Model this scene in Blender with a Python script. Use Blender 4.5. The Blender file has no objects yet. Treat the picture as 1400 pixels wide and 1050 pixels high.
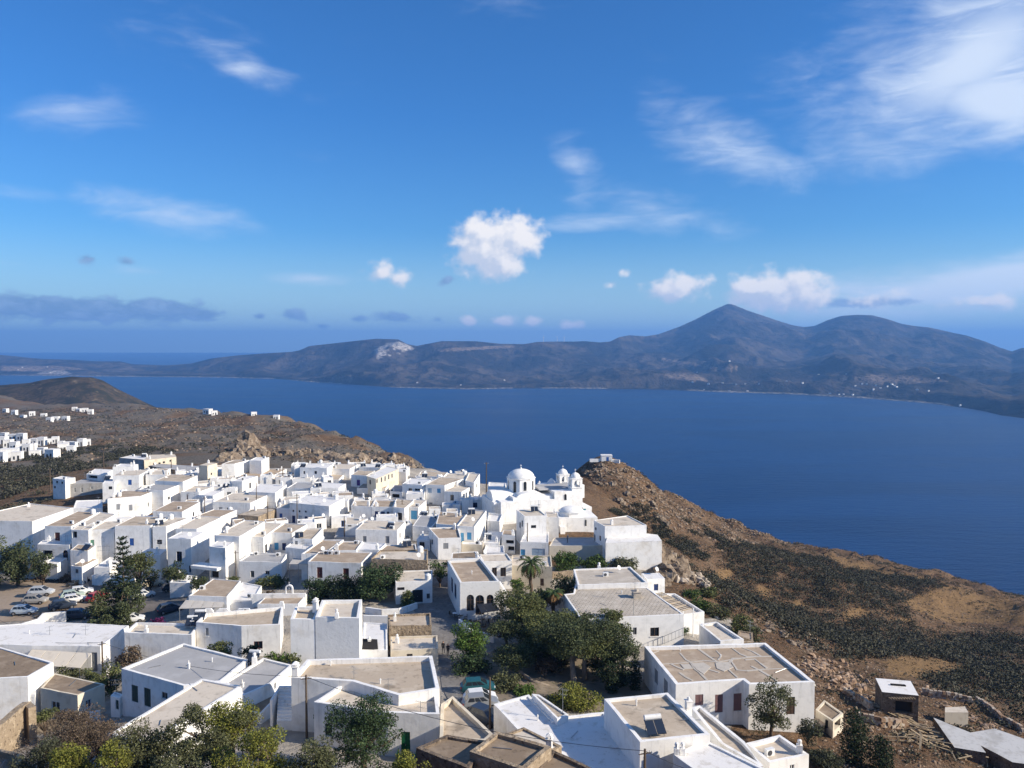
import bpy, bmesh, math, random
import numpy as np
from mathutils import Vector, Matrix
from mathutils.geometry import tessellate_polygon

R = math.radians
rng = np.random.default_rng(7)
random.seed(7)
scene = bpy.context.scene
col = scene.collection

# ---------------------------------------------------------------- camera, sky, sun, exposure
F = 1060.0            # focal length in pixels of the 1400 x 1050 picture
EYE = 280.0           # eye height above the sea
PITCH = R(2.85)
cam = bpy.data.cameras.new('camera')
cam.sensor_width = 36.0
cam.lens = 36.0 * F / 1400.0
cam.clip_start = 0.5
cam.clip_end = 120000.0
cam_ob = bpy.data.objects.new('camera', cam)
col.objects.link(cam_ob)
cam_ob.location = (0, 0, EYE)
cam_ob.rotation_euler = (math.pi / 2 - PITCH, 0, 0)
scene.camera = cam_ob

SUN_EL = R(27.0)
SUN_AZ = R(104.0)      # clockwise from +Y (view direction): from the right and a little behind
sun = bpy.data.lights.new('sun', 'SUN')
sun.energy = 4.45
sun.angle = R(0.53)
sun.color = (1.0, 0.89, 0.73)
sun_ob = bpy.data.objects.new('sun', sun)
col.objects.link(sun_ob)
sd = Vector((math.sin(SUN_AZ) * math.cos(SUN_EL), math.cos(SUN_AZ) * math.cos(SUN_EL), math.sin(SUN_EL)))
sun_ob.rotation_euler = sd.to_track_quat('Z', 'Y').to_euler()
sun_ob.location = (60, 60, 400)

vs = scene.view_settings
vs.view_transform = 'Standard'
vs.look = 'None'
vs.gamma = 1.0
vs.exposure = 0.78
vs.use_curve_mapping = False
scene.cycles.max_bounces = 8
scene.cycles.diffuse_bounces = 5
scene.cycles.glossy_bounces = 2
scene.cycles.transmission_bounces = 2
scene.cycles.volume_bounces = 0
scene.cycles.caustics_reflective = False
scene.cycles.caustics_refractive = False
scene.cycles.use_denoising = True
scene.cycles.denoiser = 'OPENIMAGEDENOISE'
scene.cycles.sample_clamp_indirect = 4.0


def ray(u, v):
    """direction of picture pixel (u, v) in world space"""
    x = (u - 700.0) / F
    up = -(v - 525.0) / F
    return np.array((x, math.cos(PITCH) + math.sin(PITCH) * up, -math.sin(PITCH) + math.cos(PITCH) * up))


def at_z(u, v, z):
    d = ray(u, v)
    t = (z - EYE) / d[2]
    return Vector((d[0] * t, d[1] * t, z))


def at_d(u, v, D):
    d = ray(u, v)
    t = D / d[1]
    return Vector((d[0] * t, D, EYE + d[2] * t))


def project(p):
    x, y, z = p[0], p[1], p[2] - EYE
    dep = y * math.cos(PITCH) - z * math.sin(PITCH)
    up = y * math.sin(PITCH) + z * math.cos(PITCH)
    return 700 + F * x / dep, 525 - F * up / dep


# ---------------------------------------------------------------- node helpers
class NT:
    def __init__(self, tree):
        self.t = tree
        self.n = tree.nodes
        self.l = tree.links

    def node(self, typ, **kw):
        nd = self.n.new(typ)
        for k, v in kw.items():
            setattr(nd, k, v)
        return nd

    def put(self, sock, val):
        if val is None:
            return
        if isinstance(val, bpy.types.NodeSocket):
            self.l.new(val, sock)
        else:
            if hasattr(sock.default_value, '__len__') and not hasattr(val, '__len__'):
                val = (val,) * len(sock.default_value)
            elif hasattr(sock.default_value, '__len__') and len(val) == 3 and len(sock.default_value) == 4:
                val = (*val, 1.0)
            sock.default_value = val

    def math(self, op, a, b=None, c=None, clamp=False):
        nd = self.node('ShaderNodeMath', operation=op, use_clamp=clamp)
        self.put(nd.inputs[0], a)
        self.put(nd.inputs[1], b)
        self.put(nd.inputs[2], c)
        return nd.outputs[0]

    def vmath(self, op, a, b=None, scale=None):
        nd = self.node('ShaderNodeVectorMath', operation=op)
        self.put(nd.inputs[0], a)
        self.put(nd.inputs[1], b)
        if scale is not None:
            self.put(nd.inputs['Scale'], scale)
        return nd.outputs['Value'] if op in ('LENGTH', 'DOT_PRODUCT') else nd.outputs[0]

    def mix(self, fac, a, b, mode='MIX'):
        nd = self.node('ShaderNodeMix', data_type='RGBA', blend_type=mode)
        self.put(nd.inputs[0], fac)
        self.put(nd.inputs[6], a)
        self.put(nd.inputs[7], b)
        return nd.outputs[2]

    def noise(self, vec, scale, detail=4.0, rough=0.55, dist=0.0, dim='3D'):
        nd = self.node('ShaderNodeTexNoise', noise_dimensions=dim)
        self.put(nd.inputs['Vector'], vec)
        nd.inputs['Scale'].default_value = scale
        nd.inputs['Detail'].default_value = detail
        nd.inputs['Roughness'].default_value = rough
        nd.inputs['Distortion'].default_value = dist
        return nd.outputs[0]

    def ramp(self, x, a, b, lo=0.0, hi=1.0, smooth=True):
        nd = self.node('ShaderNodeMapRange', interpolation_type='SMOOTHSTEP' if smooth else 'LINEAR')
        self.put(nd.inputs[0], x)
        nd.inputs[1].default_value = a
        nd.inputs[2].default_value = b
        nd.inputs[3].default_value = lo
        nd.inputs[4].default_value = hi
        return nd.outputs[0]

    def mapping(self, vec, loc=(0, 0, 0), rot=(0, 0, 0), scale=(1, 1, 1), typ='POINT'):
        nd = self.node('ShaderNodeMapping', vector_type=typ)
        self.put(nd.inputs[0], vec)
        nd.inputs[1].default_value = loc
        nd.inputs[2].default_value = rot
        nd.inputs[3].default_value = scale
        return nd.outputs[0]

    def combine(self, x, y, z):
        nd = self.node('ShaderNodeCombineXYZ')
        self.put(nd.inputs[0], x)
        self.put(nd.inputs[1], y)
        self.put(nd.inputs[2], z)
        return nd.outputs[0]

    def sep(self, v):
        nd = self.node('ShaderNodeSeparateXYZ')
        self.put(nd.inputs[0], v)
        return nd.outputs


# ---------------------------------------------------------------- world: daylight sky with thin and heaped clouds
world = bpy.data.worlds.new('World')
scene.world = world
world.use_nodes = True
W = NT(world.node_tree)
for nd in list(W.n):
    W.n.remove(nd)
sky = W.node('ShaderNodeTexSky', sky_type='NISHITA')
sky.sun_disc = False
sky.sun_elevation = SUN_EL
sky.sun_rotation = SUN_AZ
sky.altitude = 200.0
sky.air_density = 1.0
sky.dust_density = 0.35
sky.ozone_density = 3.0
SKY_STRENGTH = 0.092
gv = W.node('ShaderNodeTexCoord').outputs['Generated']
dx, dy, dz = W.sep(gv)
az = W.math('ARCTAN2', dx, dy)
el = W.math('ARCSINE', dz)
ae = W.combine(az, el, 0.0)


def azel(u, v):
    d = ray(u, v)
    d = d / np.linalg.norm(d)
    return math.atan2(d[0], d[1]), math.asin(d[2])


def cloud_mask(items, vec):
    """union of soft ellipses (1 at the heart, 0 at the rim) at given sky directions"""
    out = None
    for (u, v, ru, rv, rot, amp) in items:
        a, e = azel(u, v)
        m = W.mapping(vec, (a, e, 0), (0, 0, R(-rot)), (ru / F, rv / F, 1), 'TEXTURE')
        d = W.vmath('LENGTH', m)
        f = W.math('MULTIPLY', W.math('SUBTRACT', 1.0, d, clamp=True), amp)
        out = f if out is None else W.math('MAXIMUM', out, f)
    return out


CIRRUS = [(1325, 85, 260, 120, -25, 1.0), (1385, 140, 210, 75, 18, 1.15), (1190, 70, 210, 95, -12, .45),
          (985, 195, 150, 60, 30, .62), (1030, 225, 150, 40, 14, .6), (790, 235, 110, 50, 62, .44), (930, 180, 130, 60, 60, .42),
          (890, 285, 180, 42, 14, .62), (830, 300, 150, 20, -4, .6), (335, 92, 110, 34, 16, .62), (290, 60, 240, 80, 12, .25),
          (100, 150, 110, 44, -6, .46), (228, 292, 150, 40, 6, .66), (430, 381, 95, 14, 0, .8), (20, 264, 110, 22, 2, .3),
          (415, 213, 60, 14, 0, .26), (180, 370, 60, 12, 0, .4), (20, 360, 50, 8, 0, .4), (680, 8, 160, 40, 0, .2),
          (1310, 396, 330, 50, -4, 1.1), (1380, 380, 240, 42, -6, 1.25), (1230, 404, 190, 34, 0, .85)]
CUMULUS = [(668, 338, 74, 62, 0, 1.25), (706, 325, 56, 50, 0, 1.1), (690, 360, 56, 34, 0, 1.0), (525, 373, 50, 27, 0, .60), (545, 378, 30, 22, 0, .62),
           (1060, 396, 86, 40, 0, 1.15), (1030, 398, 60, 36, 0, 1.1), (1100, 400, 60, 36, 0, 1.0), (925, 393, 66, 30, 0, .98),
           (1200, 408, 110, 20, 0, .52), (1345, 414, 80, 18, 0, .66),
           (640, 438, 20, 12, 0, .85), (692, 439, 28, 14, 0, .95), (732, 440, 24, 13, 0, .95), (782, 444, 28, 11, 0, .9), (850, 372, 16, 10, 0, .6), (836, 390, 18, 12, 0, .65)]
DARKCL = [(110, 424, 200, 26, 0, 1.0), (30, 420, 120, 26, 0, 1.0), (210, 425, 120, 26, 0, 1.0), (270, 430, 60, 16, 0, .9),
          (402, 431, 40, 16, 6, .75), (355, 433, 16, 10, 0, .7), (440, 446, 22, 9, 0, .7), (540, 434, 60, 16, 4, .75), (490, 436, 26, 12, 0, .7), (610, 384, 24, 12, -20, .7), (600, 438, 26, 10, 0, .6),
          (120, 354, 24, 14, 10, .6), (172, 358, 24, 12, 10, .6), (1180, 414, 110, 13, 0, .72), (1040, 415, 80, 9, 0, .6)]
# wispy cirrus
cv = W.mapping(ae, (0, 0, 0), (0, 0, R(-12)), (5.0, 14.0, 1.0))
n1 = W.noise(cv, 1.6, 7.0, 0.54, 1.0)
n2 = W.noise(W.mapping(ae, (3.1, 1.7, 0), (0, 0, R(9)), (22.0, 60.0, 1.0)), 1.0, 5.0, 0.6, 0.6)
wisp = W.math('ADD', W.math('MULTIPLY', n1, 0.75), W.math('MULTIPLY', n2, 0.25))
cm = cloud_mask(CIRRUS, ae)
upper = W.ramp(el, 0.30, 0.9, 0.03, 0.34)  # overhead cirrus, mostly out of view, thickened to whiten the skylight in shade
cm = W.math('MAXIMUM', cm, W.math('MULTIPLY', upper, 1.0))
ca = W.ramp(W.math('ADD', cm, W.math('MULTIPLY', W.math('SUBTRACT', wisp, 0.5), 1.15)), 0.10, 0.95)
ca = W.math('MULTIPLY', ca, W.ramp(cm, 0.0, 0.22))
feath = W.ramp(W.noise(W.mapping(ae, (1.3, 4.7, 0), (0, 0, R(-16)), (9.0, 46.0, 1.0)), 1.0, 6.0, 0.6, 0.8), 0.30, 0.66, 0.42, 1.0)
feath = W.math('MAXIMUM', feath, W.ramp(cm, 0.35, 0.95))
ca = W.math('MULTIPLY', W.math('MULTIPLY', ca, feath), 0.86)


def heap(vec):
    nn = W.noise(W.mapping(vec, (0.7, 2.2, 0), (0, 0, 0), (44.0, 50.0, 1.0)), 1.0, 5.0, 0.50, 0.1)
    base = cloud_mask(CUMULUS, vec)
    return W.math('ADD', base, W.math('MULTIPLY', W.math('SUBTRACT', nn, 0.5), 1.2)), base


hp, hbase = heap(ae)
hs, _ = heap(W.vmath('ADD', ae, (0.012, 0.010, 0.0)))       # the same heaps a little towards the sun: their lit side
cua = W.math('MULTIPLY', W.math('MULTIPLY', W.ramp(hp, 0.20, 0.72), W.ramp(hbase, 0.0, 0.16)), 0.97)
lit = W.math('ADD', 0.62, W.math('MULTIPLY', W.math('SUBTRACT', hp, hs), 1.5), clamp=False)
lit = W.math('MINIMUM', W.math('MAXIMUM', lit, 0.40), 1.0)
cu_col = W.mix(lit, (0.26, 0.33, 0.45), (0.66, 0.63, 0.60))
nd_ = W.noise(W.mapping(ae, (5.7, 0.2, 0), (0, 0, 0), (38.0, 70.0, 1.0)), 1.0, 6.0, 0.6, 0.4)
dmask = cloud_mask(DARKCL, ae)
da = W.ramp(W.math('ADD', dmask, W.math('MULTIPLY', W.math('SUBTRACT', nd_, 0.5), 1.1)), 0.28, 0.62)
da = W.math('MULTIPLY', W.math('MULTIPLY', da, W.ramp(dmask, 0.0, 0.16)), 0.85)
dk_col = W.mix(W.ramp(nd_, 0.4, 0.7), (0.115, 0.19, 0.32), (0.20, 0.29, 0.44))
air_tint = W.mix(W.ramp(el, 0.0, 0.28, smooth=False), (SKY_STRENGTH * 0.42, SKY_STRENGTH * 0.72, SKY_STRENGTH * 0.92), (SKY_STRENGTH * 0.24, SKY_STRENGTH * 0.60, SKY_STRENGTH * 0.98))
skyc = W.mix(1.0, sky.outputs[0], air_tint, 'MULTIPLY')
veil = W.ramp(el, 0.01, 0.15, 0.46, 0.0)
skyc = W.mix(veil, skyc, (0.47, 0.56, 0.55))       # pale air low over the horizon, all round
c1 = W.mix(ca, skyc, (0.47, 0.53, 0.62))
c2 = W.mix(da, c1, dk_col)
c3 = W.mix(cua, c2, cu_col)
bg = W.node('ShaderNodeBackground')
W.l.new(c3, bg.inputs[0])
bg.inputs[1].default_value = 1.0
wo = W.node('ShaderNodeOutputWorld')
W.l.new(bg.outputs[0], wo.inputs[0])
world.cycles.sampling_method = 'MANUAL'
world.cycles.sample_map_resolution = 512


# ---------------------------------------------------------------- mesh helpers
def tag(o, label=None, cat=None, group=None, kind=None):
    if label:
        o['label'] = label
    if cat:
        o['category'] = cat
    if group:
        o['group'] = group
    if kind:
        o['kind'] = kind
    return o


def root_loc(o):
    v = Vector((0, 0, 0))
    while o is not None:
        v += o.location
        o = o.parent
    return v


def empty(name, loc, label=None, cat=None, group=None):
    kind = 'thing' if label else None
    o = bpy.data.objects.new(name, None)
    o.empty_display_size = 0.3
    col.objects.link(o)
    o.location = loc
    return tag(o, label, cat, group, kind)


def link_mesh(name, me, mats, parent=None, loc=None):
    for m in (mats if isinstance(mats, (list, tuple)) else [mats]):
        me.materials.append(m)
    o = bpy.data.objects.new(name, me)
    col.objects.link(o)
    if parent is not None:
        o.parent = parent
    if loc is not None:
        o.location = loc
    return o


class MB:
    """collects faces in world coordinates; build() links them as ONE mesh object"""
    def __init__(self):
        self.v = []
        self.f = []
        self.m = []

    def face(self, pts, mi=0):
        b = len(self.v)
        self.v.extend([tuple(p) for p in pts])
        self.f.append(tuple(range(b, b + len(pts))))
        self.m.append(mi)

    def box(self, c, s, rz=0.0, mi=0, taper=1.0):
        cx, cy, cz = c
        hx, hy, hz = s[0] / 2, s[1] / 2, s[2] / 2
        ca, sa = math.cos(rz), math.sin(rz)
        P = []
        for zz, k in ((-hz, 1.0), (hz, taper)):
            for x, y in ((-hx, -hy), (hx, -hy), (hx, hy), (-hx, hy)):
                P.append((cx + (x * ca - y * sa) * k, cy + (x * sa + y * ca) * k, cz + zz))
        b = len(self.v)
        self.v.extend(P)
        for q in ((3, 2, 1, 0), (4, 5, 6, 7), (0, 1, 5, 4), (1, 2, 6, 5), (2, 3, 7, 6), (3, 0, 4, 7)):
            self.f.append(tuple(b + i for i in q))
            self.m.append(mi)

    def tube(self, p0, p1, r0, r1=None, n=6, mi=0, caps=True):
        r1 = r0 if r1 is None else r1
        p0, p1 = Vector(p0), Vector(p1)
        d = p1 - p0
        if d.length < 1e-6:
            return
        d.normalize()
        a = d.orthogonal().normalized()
        b = d.cross(a)
        k = len(self.v)
        for p, r in ((p0, r0), (p1, r1)):
            for i in range(n):
                t = 2 * math.pi * i / n
                self.v.append(tuple(p + a * (r * math.cos(t)) + b * (r * math.sin(t))))
        for i in range(n):
            j = (i + 1) % n
            self.f.append((k + i, k + j, k + n + j, k + n + i))
            self.m.append(mi)
        if caps:
            self.f.append(tuple(k + i for i in reversed(range(n))))
            self.f.append(tuple(k + n + i for i in range(n)))
            self.m += [mi, mi]

    def path(self, pts, rad, n=6, mi=0):
        """one continuous tube along points with radii"""
        k0 = len(self.v)
        pts = [Vector(p) for p in pts]
        ref = None
        for i, p in enumerate(pts):
            d = (pts[min(i + 1, len(pts) - 1)] - pts[max(i - 1, 0)]).normalized()
            a = d.orthogonal().normalized() if ref is None else (ref - d * ref.dot(d)).normalized()
            ref = a
            b = d.cross(a)
            for q in range(n):
                t = 2 * math.pi * q / n
                self.v.append(tuple(p + a * (rad[i] * math.cos(t)) + b * (rad[i] * math.sin(t))))
        for i in range(len(pts) - 1):
            for q in range(n):
                j = (q + 1) % n
                self.f.append((k0 + i * n + q, k0 + i * n + j, k0 + (i + 1) * n + j, k0 + (i + 1) * n + q))
                self.m.append(mi)
        self.f.append(tuple(k0 + q for q in reversed(range(n))))
        self.f.append(tuple(k0 + (len(pts) - 1) * n + q for q in range(n)))
        self.m += [mi, mi]

    def prism(self, pts, z0, z1, mi=0):
        """vertical prism over a counter-clockwise outline; z1 may be a list"""
        n = len(pts)
        z1 = z1 if hasattr(z1, '__len__') else [z1] * n
        b = len(self.v)
        self.v += [(p[0], p[1], z0) for p in pts] + [(p[0], p[1], z1[i]) for i, p in enumerate(pts)]
        for i in range(n):
            j = (i + 1) % n
            self.f.append((b + i, b + j, b + n + j, b + n + i))
            self.m.append(mi)
        self.f.append(tuple(b + i for i in reversed(range(n))))
        self.f.append(tuple(b + n + i for i in range(n)))
        self.m += [mi, mi]

    def lathe(self, c, prof, n=16, mi=0, rz=0.0):
        """prof: list of (radius, z) from bottom to top"""
        b = len(self.v)
        for r, z in prof:
            for i in range(n):
                t = rz + 2 * math.pi * i / n
                self.v.append((c[0] + r * math.cos(t), c[1] + r * math.sin(t), c[2] + z))
        for k in range(len(prof) - 1):
            for i in range(n):
                j = (i + 1) % n
                self.f.append((b + k * n + i, b + k * n + j, b + (k + 1) * n + j, b + (k + 1) * n + i))
                self.m.append(mi)
        self.f.append(tuple(b + i for i in reversed(range(n))))
        self.f.append(tuple(b + (len(prof) - 1) * n + i for i in range(n)))
        self.m += [mi, mi]

    def mesh(self, name, off=(0, 0, 0), smooth=False):
        me = bpy.data.meshes.new(name)
        ox, oy, oz = off
        me.from_pydata([(x - ox, y - oy, z - oz) for x, y, z in self.v], [], self.f)
        if any(self.m):
            me.polygons.foreach_set('material_index', self.m)
        if smooth:
            me.polygons.foreach_set('use_smooth', [True] * len(me.polygons))
        me.update()
        return me

    def build(self, name, mats, parent=None, smooth=False):
        off = root_loc(parent) if parent is not None else Vector((0, 0, 0))
        return link_mesh(name, self.mesh(name, off, smooth), mats, parent)


def np_mesh(name, verts, faces, mats, parent=None, smooth=False, loc=None):
    """verts (n,3) and faces (m,k) numpy arrays; verts are relative to the parent's origin"""
    me = bpy.data.meshes.new(name)
    n, (m, k) = len(verts), faces.shape
    me.vertices.add(n)
    me.vertices.foreach_set('co', np.ascontiguousarray(verts, dtype=np.float32).ravel())
    me.loops.add(m * k)
    me.loops.foreach_set('vertex_index', np.ascontiguousarray(faces, dtype=np.int32).ravel())
    me.polygons.add(m)
    me.polygons.foreach_set('loop_start', np.arange(0, m * k, k, dtype=np.int32))
    me.polygons.foreach_set('use_smooth', np.full(m, smooth))
    me.update(calc_edges=True)
    return link_mesh(name, me, mats, parent, loc)


def lattice(ix, iy, seed):
    h = (ix * 374761393 + iy * 668265263 + seed * 1442695041) & 0xFFFFFFFF
    h = ((h ^ (h >> 13)) * 1274126177) & 0xFFFFFFFF
    return ((h ^ (h >> 16)) & 0xFFFF) / 65535.0


def vnoise(x, y, seed=0):
    x, y = np.asarray(x, float), np.asarray(y, float)
    ix, iy = np.floor(x).astype(np.int64), np.floor(y).astype(np.int64)
    fx, fy = x - ix, y - iy
    fx, fy = fx * fx * (3 - 2 * fx), fy * fy * (3 - 2 * fy)
    a, b = lattice(ix, iy, seed), lattice(ix + 1, iy, seed)
    c, d = lattice(ix, iy + 1, seed), lattice(ix + 1, iy + 1, seed)
    return (a * (1 - fx) + b * fx) * (1 - fy) + (c * (1 - fx) + d * fx) * fy


def fbm(x, y, oct=4, seed=0, ridge=False):
    s, amp, tot = 0.0, 1.0, 0.0
    for k in range(oct):
        n = vnoise(np.asarray(x) * 2 ** k, np.asarray(y) * 2 ** k, seed + k * 17)
        if ridge:
            n = 1 - np.abs(2 * n - 1)
        s = s + n * amp
        tot += amp
        amp *= 0.5
    return s / tot


def in_poly(u, v, poly):
    u, v = np.asarray(u, float), np.asarray(v, float)
    ins = np.zeros(u.shape, bool)
    n = len(poly)
    for i in range(n):
        x0, y0 = poly[i]
        x1, y1 = poly[(i + 1) % n]
        c = ((y0 > v) != (y1 > v)) & (u < (x1 - x0) * (v - y0) / (y1 - y0 + 1e-12) + x0)
        ins ^= c
    return ins


# ---------------------------------------------------------------- materials
def material(name, colour=(0.5, 0.5, 0.5), rough=0.9, spec=0.2, bump=None, layers=(), metal=0.0, rnd=0.0, trans=0.0, attr=None):
    """Principled material on world position. layers: (colour, scale, lo, hi, detail[, stretch]) noise patches."""
    m = bpy.data.materials.new(name)
    m.use_nodes = True
    T = NT(m.node_tree)
    b = T.n['Principled BSDF']
    pos = T.node('ShaderNodeNewGeometry').outputs['Position']
    c = T.node('ShaderNodeRGB').outputs[0]
    c.default_value = (*colour, 1)
    if attr:
        at = T.node('ShaderNodeAttribute', attribute_name=attr)
        c = at.outputs['Color']
    for ly in layers:
        lc, sc, lo, hi, det = ly[:5]
        vec = T.mapping(pos, scale=ly[5]) if len(ly) > 5 else pos
        f = T.ramp(T.noise(vec, sc, det, 0.6), lo, hi)
        if len(ly) > 6:
            f = T.math('MULTIPLY', f, ly[6])
        if isinstance(lc, (int, float)):
            c = T.mix(f, c, T.mix(1.0, c, (lc, lc, lc), 'MULTIPLY'))
        else:
            c = T.mix(f, c, lc)
    if rnd:
        isl = T.node('ShaderNodeNewGeometry').outputs['Random Per Island']
        hs = T.node('ShaderNodeHueSaturation')
        T.put(hs.inputs['Value'], T.ramp(isl, 0, 1, 1 - rnd, 1 + rnd, False))
        T.put(hs.inputs['Hue'], T.ramp(T.math('FRACT', T.math('MULTIPLY', isl, 7.31)), 0, 1, 0.485, 0.515, False))
        T.put(hs.inputs['Color'], c)
        c = hs.outputs[0]
    T.put(b.inputs['Base Color'], c)
    b.inputs['Roughness'].default_value = rough
    b.inputs['Specular IOR Level'].default_value = spec
    b.inputs['Metallic'].default_value = metal
    if bump:
        bn = T.node('ShaderNodeBump')
        bn.inputs['Strength'].default_value = bump[1]
        bn.inputs['Distance'].default_value = bump[2] if len(bump) > 2 else 0.05
        T.put(bn.inputs['Height'], T.noise(pos, bump[0], 4.0, 0.6))
        T.l.new(bn.outputs[0], b.inputs['Normal'])
    if trans:
        tr = T.node('ShaderNodeBsdfTranslucent')
        T.put(tr.inputs[0], c)
        ms = T.node('ShaderNodeMixShader')
        ms.inputs[0].default_value = trans
        T.l.new(b.outputs[0], ms.inputs[1])
        T.l.new(tr.outputs[0], ms.inputs[2])
        T.l.new(ms.outputs[0], T.n['Material Output'].inputs[0])
    return m


M = {}

# ================================================================ SETTING: sea, far land, terrain, air
# sea
sm = bpy.data.materials.new('sea_water')
sm.use_nodes = True
T = NT(sm.node_tree)
b = T.n['Principled BSDF']
pos = T.node('ShaderNodeNewGeometry').outputs['Position']
big = T.noise(T.mapping(pos, rot=(0, 0, R(20)), scale=(0.0011, 0.0030, 0.001)), 1.0, 4.0, 0.55, 0.4)
T.put(b.inputs['Base Color'], T.mix(T.ramp(big, 0.40, 0.62), (0.002, 0.020, 0.075), (0.006, 0.036, 0.115)))
T.put(b.inputs['Roughness'], T.ramp(big, 0.3, 0.7, 0.34, 0.42))
b.inputs['IOR'].default_value = 1.33
b.inputs['Specular IOR Level'].default_value = 0.42
w1 = T.noise(T.mapping(pos, rot=(0, 0, R(-24)), scale=(0.10, 0.26, 0.1)), 1.0, 3.0, 0.6)
w2 = T.noise(T.mapping(pos, rot=(0, 0, R(12)), scale=(0.02, 0.07, 0.02)), 1.0, 3.0, 0.6)
bn = T.node('ShaderNodeBump')
bn.inputs['Strength'].default_value = 0.55
bn.inputs['Distance'].default_value = 2.2
T.put(bn.inputs['Height'], T.math('ADD', w1, T.math('MULTIPLY', w2, 1.6)))
T.l.new(bn.outputs[0], b.inputs['Normal'])
me = bpy.data.meshes.new('sea')
S = 30000.0
me.from_pydata([(-S, -6000, 0), (S, -6000, 0), (S, S, 0), (-S, S, 0)], [], [(0, 1, 2, 3)])
sea = link_mesh('sea', me, sm)
tag(sea, 'deep blue bay water reaching to the horizon', 'sea', kind='structure')


def interp(u, pts):
    return np.interp(u, [p[0] for p in pts], [p[1] for p in pts])


# far land across the bay -------------------------------------------------------------
SIL = [(-500, 470), (-300, 476), (-120, 480), (0, 485), (20, 487), (55, 490.5), (100, 492), (130, 494), (165, 494), (182, 498), (230, 499.5), (262, 497), (290, 490), (330, 485.5), (365, 483), (400, 481),
       (410, 479), (424, 473), (470, 468), (492, 465.5), (515, 463.2), (545, 464), (556, 470), (570, 473), (582, 470.5), (604, 466.5), (650, 466.5), (684, 470), (716, 470.5), (735, 467.5), (758, 467), (785, 467), (800, 466.5),
       (820, 468.2), (834, 467), (846, 461), (860, 458.5), (882, 460), (900, 457), (928, 447), (950, 437), (975, 424), (990, 417.5), (995, 416), (1003, 418), (1020, 425), (1040, 431.5), (1062, 439), (1082, 445), (1098, 447.5),
       (1112, 446), (1130, 438), (1148, 432.5), (1168, 431), (1190, 431.5), (1212, 437), (1230, 443), (1248, 446), (1268, 448), (1280, 450.5), (1300, 455), (1320, 459), (1345, 467), (1365, 475), (1382, 480.5), (1394, 476), (1402, 475), (1440, 480), (1560, 470), (1800, 460), (2100, 470)]
COAST = [(-500, 515), (0, 513), (130, 514.5), (300, 516), (375, 518), (420, 522), (500, 527), (540, 530), (640, 532.3), (700, 531), (760, 531), (900, 532.3), (980, 536), (1080, 539), (1180, 544.5), (1270, 551.5),
         (1320, 558), (1345, 562), (1370, 568), (1400, 572), (1500, 585), (1800, 620), (2100, 640)]
RDG = [(-500, 9500), (180, 8700), (262, 8600), (300, 8000), (560, 7600), (830, 7900), (900, 9000), (995, 9400), (1100, 9200), (1170, 8800), (1400, 7600), (2100, 6000)]
NA, NR = 760, 96
us = np.linspace(-480, 1900, NA)
sil, coast, rdg = interp(us, SIL), interp(us, COAST), interp(us, RDG)
up_r = -(sil - 525.0) / F
zr = EYE + rdg * (-math.sin(PITCH) + math.cos(PITCH) * up_r) / (math.cos(PITCH) + math.sin(PITCH) * up_r)
up_c = -(coast - 525.0) / F
dc = -EYE / ((-math.sin(PITCH) + math.cos(PITCH) * up_c) / (math.cos(PITCH) + math.sin(PITCH) * up_c))
ts = np.concatenate([np.linspace(-0.02, 1.0, NR - 16), np.linspace(1.03, 1.7, 16)])
TT, UU = np.meshgrid(ts, us, indexing='ij')
DCg, RDg, ZRg = np.broadcast_to(dc, TT.shape), np.broadcast_to(rdg, TT.shape), np.broadcast_to(zr, TT.shape)
DD = DCg + TT * (RDg - DCg)
# x of a pixel column at forward distance D on the ground: use the ray of the horizon row
XX = (UU - 700.0) / F * DD * 1.0012
tc = np.clip(TT, 0, 1)
nz = fbm(XX / 1500, DD / 1500, 5, 3)
rz_ = fbm(XX / 900 + 5, DD / 1300, 5, 11, ridge=True)
prof = 0.10 * np.clip(tc / 0.04, 0, 1) * np.clip(1.2 - tc, 0, 1) + tc ** 1.55 * 0.9 + 0.1 * tc
rz2 = fbm(XX / 420 + 2, DD / 700, 4, 91, ridge=True)
hill = (nz - 0.5) * 0.7 + (rz_ - 0.62) * 1.05 + (rz2 - 0.62) * 0.45
relief = np.clip(tc / 0.08, 0, 1) * np.clip((1 - tc) / 0.16, 0, 1)
Zf = prof * np.maximum(ZRg, 60) + hill * relief * (90 + 0.30 * np.maximum(ZRg, 60))
Zf = np.where(TT > 0.97, np.minimum(Zf, ZRg) * 0 + ZRg * 1.0, Zf)
Zf = np.where(TT < 0.97, np.minimum(Zf, EYE + (ZRg - EYE) * (DD / RDg) - 6 * np.clip((0.97 - TT) * 8, 0, 1)), Zf)
Zf = np.where(TT > 1.0, ZRg * np.clip(1 - (TT - 1) / 0.6, -0.2, 1), Zf)
Zf = np.where(TT <= 0.0, -8, np.maximum(Zf, 2.0 + 14 * np.clip(tc / 0.03, 0, 1)))
Zf = np.maximum(Zf, -25.0)
edge = (TT > 0) & (TT < 0.03)
Zf = np.where(edge, 3 + 10 * vnoise(UU / 9, UU * 0, 5) * tc / 0.03, Zf)
nr, na = TT.shape
V = np.stack([XX, DD, Zf], -1).reshape(-1, 3)
i0 = (np.arange(nr - 1)[:, None] * na + np.arange(na - 1)[None]).ravel()
Fq = np.stack([i0, i0 + 1, i0 + na + 1, i0 + na], 1)

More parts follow.
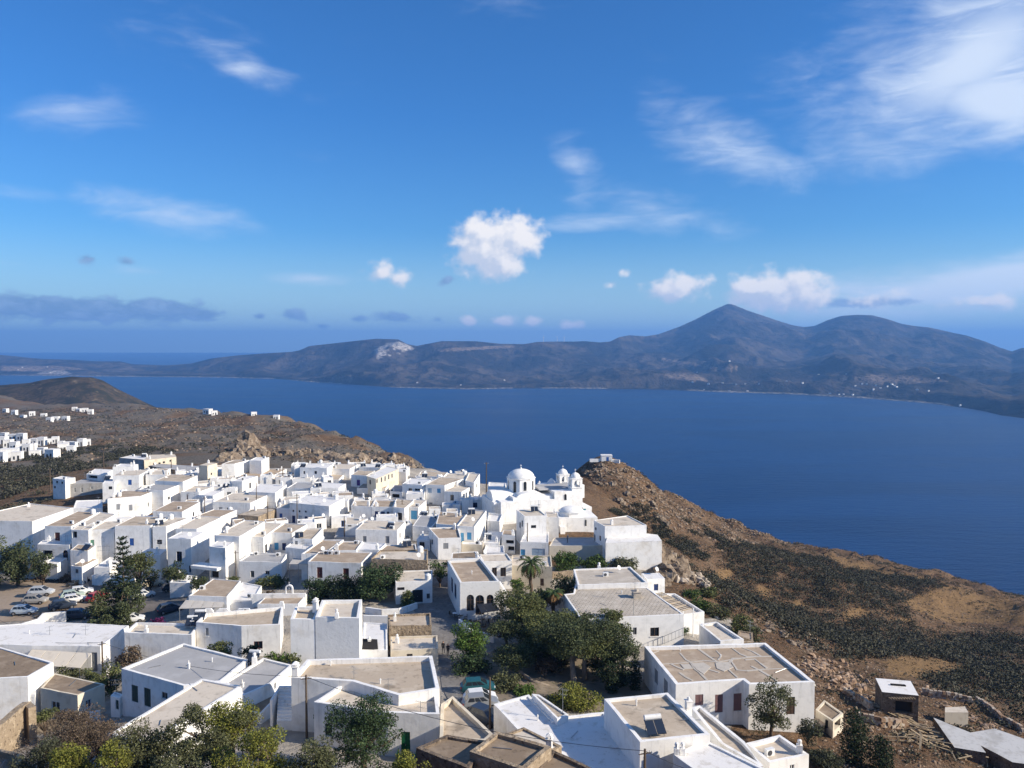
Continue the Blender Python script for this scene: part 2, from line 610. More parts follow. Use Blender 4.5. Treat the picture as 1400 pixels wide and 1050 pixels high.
fm = bpy.data.materials.new('far_land')
fm.use_nodes = True
T = NT(fm.node_tree)
b = T.n['Principled BSDF']
pos = T.node('ShaderNodeNewGeometry').outputs['Position']
at = T.node('ShaderNodeAttribute', attribute_name='tint').outputs['Color']
k1 = T.noise(pos, 0.0022, 6.0, 0.62, 0.3)
k2 = T.noise(T.mapping(pos, scale=(0.012, 0.006, 0.012)), 1.0, 5.0, 0.65)
k3 = T.noise(pos, 0.05, 3.0, 0.7)
c = T.mix(T.ramp(k1, 0.38, 0.62), (0.024, 0.024, 0.021), (0.085, 0.070, 0.054))
c = T.mix(T.ramp(k2, 0.50, 0.66), c, (0.018, 0.021, 0.018))
c = T.mix(T.ramp(k2, 0.36, 0.28), c, (0.11, 0.09, 0.07))
c = T.mix(T.ramp(k3, 0.62, 0.78, 0, 0.6), c, (0.12, 0.10, 0.08))
sx = T.node('ShaderNodeSeparateColor')
T.put(sx.inputs[0], at)
c = T.mix(T.math('MULTIPLY', sx.outputs[0], T.ramp(k3, 0.36, 0.60)), c, (0.50, 0.46, 0.41))
c = T.mix(T.math('MULTIPLY', sx.outputs[1], T.ramp(k3, 0.30, 0.60)), c, (0.26, 0.20, 0.15))
T.put(b.inputs['Base Color'], c)
b.inputs['Roughness'].default_value = 1.0
b.inputs['Specular IOR Level'].default_value = 0.0
bn = T.node('ShaderNodeBump')
bn.inputs['Strength'].default_value = 0.9
bn.inputs['Distance'].default_value = 70.0
T.put(bn.inputs['Height'], T.math('ADD', k1, T.math('MULTIPLY', k2, 0.35)))
T.l.new(bn.outputs[0], b.inputs['Normal'])
farland = np_mesh('far_hills', V, Fq, fm, smooth=True)
# bare ground of its own colour: quarry face, pale tracks and shore strip
Pv = [None, None]
uu_, vv_ = 700 + F * V[:, 0] / (V[:, 1] * math.cos(PITCH) - (V[:, 2] - EYE) * math.sin(PITCH)), 525 - F * (V[:, 1] * math.sin(PITCH) + (V[:, 2] - EYE) * math.cos(PITCH)) / (V[:, 1] * math.cos(PITCH) - (V[:, 2] - EYE) * math.sin(PITCH))
tint = np.zeros((len(V), 4), np.float32)
tint[:, 3] = 1
qn = fbm(uu_ / 14, vv_ / 7, 3, 5)
tint[:, 0] = np.where(in_poly(uu_, vv_, [(512, 478), (528, 470), (545, 467), (560, 472), (566, 477), (548, 482), (528, 488), (516, 492)]) & (qn > 0.35), 1.0, 0)
tint[:, 0] = np.maximum(tint[:, 0], in_poly(uu_, vv_, [(48, 512), (60, 507), (85, 506), (100, 511), (92, 513)]) * 0.9)
tcf = tc.reshape(-1)
for (lo, hi, amt) in ((0, 380, .55), (380, 470, .8), (530, 700, .45), (740, 830, .5), (940, 1300, .42)):
    tint[:, 0] = np.maximum(tint[:, 0], ((tcf < 0.014) & (uu_ > lo) & (uu_ < hi)) * amt)
for pl in ([(452, 515), (480, 512), (485, 517), (458, 521)], [(905, 512), (935, 508), (960, 516), (975, 522), (930, 520)], [(1150, 520), (1190, 512), (1262, 516), (1300, 522), (1240, 524)], [(0, 500), (80, 500), (120, 505), (60, 508), (0, 507)], [(900, 489), (930, 493), (960, 498), (1018, 504), (990, 506), (925, 497)], [(590, 477), (700, 472), (705, 475), (600, 481)]):
    tint[:, 1] = np.maximum(tint[:, 1], in_poly(uu_, vv_, pl) * 0.8)
ca_ = farland.data.color_attributes.new('tint', 'FLOAT_COLOR', 'POINT')
ca_.data.foreach_set('color', tint.ravel())
tag(farland, 'hazy blue mountains and hills across the bay', 'hills', kind='structure')


# near terrain: the saddle with the town, the hillsides left and right ------------------------
CP = []          # control points x, y, z
def cz(u, v, z):
    p = at_z(u, v, z)
    CP.append((p.x, p.y, z))
def cd(u, v, D):
    p = at_d(u, v, D)
    CP.append(tuple(p))
for a in [(605, 897, 240), (650, 840, 240), (560, 830, 240), (450, 800, 240), (400, 717, 240.4), (700, 717, 240.3), (800, 717, 240), (480, 740, 240.4), (620, 760, 240.3), (620, 690, 240.6), (520, 710, 240.6),
          (300, 800, 238), (200, 800, 236.6), (100, 790, 236.5), (30, 838, 236), (45, 800, 236), (150, 900, 237), (80, 990, 237.6), (160, 977, 239), (250, 890, 238.6), (350, 900, 239.5), (330, 700, 240), (200, 700, 239.5),
          (100, 690, 238), (60, 674, 236.5), (150, 664, 238.5), (250, 655, 240), (400, 645, 240.5), (550, 650, 240), (640, 660, 240), (700, 665, 239.5), (650, 950, 240.6), (720, 930, 240), (830, 900, 239.6), (900, 960, 239),
          (560, 1040, 242.7), (440, 1010, 242.6), (640, 1000, 242.2), (300, 1050, 246), (500, 1070, 246), (100, 1050, 243), (0, 1040, 241), (700, 1060, 244), (900, 1060, 243), (1000, 1025, 240.5),
          (1113, 992, 238), (1000, 990, 238.5), (860, 885, 240), (940, 882, 239.6), (1100, 1045, 238.5), (1225, 985, 235), (1150, 935, 235), (1300, 1000, 234), (1400, 1010, 232), (1400, 1060, 233.5), (1250, 1050, 236),
          (1250, 912, 222), (1150, 870, 222), (1060, 835, 224), (1000, 800, 228), (940, 800, 236), (905, 772, 237.5), (970, 840, 235.5), (1050, 885, 234), (1250, 840, 205), (1350, 830, 195), (1400, 885, 206), (1400, 940, 220), (1150, 790, 212), (1050, 760, 215),
          (830, 690, 234), (880, 722, 227), (930, 742, 226), (790, 690, 238), (960, 770, 222), (780, 765, 238.6), (850, 768, 238.5), (720, 800, 239.5)]:
    cz(*a)
SILR = [(1560, 853, 300), (1400, 812, 300), (1300, 789, 322), (1200, 766, 340), (1100, 746, 346), (1000, 716, 342), (950, 696, 338), (900, 673, 330), (870, 645, 312), (845, 627, 296), (828, 624.5, 290), (812, 627, 292)]
for (u, v, D) in SILR:
    cd(u, v, D)
    z = at_d(u, v, D).z
    p = at_d(u, v, D + 60)
    CP.append((p.x, p.y, z - (30 if u < 860 else 55)))
    p = at_d(u, v, D + 220)
    CP.append((p.x, p.y, 25))
    p = at_d(u, v, D + 480)
    CP.append((p.x, p.y, -40))
for a in [(775, 657, 305), (765, 662, 330), (740, 664, 300), (700, 664, 300), (650, 664, 300), (610, 662, 300), (740, 668, 340), (690, 668, 340), (640, 668, 340), (600, 664, 340), (828, 640, 268), (868, 668, 272), (800, 648, 282), (815, 632, 284), (842, 632, 284), (856, 648, 282)]:
    cd(*a)
for (u, v, D) in SILR:
    if 860 < u < 1450:
        cd(u, v + 5, D - 28)
        cd(u, v + 15, D - 60)
        cd(u, v + 3, D + 22)
for a in [(640, 670, 250), (700, 672, 250), (745, 670, 255), (600, 668, 255), (925, 684, 320), (975, 706, 320), (1050, 733, 320), (1150, 757, 320), (1250, 779, 305), (1350, 802, 290), (885, 660, 300)]:
    cd(*a)
for x, y, z in ((35, 440, 175), (0, 440, 170), (-15, 500, 120), (20, 700, 0), (0, 1000, -40), (200, 900, -40)):
    CP.append((x, y, z))
SILL = [(594, 642, 405), (560, 626, 450), (520, 611, 520), (480, 597, 590), (440, 585, 660), (400, 574.5, 740), (350, 569, 820), (300, 565, 900), (240, 559, 990), (200, 556, 1060), (150, 555, 1150), (60, 554, 1250), (-80, 553, 1300), (-300, 552, 1300)]
for (u, v, D) in SILL:
    cd(u, v, D)
    z = at_d(u, v, D).z
    p = at_d(u, v, D + 130)
    CP.append((p.x, p.y, z - 55))
    p = at_d(u, v, D + 420)
    CP.append((p.x, p.y, 5))
for a in [(340, 612, 420), (380, 615, 430), (450, 625, 350), (500, 628, 380), (540, 632, 370), (250, 612, 430), (100, 602, 520), (20, 622, 420), (0, 665, 262), (60, 640, 335), (140, 632, 330), (220, 615, 420), (0, 585, 640), (100, 585, 640), (200, 585, 640), (300, 590, 600), (400, 595, 560), (-100, 640, 330), (-100, 700, 220), (-100, 800, 150), (-100, 900, 110), (-100, 1000, 90), (-250, 760, 190),
          *[(u, 568 + k, 800) for u, k in ((-300, 0), (-150, 0), (0, 0), (100, 0), (200, 1), (260, 2))], *[(u, 562, 950) for u in (-300, -150, 0, 100, 200)], *[(u, 558, 1080) for u in (-300, -150, 0, 100)], (300, 573, 740), (350, 577, 680), (400, 583, 620), (440, 592, 560), (480, 604, 500), (520, 617, 440)]:
    cd(*a)
for x, y, z in ((0, 0, 277), (0, 24, 262), (-45, 20, 258), (45, 20, 258), (110, 20, 245), (-110, 20, 246), (0, -40, 276), (140, 60, 232), (200, 120, 200), (260, 60, 170), (-200, 60, 225), (-300, 150, 215)):
    CP.append((x, y, z))
for a in np.linspace(-62, 62, 25):
    for rr in (1750, 2300, 3000):
        CP.append((rr * math.sin(R(a)), rr * math.cos(R(a)), -60))
CP = np.array(CP)


def kern(d2):
    return np.sqrt(d2 + 18.0 ** 2)


_d2 = ((CP[:, None, :2] - CP[None, :, :2]) ** 2).sum(-1)
_n = len(CP)
A = np.zeros((_n + 3, _n + 3))
A[:_n, :_n] = kern(_d2) - np.eye(_n) * 0.12
A[:_n, _n] = A[_n, :_n] = 1
A[:_n, _n + 1:] = CP[:, :2] / 100
A[_n + 1:, :_n] = CP[:, :2].T / 100
rhs = np.zeros(_n + 3)
rhs[:_n] = CP[:, 2]
SOL = np.linalg.solve(A, rhs)


TOWN = [(-20, 600), (130, 640), (165, 612), (300, 618), (420, 632), (590, 640), (680, 640), (800, 650), (860, 700), (915, 760), (960, 800), (1030, 865), (1120, 930), (1120, 1000), (1040, 1060), (-60, 1070), (-60, 640)]


def base_z(x, y):
    x, y = np.atleast_1d(np.asarray(x, float)), np.atleast_1d(np.asarray(y, float))
    out = np.empty(x.shape)
    for s in range(0, len(x), 20000):
        xs, ys = x[s:s + 20000], y[s:s + 20000]
        d2 = (xs[:, None] - CP[None, :, 0]) ** 2 + (ys[:, None] - CP[None, :, 1]) ** 2
        out[s:s + 20000] = kern(d2) @ SOL[:_n] + SOL[_n] + SOL[_n + 1] * xs / 100 + SOL[_n + 2] * ys / 100
    return out


def proj_np(x, y, z):
    dep = y * math.cos(PITCH) - (z - EYE) * math.sin(PITCH)
    dep = np.where(dep < 1, 1, dep)
    return 700 + F * x / dep, 525 - F * (y * math.sin(PITCH) + (z - EYE) * math.cos(PITCH)) / dep


def ground(x, y):
    """height of the finished terrain, with its relief outside the town"""
    x, y = np.atleast_1d(np.asarray(x, float)), np.atleast_1d(np.asarray(y, float))
    z = base_z(x, y)
    u, v = proj_np(x, y, z)
    dist = np.hypot(x, y)
    town = in_poly(u, v, TOWN) | ((y < 62) & (u < 1130))
    amp = np.where(town, 0.0, 1.0)
    nn = (fbm(x / 9, y / 9, 4, 2) - 0.5) * 1.5 + (fbm(x / 34, y / 34, 3, 31) - 0.5) * 4.0 * np.clip((dist - 120) / 120, 0, 1)
    rock = np.clip((fbm(x / 16, y / 22, 4, 77, ridge=True) - 0.66) * 6, 0, 1) * 2.0 * np.clip((dist - 230) / 100, 0, 1)
    return np.maximum(z + amp * (nn + rock - 1.5 * np.clip((dist - 140) / 80, 0, 1)), -30)


def gz(x, y):
    return float(ground(x, y)[0])


def on_ground(u, v, lo=30, hi=1500):
    """where the line of sight of a pixel meets the terrain"""
    ds = np.geomspace(lo, hi, 500)
    d = ray(u, v)
    t = ds / d[1]
    x, y, z = d[0] * t, d[1] * t, EYE + d[2] * t
    g = base_z(x, y)
    k = np.argmax(z < g) if (z < g).any() else len(ds) - 1
    return Vector((x[k], y[k], gz(x[k], y[k])))


NA2, NR2 = 440, 400
ang = np.linspace(R(-62), R(62), NA2)
rad = np.geomspace(16, 2200, NR2)
RRg, AAg = np.meshgrid(rad, ang, indexing='ij')
gx, gy = (RRg * np.sin(AAg)).ravel(), (RRg * np.cos(AAg)).ravel()
gzv = ground(gx, gy)
V = np.stack([gx, gy, gzv], 1)
i0 = (np.arange(NR2 - 1)[:, None] * NA2 + np.arange(NA2 - 1)[None]).ravel()
Fq = np.stack([i0, i0 + 1, i0 + NA2 + 1, i0 + NA2], 1)
keep = gzv[Fq].max(1) > -25
Fq = Fq[keep]
gu, gv_ = proj_np(gx, gy, gzv)
# what the ground is made of, per vertex: R dry golden grass, G paved or packed town ground, B grey rocky scree
FIELDS = [[(1232, 822), (1300, 800), (1345, 812), (1420, 830), (1420, 856), (1330, 852), (1290, 850), (1262, 838)],
          [(1212, 905), (1235, 897), (1290, 902), (1330, 914), (1290, 924), (1235, 928), (1216, 920)],
          [(1150, 835), (1180, 828), (1178, 845), (1155, 852)], [(1225, 845), (1245, 846), (1240, 852), (1225, 850)], [(1032, 800), (1058, 806), (1055, 818), (1030, 810)],
          [(975, 778), (1000, 776), (1000, 800), (975, 800)], [(1120, 757), (1180, 768), (1290, 795), (1230, 790), (1150, 775)], [(1080, 822), (1100, 820), (1105, 830), (1085, 832)]]
gc = np.zeros((len(V), 4), np.float32)
gc[:, 3] = 1
for pl in FIELDS:
    jit = (fbm(gx / 5, gy / 5, 3, 8) - 0.5) * 22
    gc[:, 0] = np.maximum(gc[:, 0], in_poly(gu + jit, gv_ + jit * 0.3, pl))
gc[:, 1] = in_poly(gu, gv_, TOWN) & (gv_ > 640) & ~((gu < 250) & (gv_ < 706)) & ~((gu > 740) & (gv_ < 775)) & ~((gu > 900) & (gv_ < 845)) & ~(gu > 1000)
gc[:, 2] = np.clip(0.62 + (fbm(gx / 22, gy / 22, 4, 61) - 0.48) * 4, 0, 1) * ((gu < 640) & (gv_ < 650))
tm = bpy.data.materials.new('hillside_soil')
tm.use_nodes = True
T = NT(tm.node_tree)
b = T.n['Principled BSDF']
pos = T.node('ShaderNodeNewGeometry').outputs['Position']
sx = T.node('ShaderNodeSeparateColor')
T.put(sx.inputs[0], T.node('ShaderNodeAttribute', attribute_name='cover').outputs['Color'])
k0 = T.noise(pos, 0.035, 5.0, 0.6, 0.4)
k1 = T.noise(pos, 0.22, 5.0, 0.62)
k2 = T.noise(pos, 1.1, 5.0, 0.7)
k3 = T.noise(pos, 4.5, 3.0, 0.7)
c = T.mix(T.ramp(k0, 0.36, 0.64), (0.135, 0.080, 0.046), (0.200, 0.124, 0.072))
c = T.mix(T.ramp(k1, 0.50, 0.70, 0, 0.75), c, (0.225, 0.158, 0.104))
c = T.mix(T.ramp(k2, 0.46, 0.60, 0, 0.8), c, (0.062, 0.050, 0.035))
c = T.mix(T.ramp(k3, 0.56, 0.70, 0, 0.75), c, (0.34, 0.27, 0.205))
grey = T.mix(T.ramp(k2, 0.42, 0.62), (0.185, 0.165, 0.140), (0.095, 0.086, 0.070))
c = T.mix(T.math('MULTIPLY', sx.outputs[2], 0.95), c, grey)
gold = T.mix(T.ramp(k2, 0.42, 0.66), (0.265, 0.170, 0.085), (0.190, 0.120, 0.062))
c = T.mix(T.math('MULTIPLY', sx.outputs[0], T.ramp(k1, 0.22, 0.42)), c, gold)
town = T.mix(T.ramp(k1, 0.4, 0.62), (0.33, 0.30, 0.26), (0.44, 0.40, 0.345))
c = T.mix(sx.outputs[1], c, town)
T.put(b.inputs['Base Color'], c)
b.inputs['Roughness'].default_value = 1.0
b.inputs['Specular IOR Level'].default_value = 0.05
bn = T.node('ShaderNodeBump')
bn.inputs['Strength'].default_value = 0.9
bn.inputs['Distance'].default_value = 0.7
T.put(bn.inputs['Height'], T.math('ADD', k2, T.math('MULTIPLY', k3, 0.4)))
T.l.new(bn.outputs[0], b.inputs['Normal'])
terrain = np_mesh('terrain', V, Fq, tm, smooth=True)
ca_ = terrain.data.color_attributes.new('cover', 'FLOAT_COLOR', 'POINT')
ca_.data.foreach_set('color', gc.ravel())
tag(terrain, 'dry brown hillside and saddle carrying the white town', 'hillside', kind='structure')

# dark headland hill on the left, beyond the town's plateau -----------------------------------
HS = [(-420, 500), (-250, 512), (-100, 525), (0, 527), (40, 523), (65, 518), (98, 514.2), (125, 516), (140, 521), (160, 533), (185, 545), (200, 553), (215, 560), (300, 600)]
hu = np.linspace(-420, 300, 220)
ht = np.linspace(0, 1, 60)
HT, HU = np.meshgrid(ht, hu, indexing='ij')
HD = 1450 + HT * 900
hs_ = interp(hu, HS)
zpk = np.array([at_d(u, v, 1900).z for u, v in zip(hu, hs_)])
hx = (HU - 700) / F * HD
shape = np.sin(np.clip(HT, 0, 1) * math.pi) ** 0.9
hzv = -20 + (zpk[None] + 20) * shape + (fbm(hx / 120, HD / 120, 5, 9) - 0.5) * 26 * shape * (1 - shape * 0.75)
hb = np.stack([hx, HD, hzv], -1).reshape(-1, 3)
na = len(hu)
i0 = (np.arange(len(ht) - 1)[:, None] * na + np.arange(na - 1)[None]).ravel()
headland = np_mesh('headland_hill', hb, np.stack([i0, i0 + 1, i0 + na + 1, i0 + na], 1),
                   material('headland_scrub', (0.085, 0.066, 0.044), 1.0, 0.0, None, [((0.035, 0.036, 0.024), 0.02, 0.42, 0.58, 6), ((0.19, 0.15, 0.10), 0.03, 0.58, 0.68, 6), ((0.045, 0.04, 0.028), 0.15, 0.5, 0.6, 4)]), smooth=True)
tag(headland, 'dark scrubby rounded hill above the left of the bay', 'hill', kind='structure')

# the air over the bay -------------------------------------------------------------------------
hz_mat = bpy.data.materials.new('haze_air')
hz_mat.use_nodes = True
T = NT(hz_mat.node_tree)
for nd in list(T.n):
    T.n.remove(nd)
pv = T.node('ShaderNodeVolumePrincipled')
pv.inputs['Color'].default_value = (0.19, 0.46, 1.0, 1)
pv.inputs['Density'].default_value = 7.8e-5
pv.inputs['Anisotropy'].default_value = 0.1
mo = T.node('ShaderNodeOutputMaterial')
T.l.new(pv.outputs[0], mo.inputs['Volume'])
mb = MB()
mb.box((0, 12000, 399.25), (64000, 37600, 861.5))
haze = mb.build('haze', hz_mat)
tag(haze, 'thin blue haze over the bay', 'haze', kind='stuff')

# ================================================================ HOUSE MATERIALS
ST = (1.0, 1.0, 0.22)
M['white'] = material('whitewash', (0.83, 0.815, 0.78), 0.9, 0.15, (1.6, 0.45, 0.05), [((0.70, 0.66, 0.59), 0.42, 0.52, 0.74, 6), (0.66, 1.6, 0.54, 0.74, 6, (1.6, 1.6, 0.14), 0.7), (0.90, 0.9, 0.45, 0.65, 3), ((0.60, 0.57, 0.52), 0.9, 0.64, 0.74, 6)])
M['whitestone'] = material('whitewashed_rubble', (0.76, 0.75, 0.72), 0.95, 0.1, (3.2, 0.5, 0.05), [((0.66, 0.65, 0.62), 2.6, 0.55, 0.72, 3), (0.92, 0.8, 0.5, 0.7, 4)])
M['cream'] = material('cream_render', (0.64, 0.57, 0.45), 0.95, 0.1, (5.0, 0.4, 0.03), [((0.50, 0.43, 0.33), 0.6, 0.48, 0.7, 5), (0.78, 2.0, 0.55, 0.75, 5, ST, 0.6)])
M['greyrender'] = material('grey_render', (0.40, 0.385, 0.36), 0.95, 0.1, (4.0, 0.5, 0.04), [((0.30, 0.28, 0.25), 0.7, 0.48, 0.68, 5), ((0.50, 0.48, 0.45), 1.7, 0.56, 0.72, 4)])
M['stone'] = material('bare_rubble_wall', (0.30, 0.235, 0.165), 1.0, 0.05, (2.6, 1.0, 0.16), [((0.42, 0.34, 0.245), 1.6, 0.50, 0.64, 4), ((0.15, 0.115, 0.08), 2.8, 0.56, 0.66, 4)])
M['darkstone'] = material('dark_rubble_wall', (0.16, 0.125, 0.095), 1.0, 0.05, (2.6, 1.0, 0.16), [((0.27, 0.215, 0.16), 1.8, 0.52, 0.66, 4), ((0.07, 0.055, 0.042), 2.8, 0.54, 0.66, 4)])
M['beige'] = material('beige_roof_screed', (0.455, 0.375, 0.285), 0.95, 0.1, (6.0, 0.35, 0.02), [((0.54, 0.46, 0.36), 0.5, 0.45, 0.68, 5), (0.70, 1.6, 0.53, 0.70, 6), (0.60, 0.32, 0.57, 0.70, 6), (0.55, 4.5, 0.66, 0.74, 4)])
M['pale'] = material('pale_roof_screed', (0.60, 0.53, 0.435), 0.95, 0.1, (6.0, 0.35, 0.02), [((0.50, 0.42, 0.33), 0.5, 0.5, 0.72, 5), (0.74, 1.6, 0.53, 0.70, 6), (0.64, 0.32, 0.57, 0.70, 6), (0.6, 4.5, 0.66, 0.74, 4)])
M['brown'] = material('brown_roof_screed', (0.365, 0.285, 0.21), 0.95, 0.1, (6.0, 0.4, 0.02), [((0.46, 0.375, 0.285), 0.55, 0.46, 0.68, 5), (0.70, 1.5, 0.54, 0.74, 5)])
M['earth'] = material('old_earth_roof', (0.235, 0.180, 0.128), 0.95, 0.1, (5.0, 0.5, 0.03), [((0.31, 0.245, 0.18), 0.6, 0.45, 0.66, 5), (0.66, 1.8, 0.54, 0.72, 5)])
M['grey'] = material('grey_roof_coat', (0.36, 0.355, 0.35), 0.85, 0.2, (6.0, 0.25, 0.02), [((0.42, 0.415, 0.41), 0.4, 0.45, 0.68, 5), (0.82, 1.4, 0.56, 0.76, 5)])
M['roofwhite'] = material('whitewashed_roof', (0.73, 0.71, 0.68), 0.9, 0.15, (5.0, 0.4, 0.03), [((0.58, 0.55, 0.50), 1.1, 0.52, 0.70, 6), ((0.46, 0.42, 0.37), 2.6, 0.62, 0.74, 5)])
M['tile'] = material('pale_roof_tile', (0.46, 0.405, 0.335), 0.95, 0.1, (6.0, 0.3, 0.015), [(0.80, 1.3, 0.5, 0.72, 5), ((0.54, 0.485, 0.41), 0.5, 0.46, 0.66, 4)])
M['cement'] = material('white_cement_strip', (0.50, 0.455, 0.39), 0.95, 0.1, (7.0, 0.3, 0.02), [(0.8, 2.0, 0.5, 0.7, 4)])
M['metal'] = material('grey_metal', (0.32, 0.33, 0.34), 0.45, 0.5, metal=0.7)
M['darkmetal'] = material('dark_metal', (0.06, 0.06, 0.065), 0.5, 0.4)
M['wood'] = material('pole_timber', (0.12, 0.09, 0.065), 0.95, 0.1, layers=[(0.6, 3.0, 0.5, 0.7, 4, (1, 1, 0.1))])
M['plank'] = material('pale_planks', (0.40, 0.31, 0.20), 0.95, 0.1, layers=[(0.62, 1.5, 0.45, 0.7, 4)])
M['solar'] = material('solar_glass', (0.02, 0.028, 0.045), 0.12, 0.6)
M['canvas'] = material('beige_canvas', (0.62, 0.56, 0.47), 0.95, 0.1, layers=[(0.85, 1.2, 0.5, 0.7, 3)])
M['greycanvas'] = material('grey_canvas', (0.46, 0.435, 0.40), 0.9, 0.1, layers=[(0.85, 1.2, 0.5, 0.7, 3)])
M['tankwhite'] = material('white_tank', (0.72, 0.72, 0.70), 0.5, 0.3, layers=[(0.85, 3.0, 0.5, 0.7, 3)])
gl = material('window_glass', (0.018, 0.022, 0.028), 0.08, 0.6)
M['glass'] = gl
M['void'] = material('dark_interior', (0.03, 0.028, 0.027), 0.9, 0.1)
PAINT = {'blue': (0.030, 0.105, 0.34), 'navy': (0.022, 0.045, 0.14), 'sky': (0.075, 0.30, 0.52), 'teal': (0.035, 0.19, 0.22), 'green': (0.010, 0.115, 0.045), 'dgreen': (0.018, 0.05, 0.048), 'maroon': (0.115, 0.035, 0.032),
         'brown': (0.10, 0.062, 0.042), 'purple': (0.085, 0.045, 0.22), 'grey': (0.26, 0.27, 0.28), 'white': (0.74, 0.74, 0.72), 'rose': (0.20, 0.115, 0.112), 'lgreen': (0.10, 0.24, 0.17), 'lblue': (0.32, 0.42, 0.52), 'black': (0.03, 0.03, 0.035)}
for k, c in PAINT.items():
    M['p_' + k] = material(k + '_paint', c, 0.6, 0.3, layers=[(0.8, 2.5, 0.5, 0.7, 4)])


# ================================================================ HOUSE BUILDER
def area2(P):
    return sum(P[i][0] * P[(i + 1) % len(P)][1] - P[(i + 1) % len(P)][0] * P[i][1] for i in range(len(P)))


def inset(P, d):
    out = []
    n = len(P)
    for i in range(n):
        a, b, c = Vector(P[i - 1]).to_2d(), Vector(P[i]).to_2d(), Vector(P[(i + 1) % n]).to_2d()
        e1, e2 = (b - a).normalized(), (c - b).normalized()
        n1, n2 = Vector((-e1.y, e1.x)), Vector((-e2.y, e2.x))
        m = n1 + n2
        k = m.length_squared
        m = n1 if k < 0.3 else m * (2 / k)
        out.append(b + m * d)
    return out


def arch_pts(s0, s1, z0, z1, n=8):
    """outline of an arched opening in wall coordinates"""
    r = (s1 - s0) / 2
    rise = min(r, (z1 - z0) * 0.3)
    return [(s0 + r - r * math.cos(math.pi * i / n), z1 - rise + rise * math.sin(math.pi * i / n)) for i in range(n + 1)]


def ray_wall(u, v, p0, p1):
    """meeting of a line of sight with a vertical wall plane: (distance, s along wall, z)"""
    d = ray(u, v)
    e = (p1 - p0)
    L = e.length
    e = e / L
    nrm = Vector((e.y, -e.x))
    den = nrm.x * d[0] + nrm.y * d[1]
    if abs(den) < 1e-9:
        return None
    t = (nrm.x * p0.x + nrm.y * p0.y) / den
    if t <= 0:
        return None
    hit = Vector((d[0] * t, d[1] * t))
    return t, (hit - p0).dot(e), EYE + d[2] * t, den


def opening_parts(root, kind, colr, p0, e, nrm, s0, s1, z0, z1, near):
    """frame, pane, leaves or shutters set in a wall opening. nrm points outwards"""
    def P(s, z, o):
        q = p0 + e * s + nrm * o
        return (q.x, q.y, z)

    def slab(mb, a0, a1, b0, b1, o0, o1, mi=0):
        q = [P(a0, b0, o1), P(a1, b0, o1), P(a1, b1, o1), P(a0, b1, o1), P(a0, b0, o0), P(a1, b0, o0), P(a1, b1, o0), P(a0, b1, o0)]
        k = len(mb.v)
        mb.v += q
        for f in ((0, 1, 2, 3), (5, 4, 7, 6), (4, 0, 3, 7), (1, 5, 6, 2), (3, 2, 6, 7), (4, 5, 1, 0)):
            mb.f.append(tuple(k + i for i in f))
            mb.m.append(mi)
    w, h = s1 - s0, z1 - z0
    paint = M['p_' + colr] if colr else M['p_white']
    if kind in ('w', 'a'):
        mb = MB()
        t = min(0.08, w * 0.12)
        slab(mb, s0 - .01, s0 + t, z0, z1, -.14, -.06)
        slab(mb, s1 - t, s1 + .01, z0, z1, -.14, -.06)
        slab(mb, s0 + t, s1 - t, z1 - t, z1 + .01, -.14, -.06)
        slab(mb, s0 + t, s1 - t, z0 - .01, z0 + t, -.14, -.06)
        cm_ = (s0 + s1) / 2
        slab(mb, cm_ - t * .4, cm_ + t * .4, z0 + t, z1 - t, -.135, -.07)
        if h > 1.5:
            zz = z0 + h * .66
            slab(mb, s0 + t, s1 - t, zz - t * .4, zz + t * .4, -.133, -.072)
        fr = mb.build('window', paint, root)
        mb = MB()
        slab(mb, s0 - .01, s1 + .01, z0 - .01, z1 + .01, -.17, -.12)
        mb.build('pane', M['glass'], fr)
        if near and kind == 'w':
            mb = MB()
            slab(mb, s0 - .08, s1 + .08, z0 - .09, z0 - .003, -.05, .07)
            mb.build('sill', M['white'], fr)
    elif kind in ('s', 'v'):
        # closed or opened shutters
        mb = MB()
        slab(mb, s0 - .01, s1 + .01, z0 - .01, z1 + .01, -.17, -.12)
        wn = mb.build('window', M['glass'], root)
        cm_ = (s0 + s1) / 2
        for (a0, a1, o) in (((s0 + .01, cm_ - .01, -.10), (cm_ + .01, s1 - .01, -.10)) if kind == 's' else ((s0 - w * .45, s0 - .01, .0), (s1 + .01, s1 + w * .45, .0))):
            mb = MB()
            slab(mb, a0, a1, z0 + .02, z1 - .02, o + .005, o + .04)
            n = 5 if near else 3
            for i in range(n):
                za = z0 + .08 + (h - .16) * i / n
                slab(mb, a0 + .06, a1 - .06, za + .01, za + (h - .16) / n - .03, o + .03, o + .055)
            mb.build('shutter', paint, wn)
    elif kind == 'd':
        mb = MB()
        slab(mb, s0 - .01, s1 + .01, z0 - .01, z1 + .01, -.17, -.10)
        n = 2 if w > .7 else 1
        for i in range(n):
            a0, a1 = s0 + w * i / n + .06, s0 + w * (i + 1) / n - .06
            slab(mb, a0, a1, z0 + .12, z0 + h * .42, -.11, -.07)
            slab(mb, a0, a1, z0 + h * .5, z1 - .12, -.11, -.07)
        dr = mb.build('door', paint, root)
        mb = MB()
        slab(mb, s0 + w * .46, s0 + w * .52, z0 + h * .44, z0 + h * .5, -.08, -.02)
        mb.build('handle', M['metal'], dr)
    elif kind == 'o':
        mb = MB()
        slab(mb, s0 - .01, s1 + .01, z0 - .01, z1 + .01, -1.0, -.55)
        mb.build('shade_backing', M['void'], root)  # near-black slab: the unlit inside is put into its colour


CHOICE = [('w', 'white'), ('w', 'blue'), ('s', 'grey'), ('s', 'lblue'), ('w', 'grey'), ('d', 'brown'), ('s', 'sky'), ('w', 'white')]
warn = []


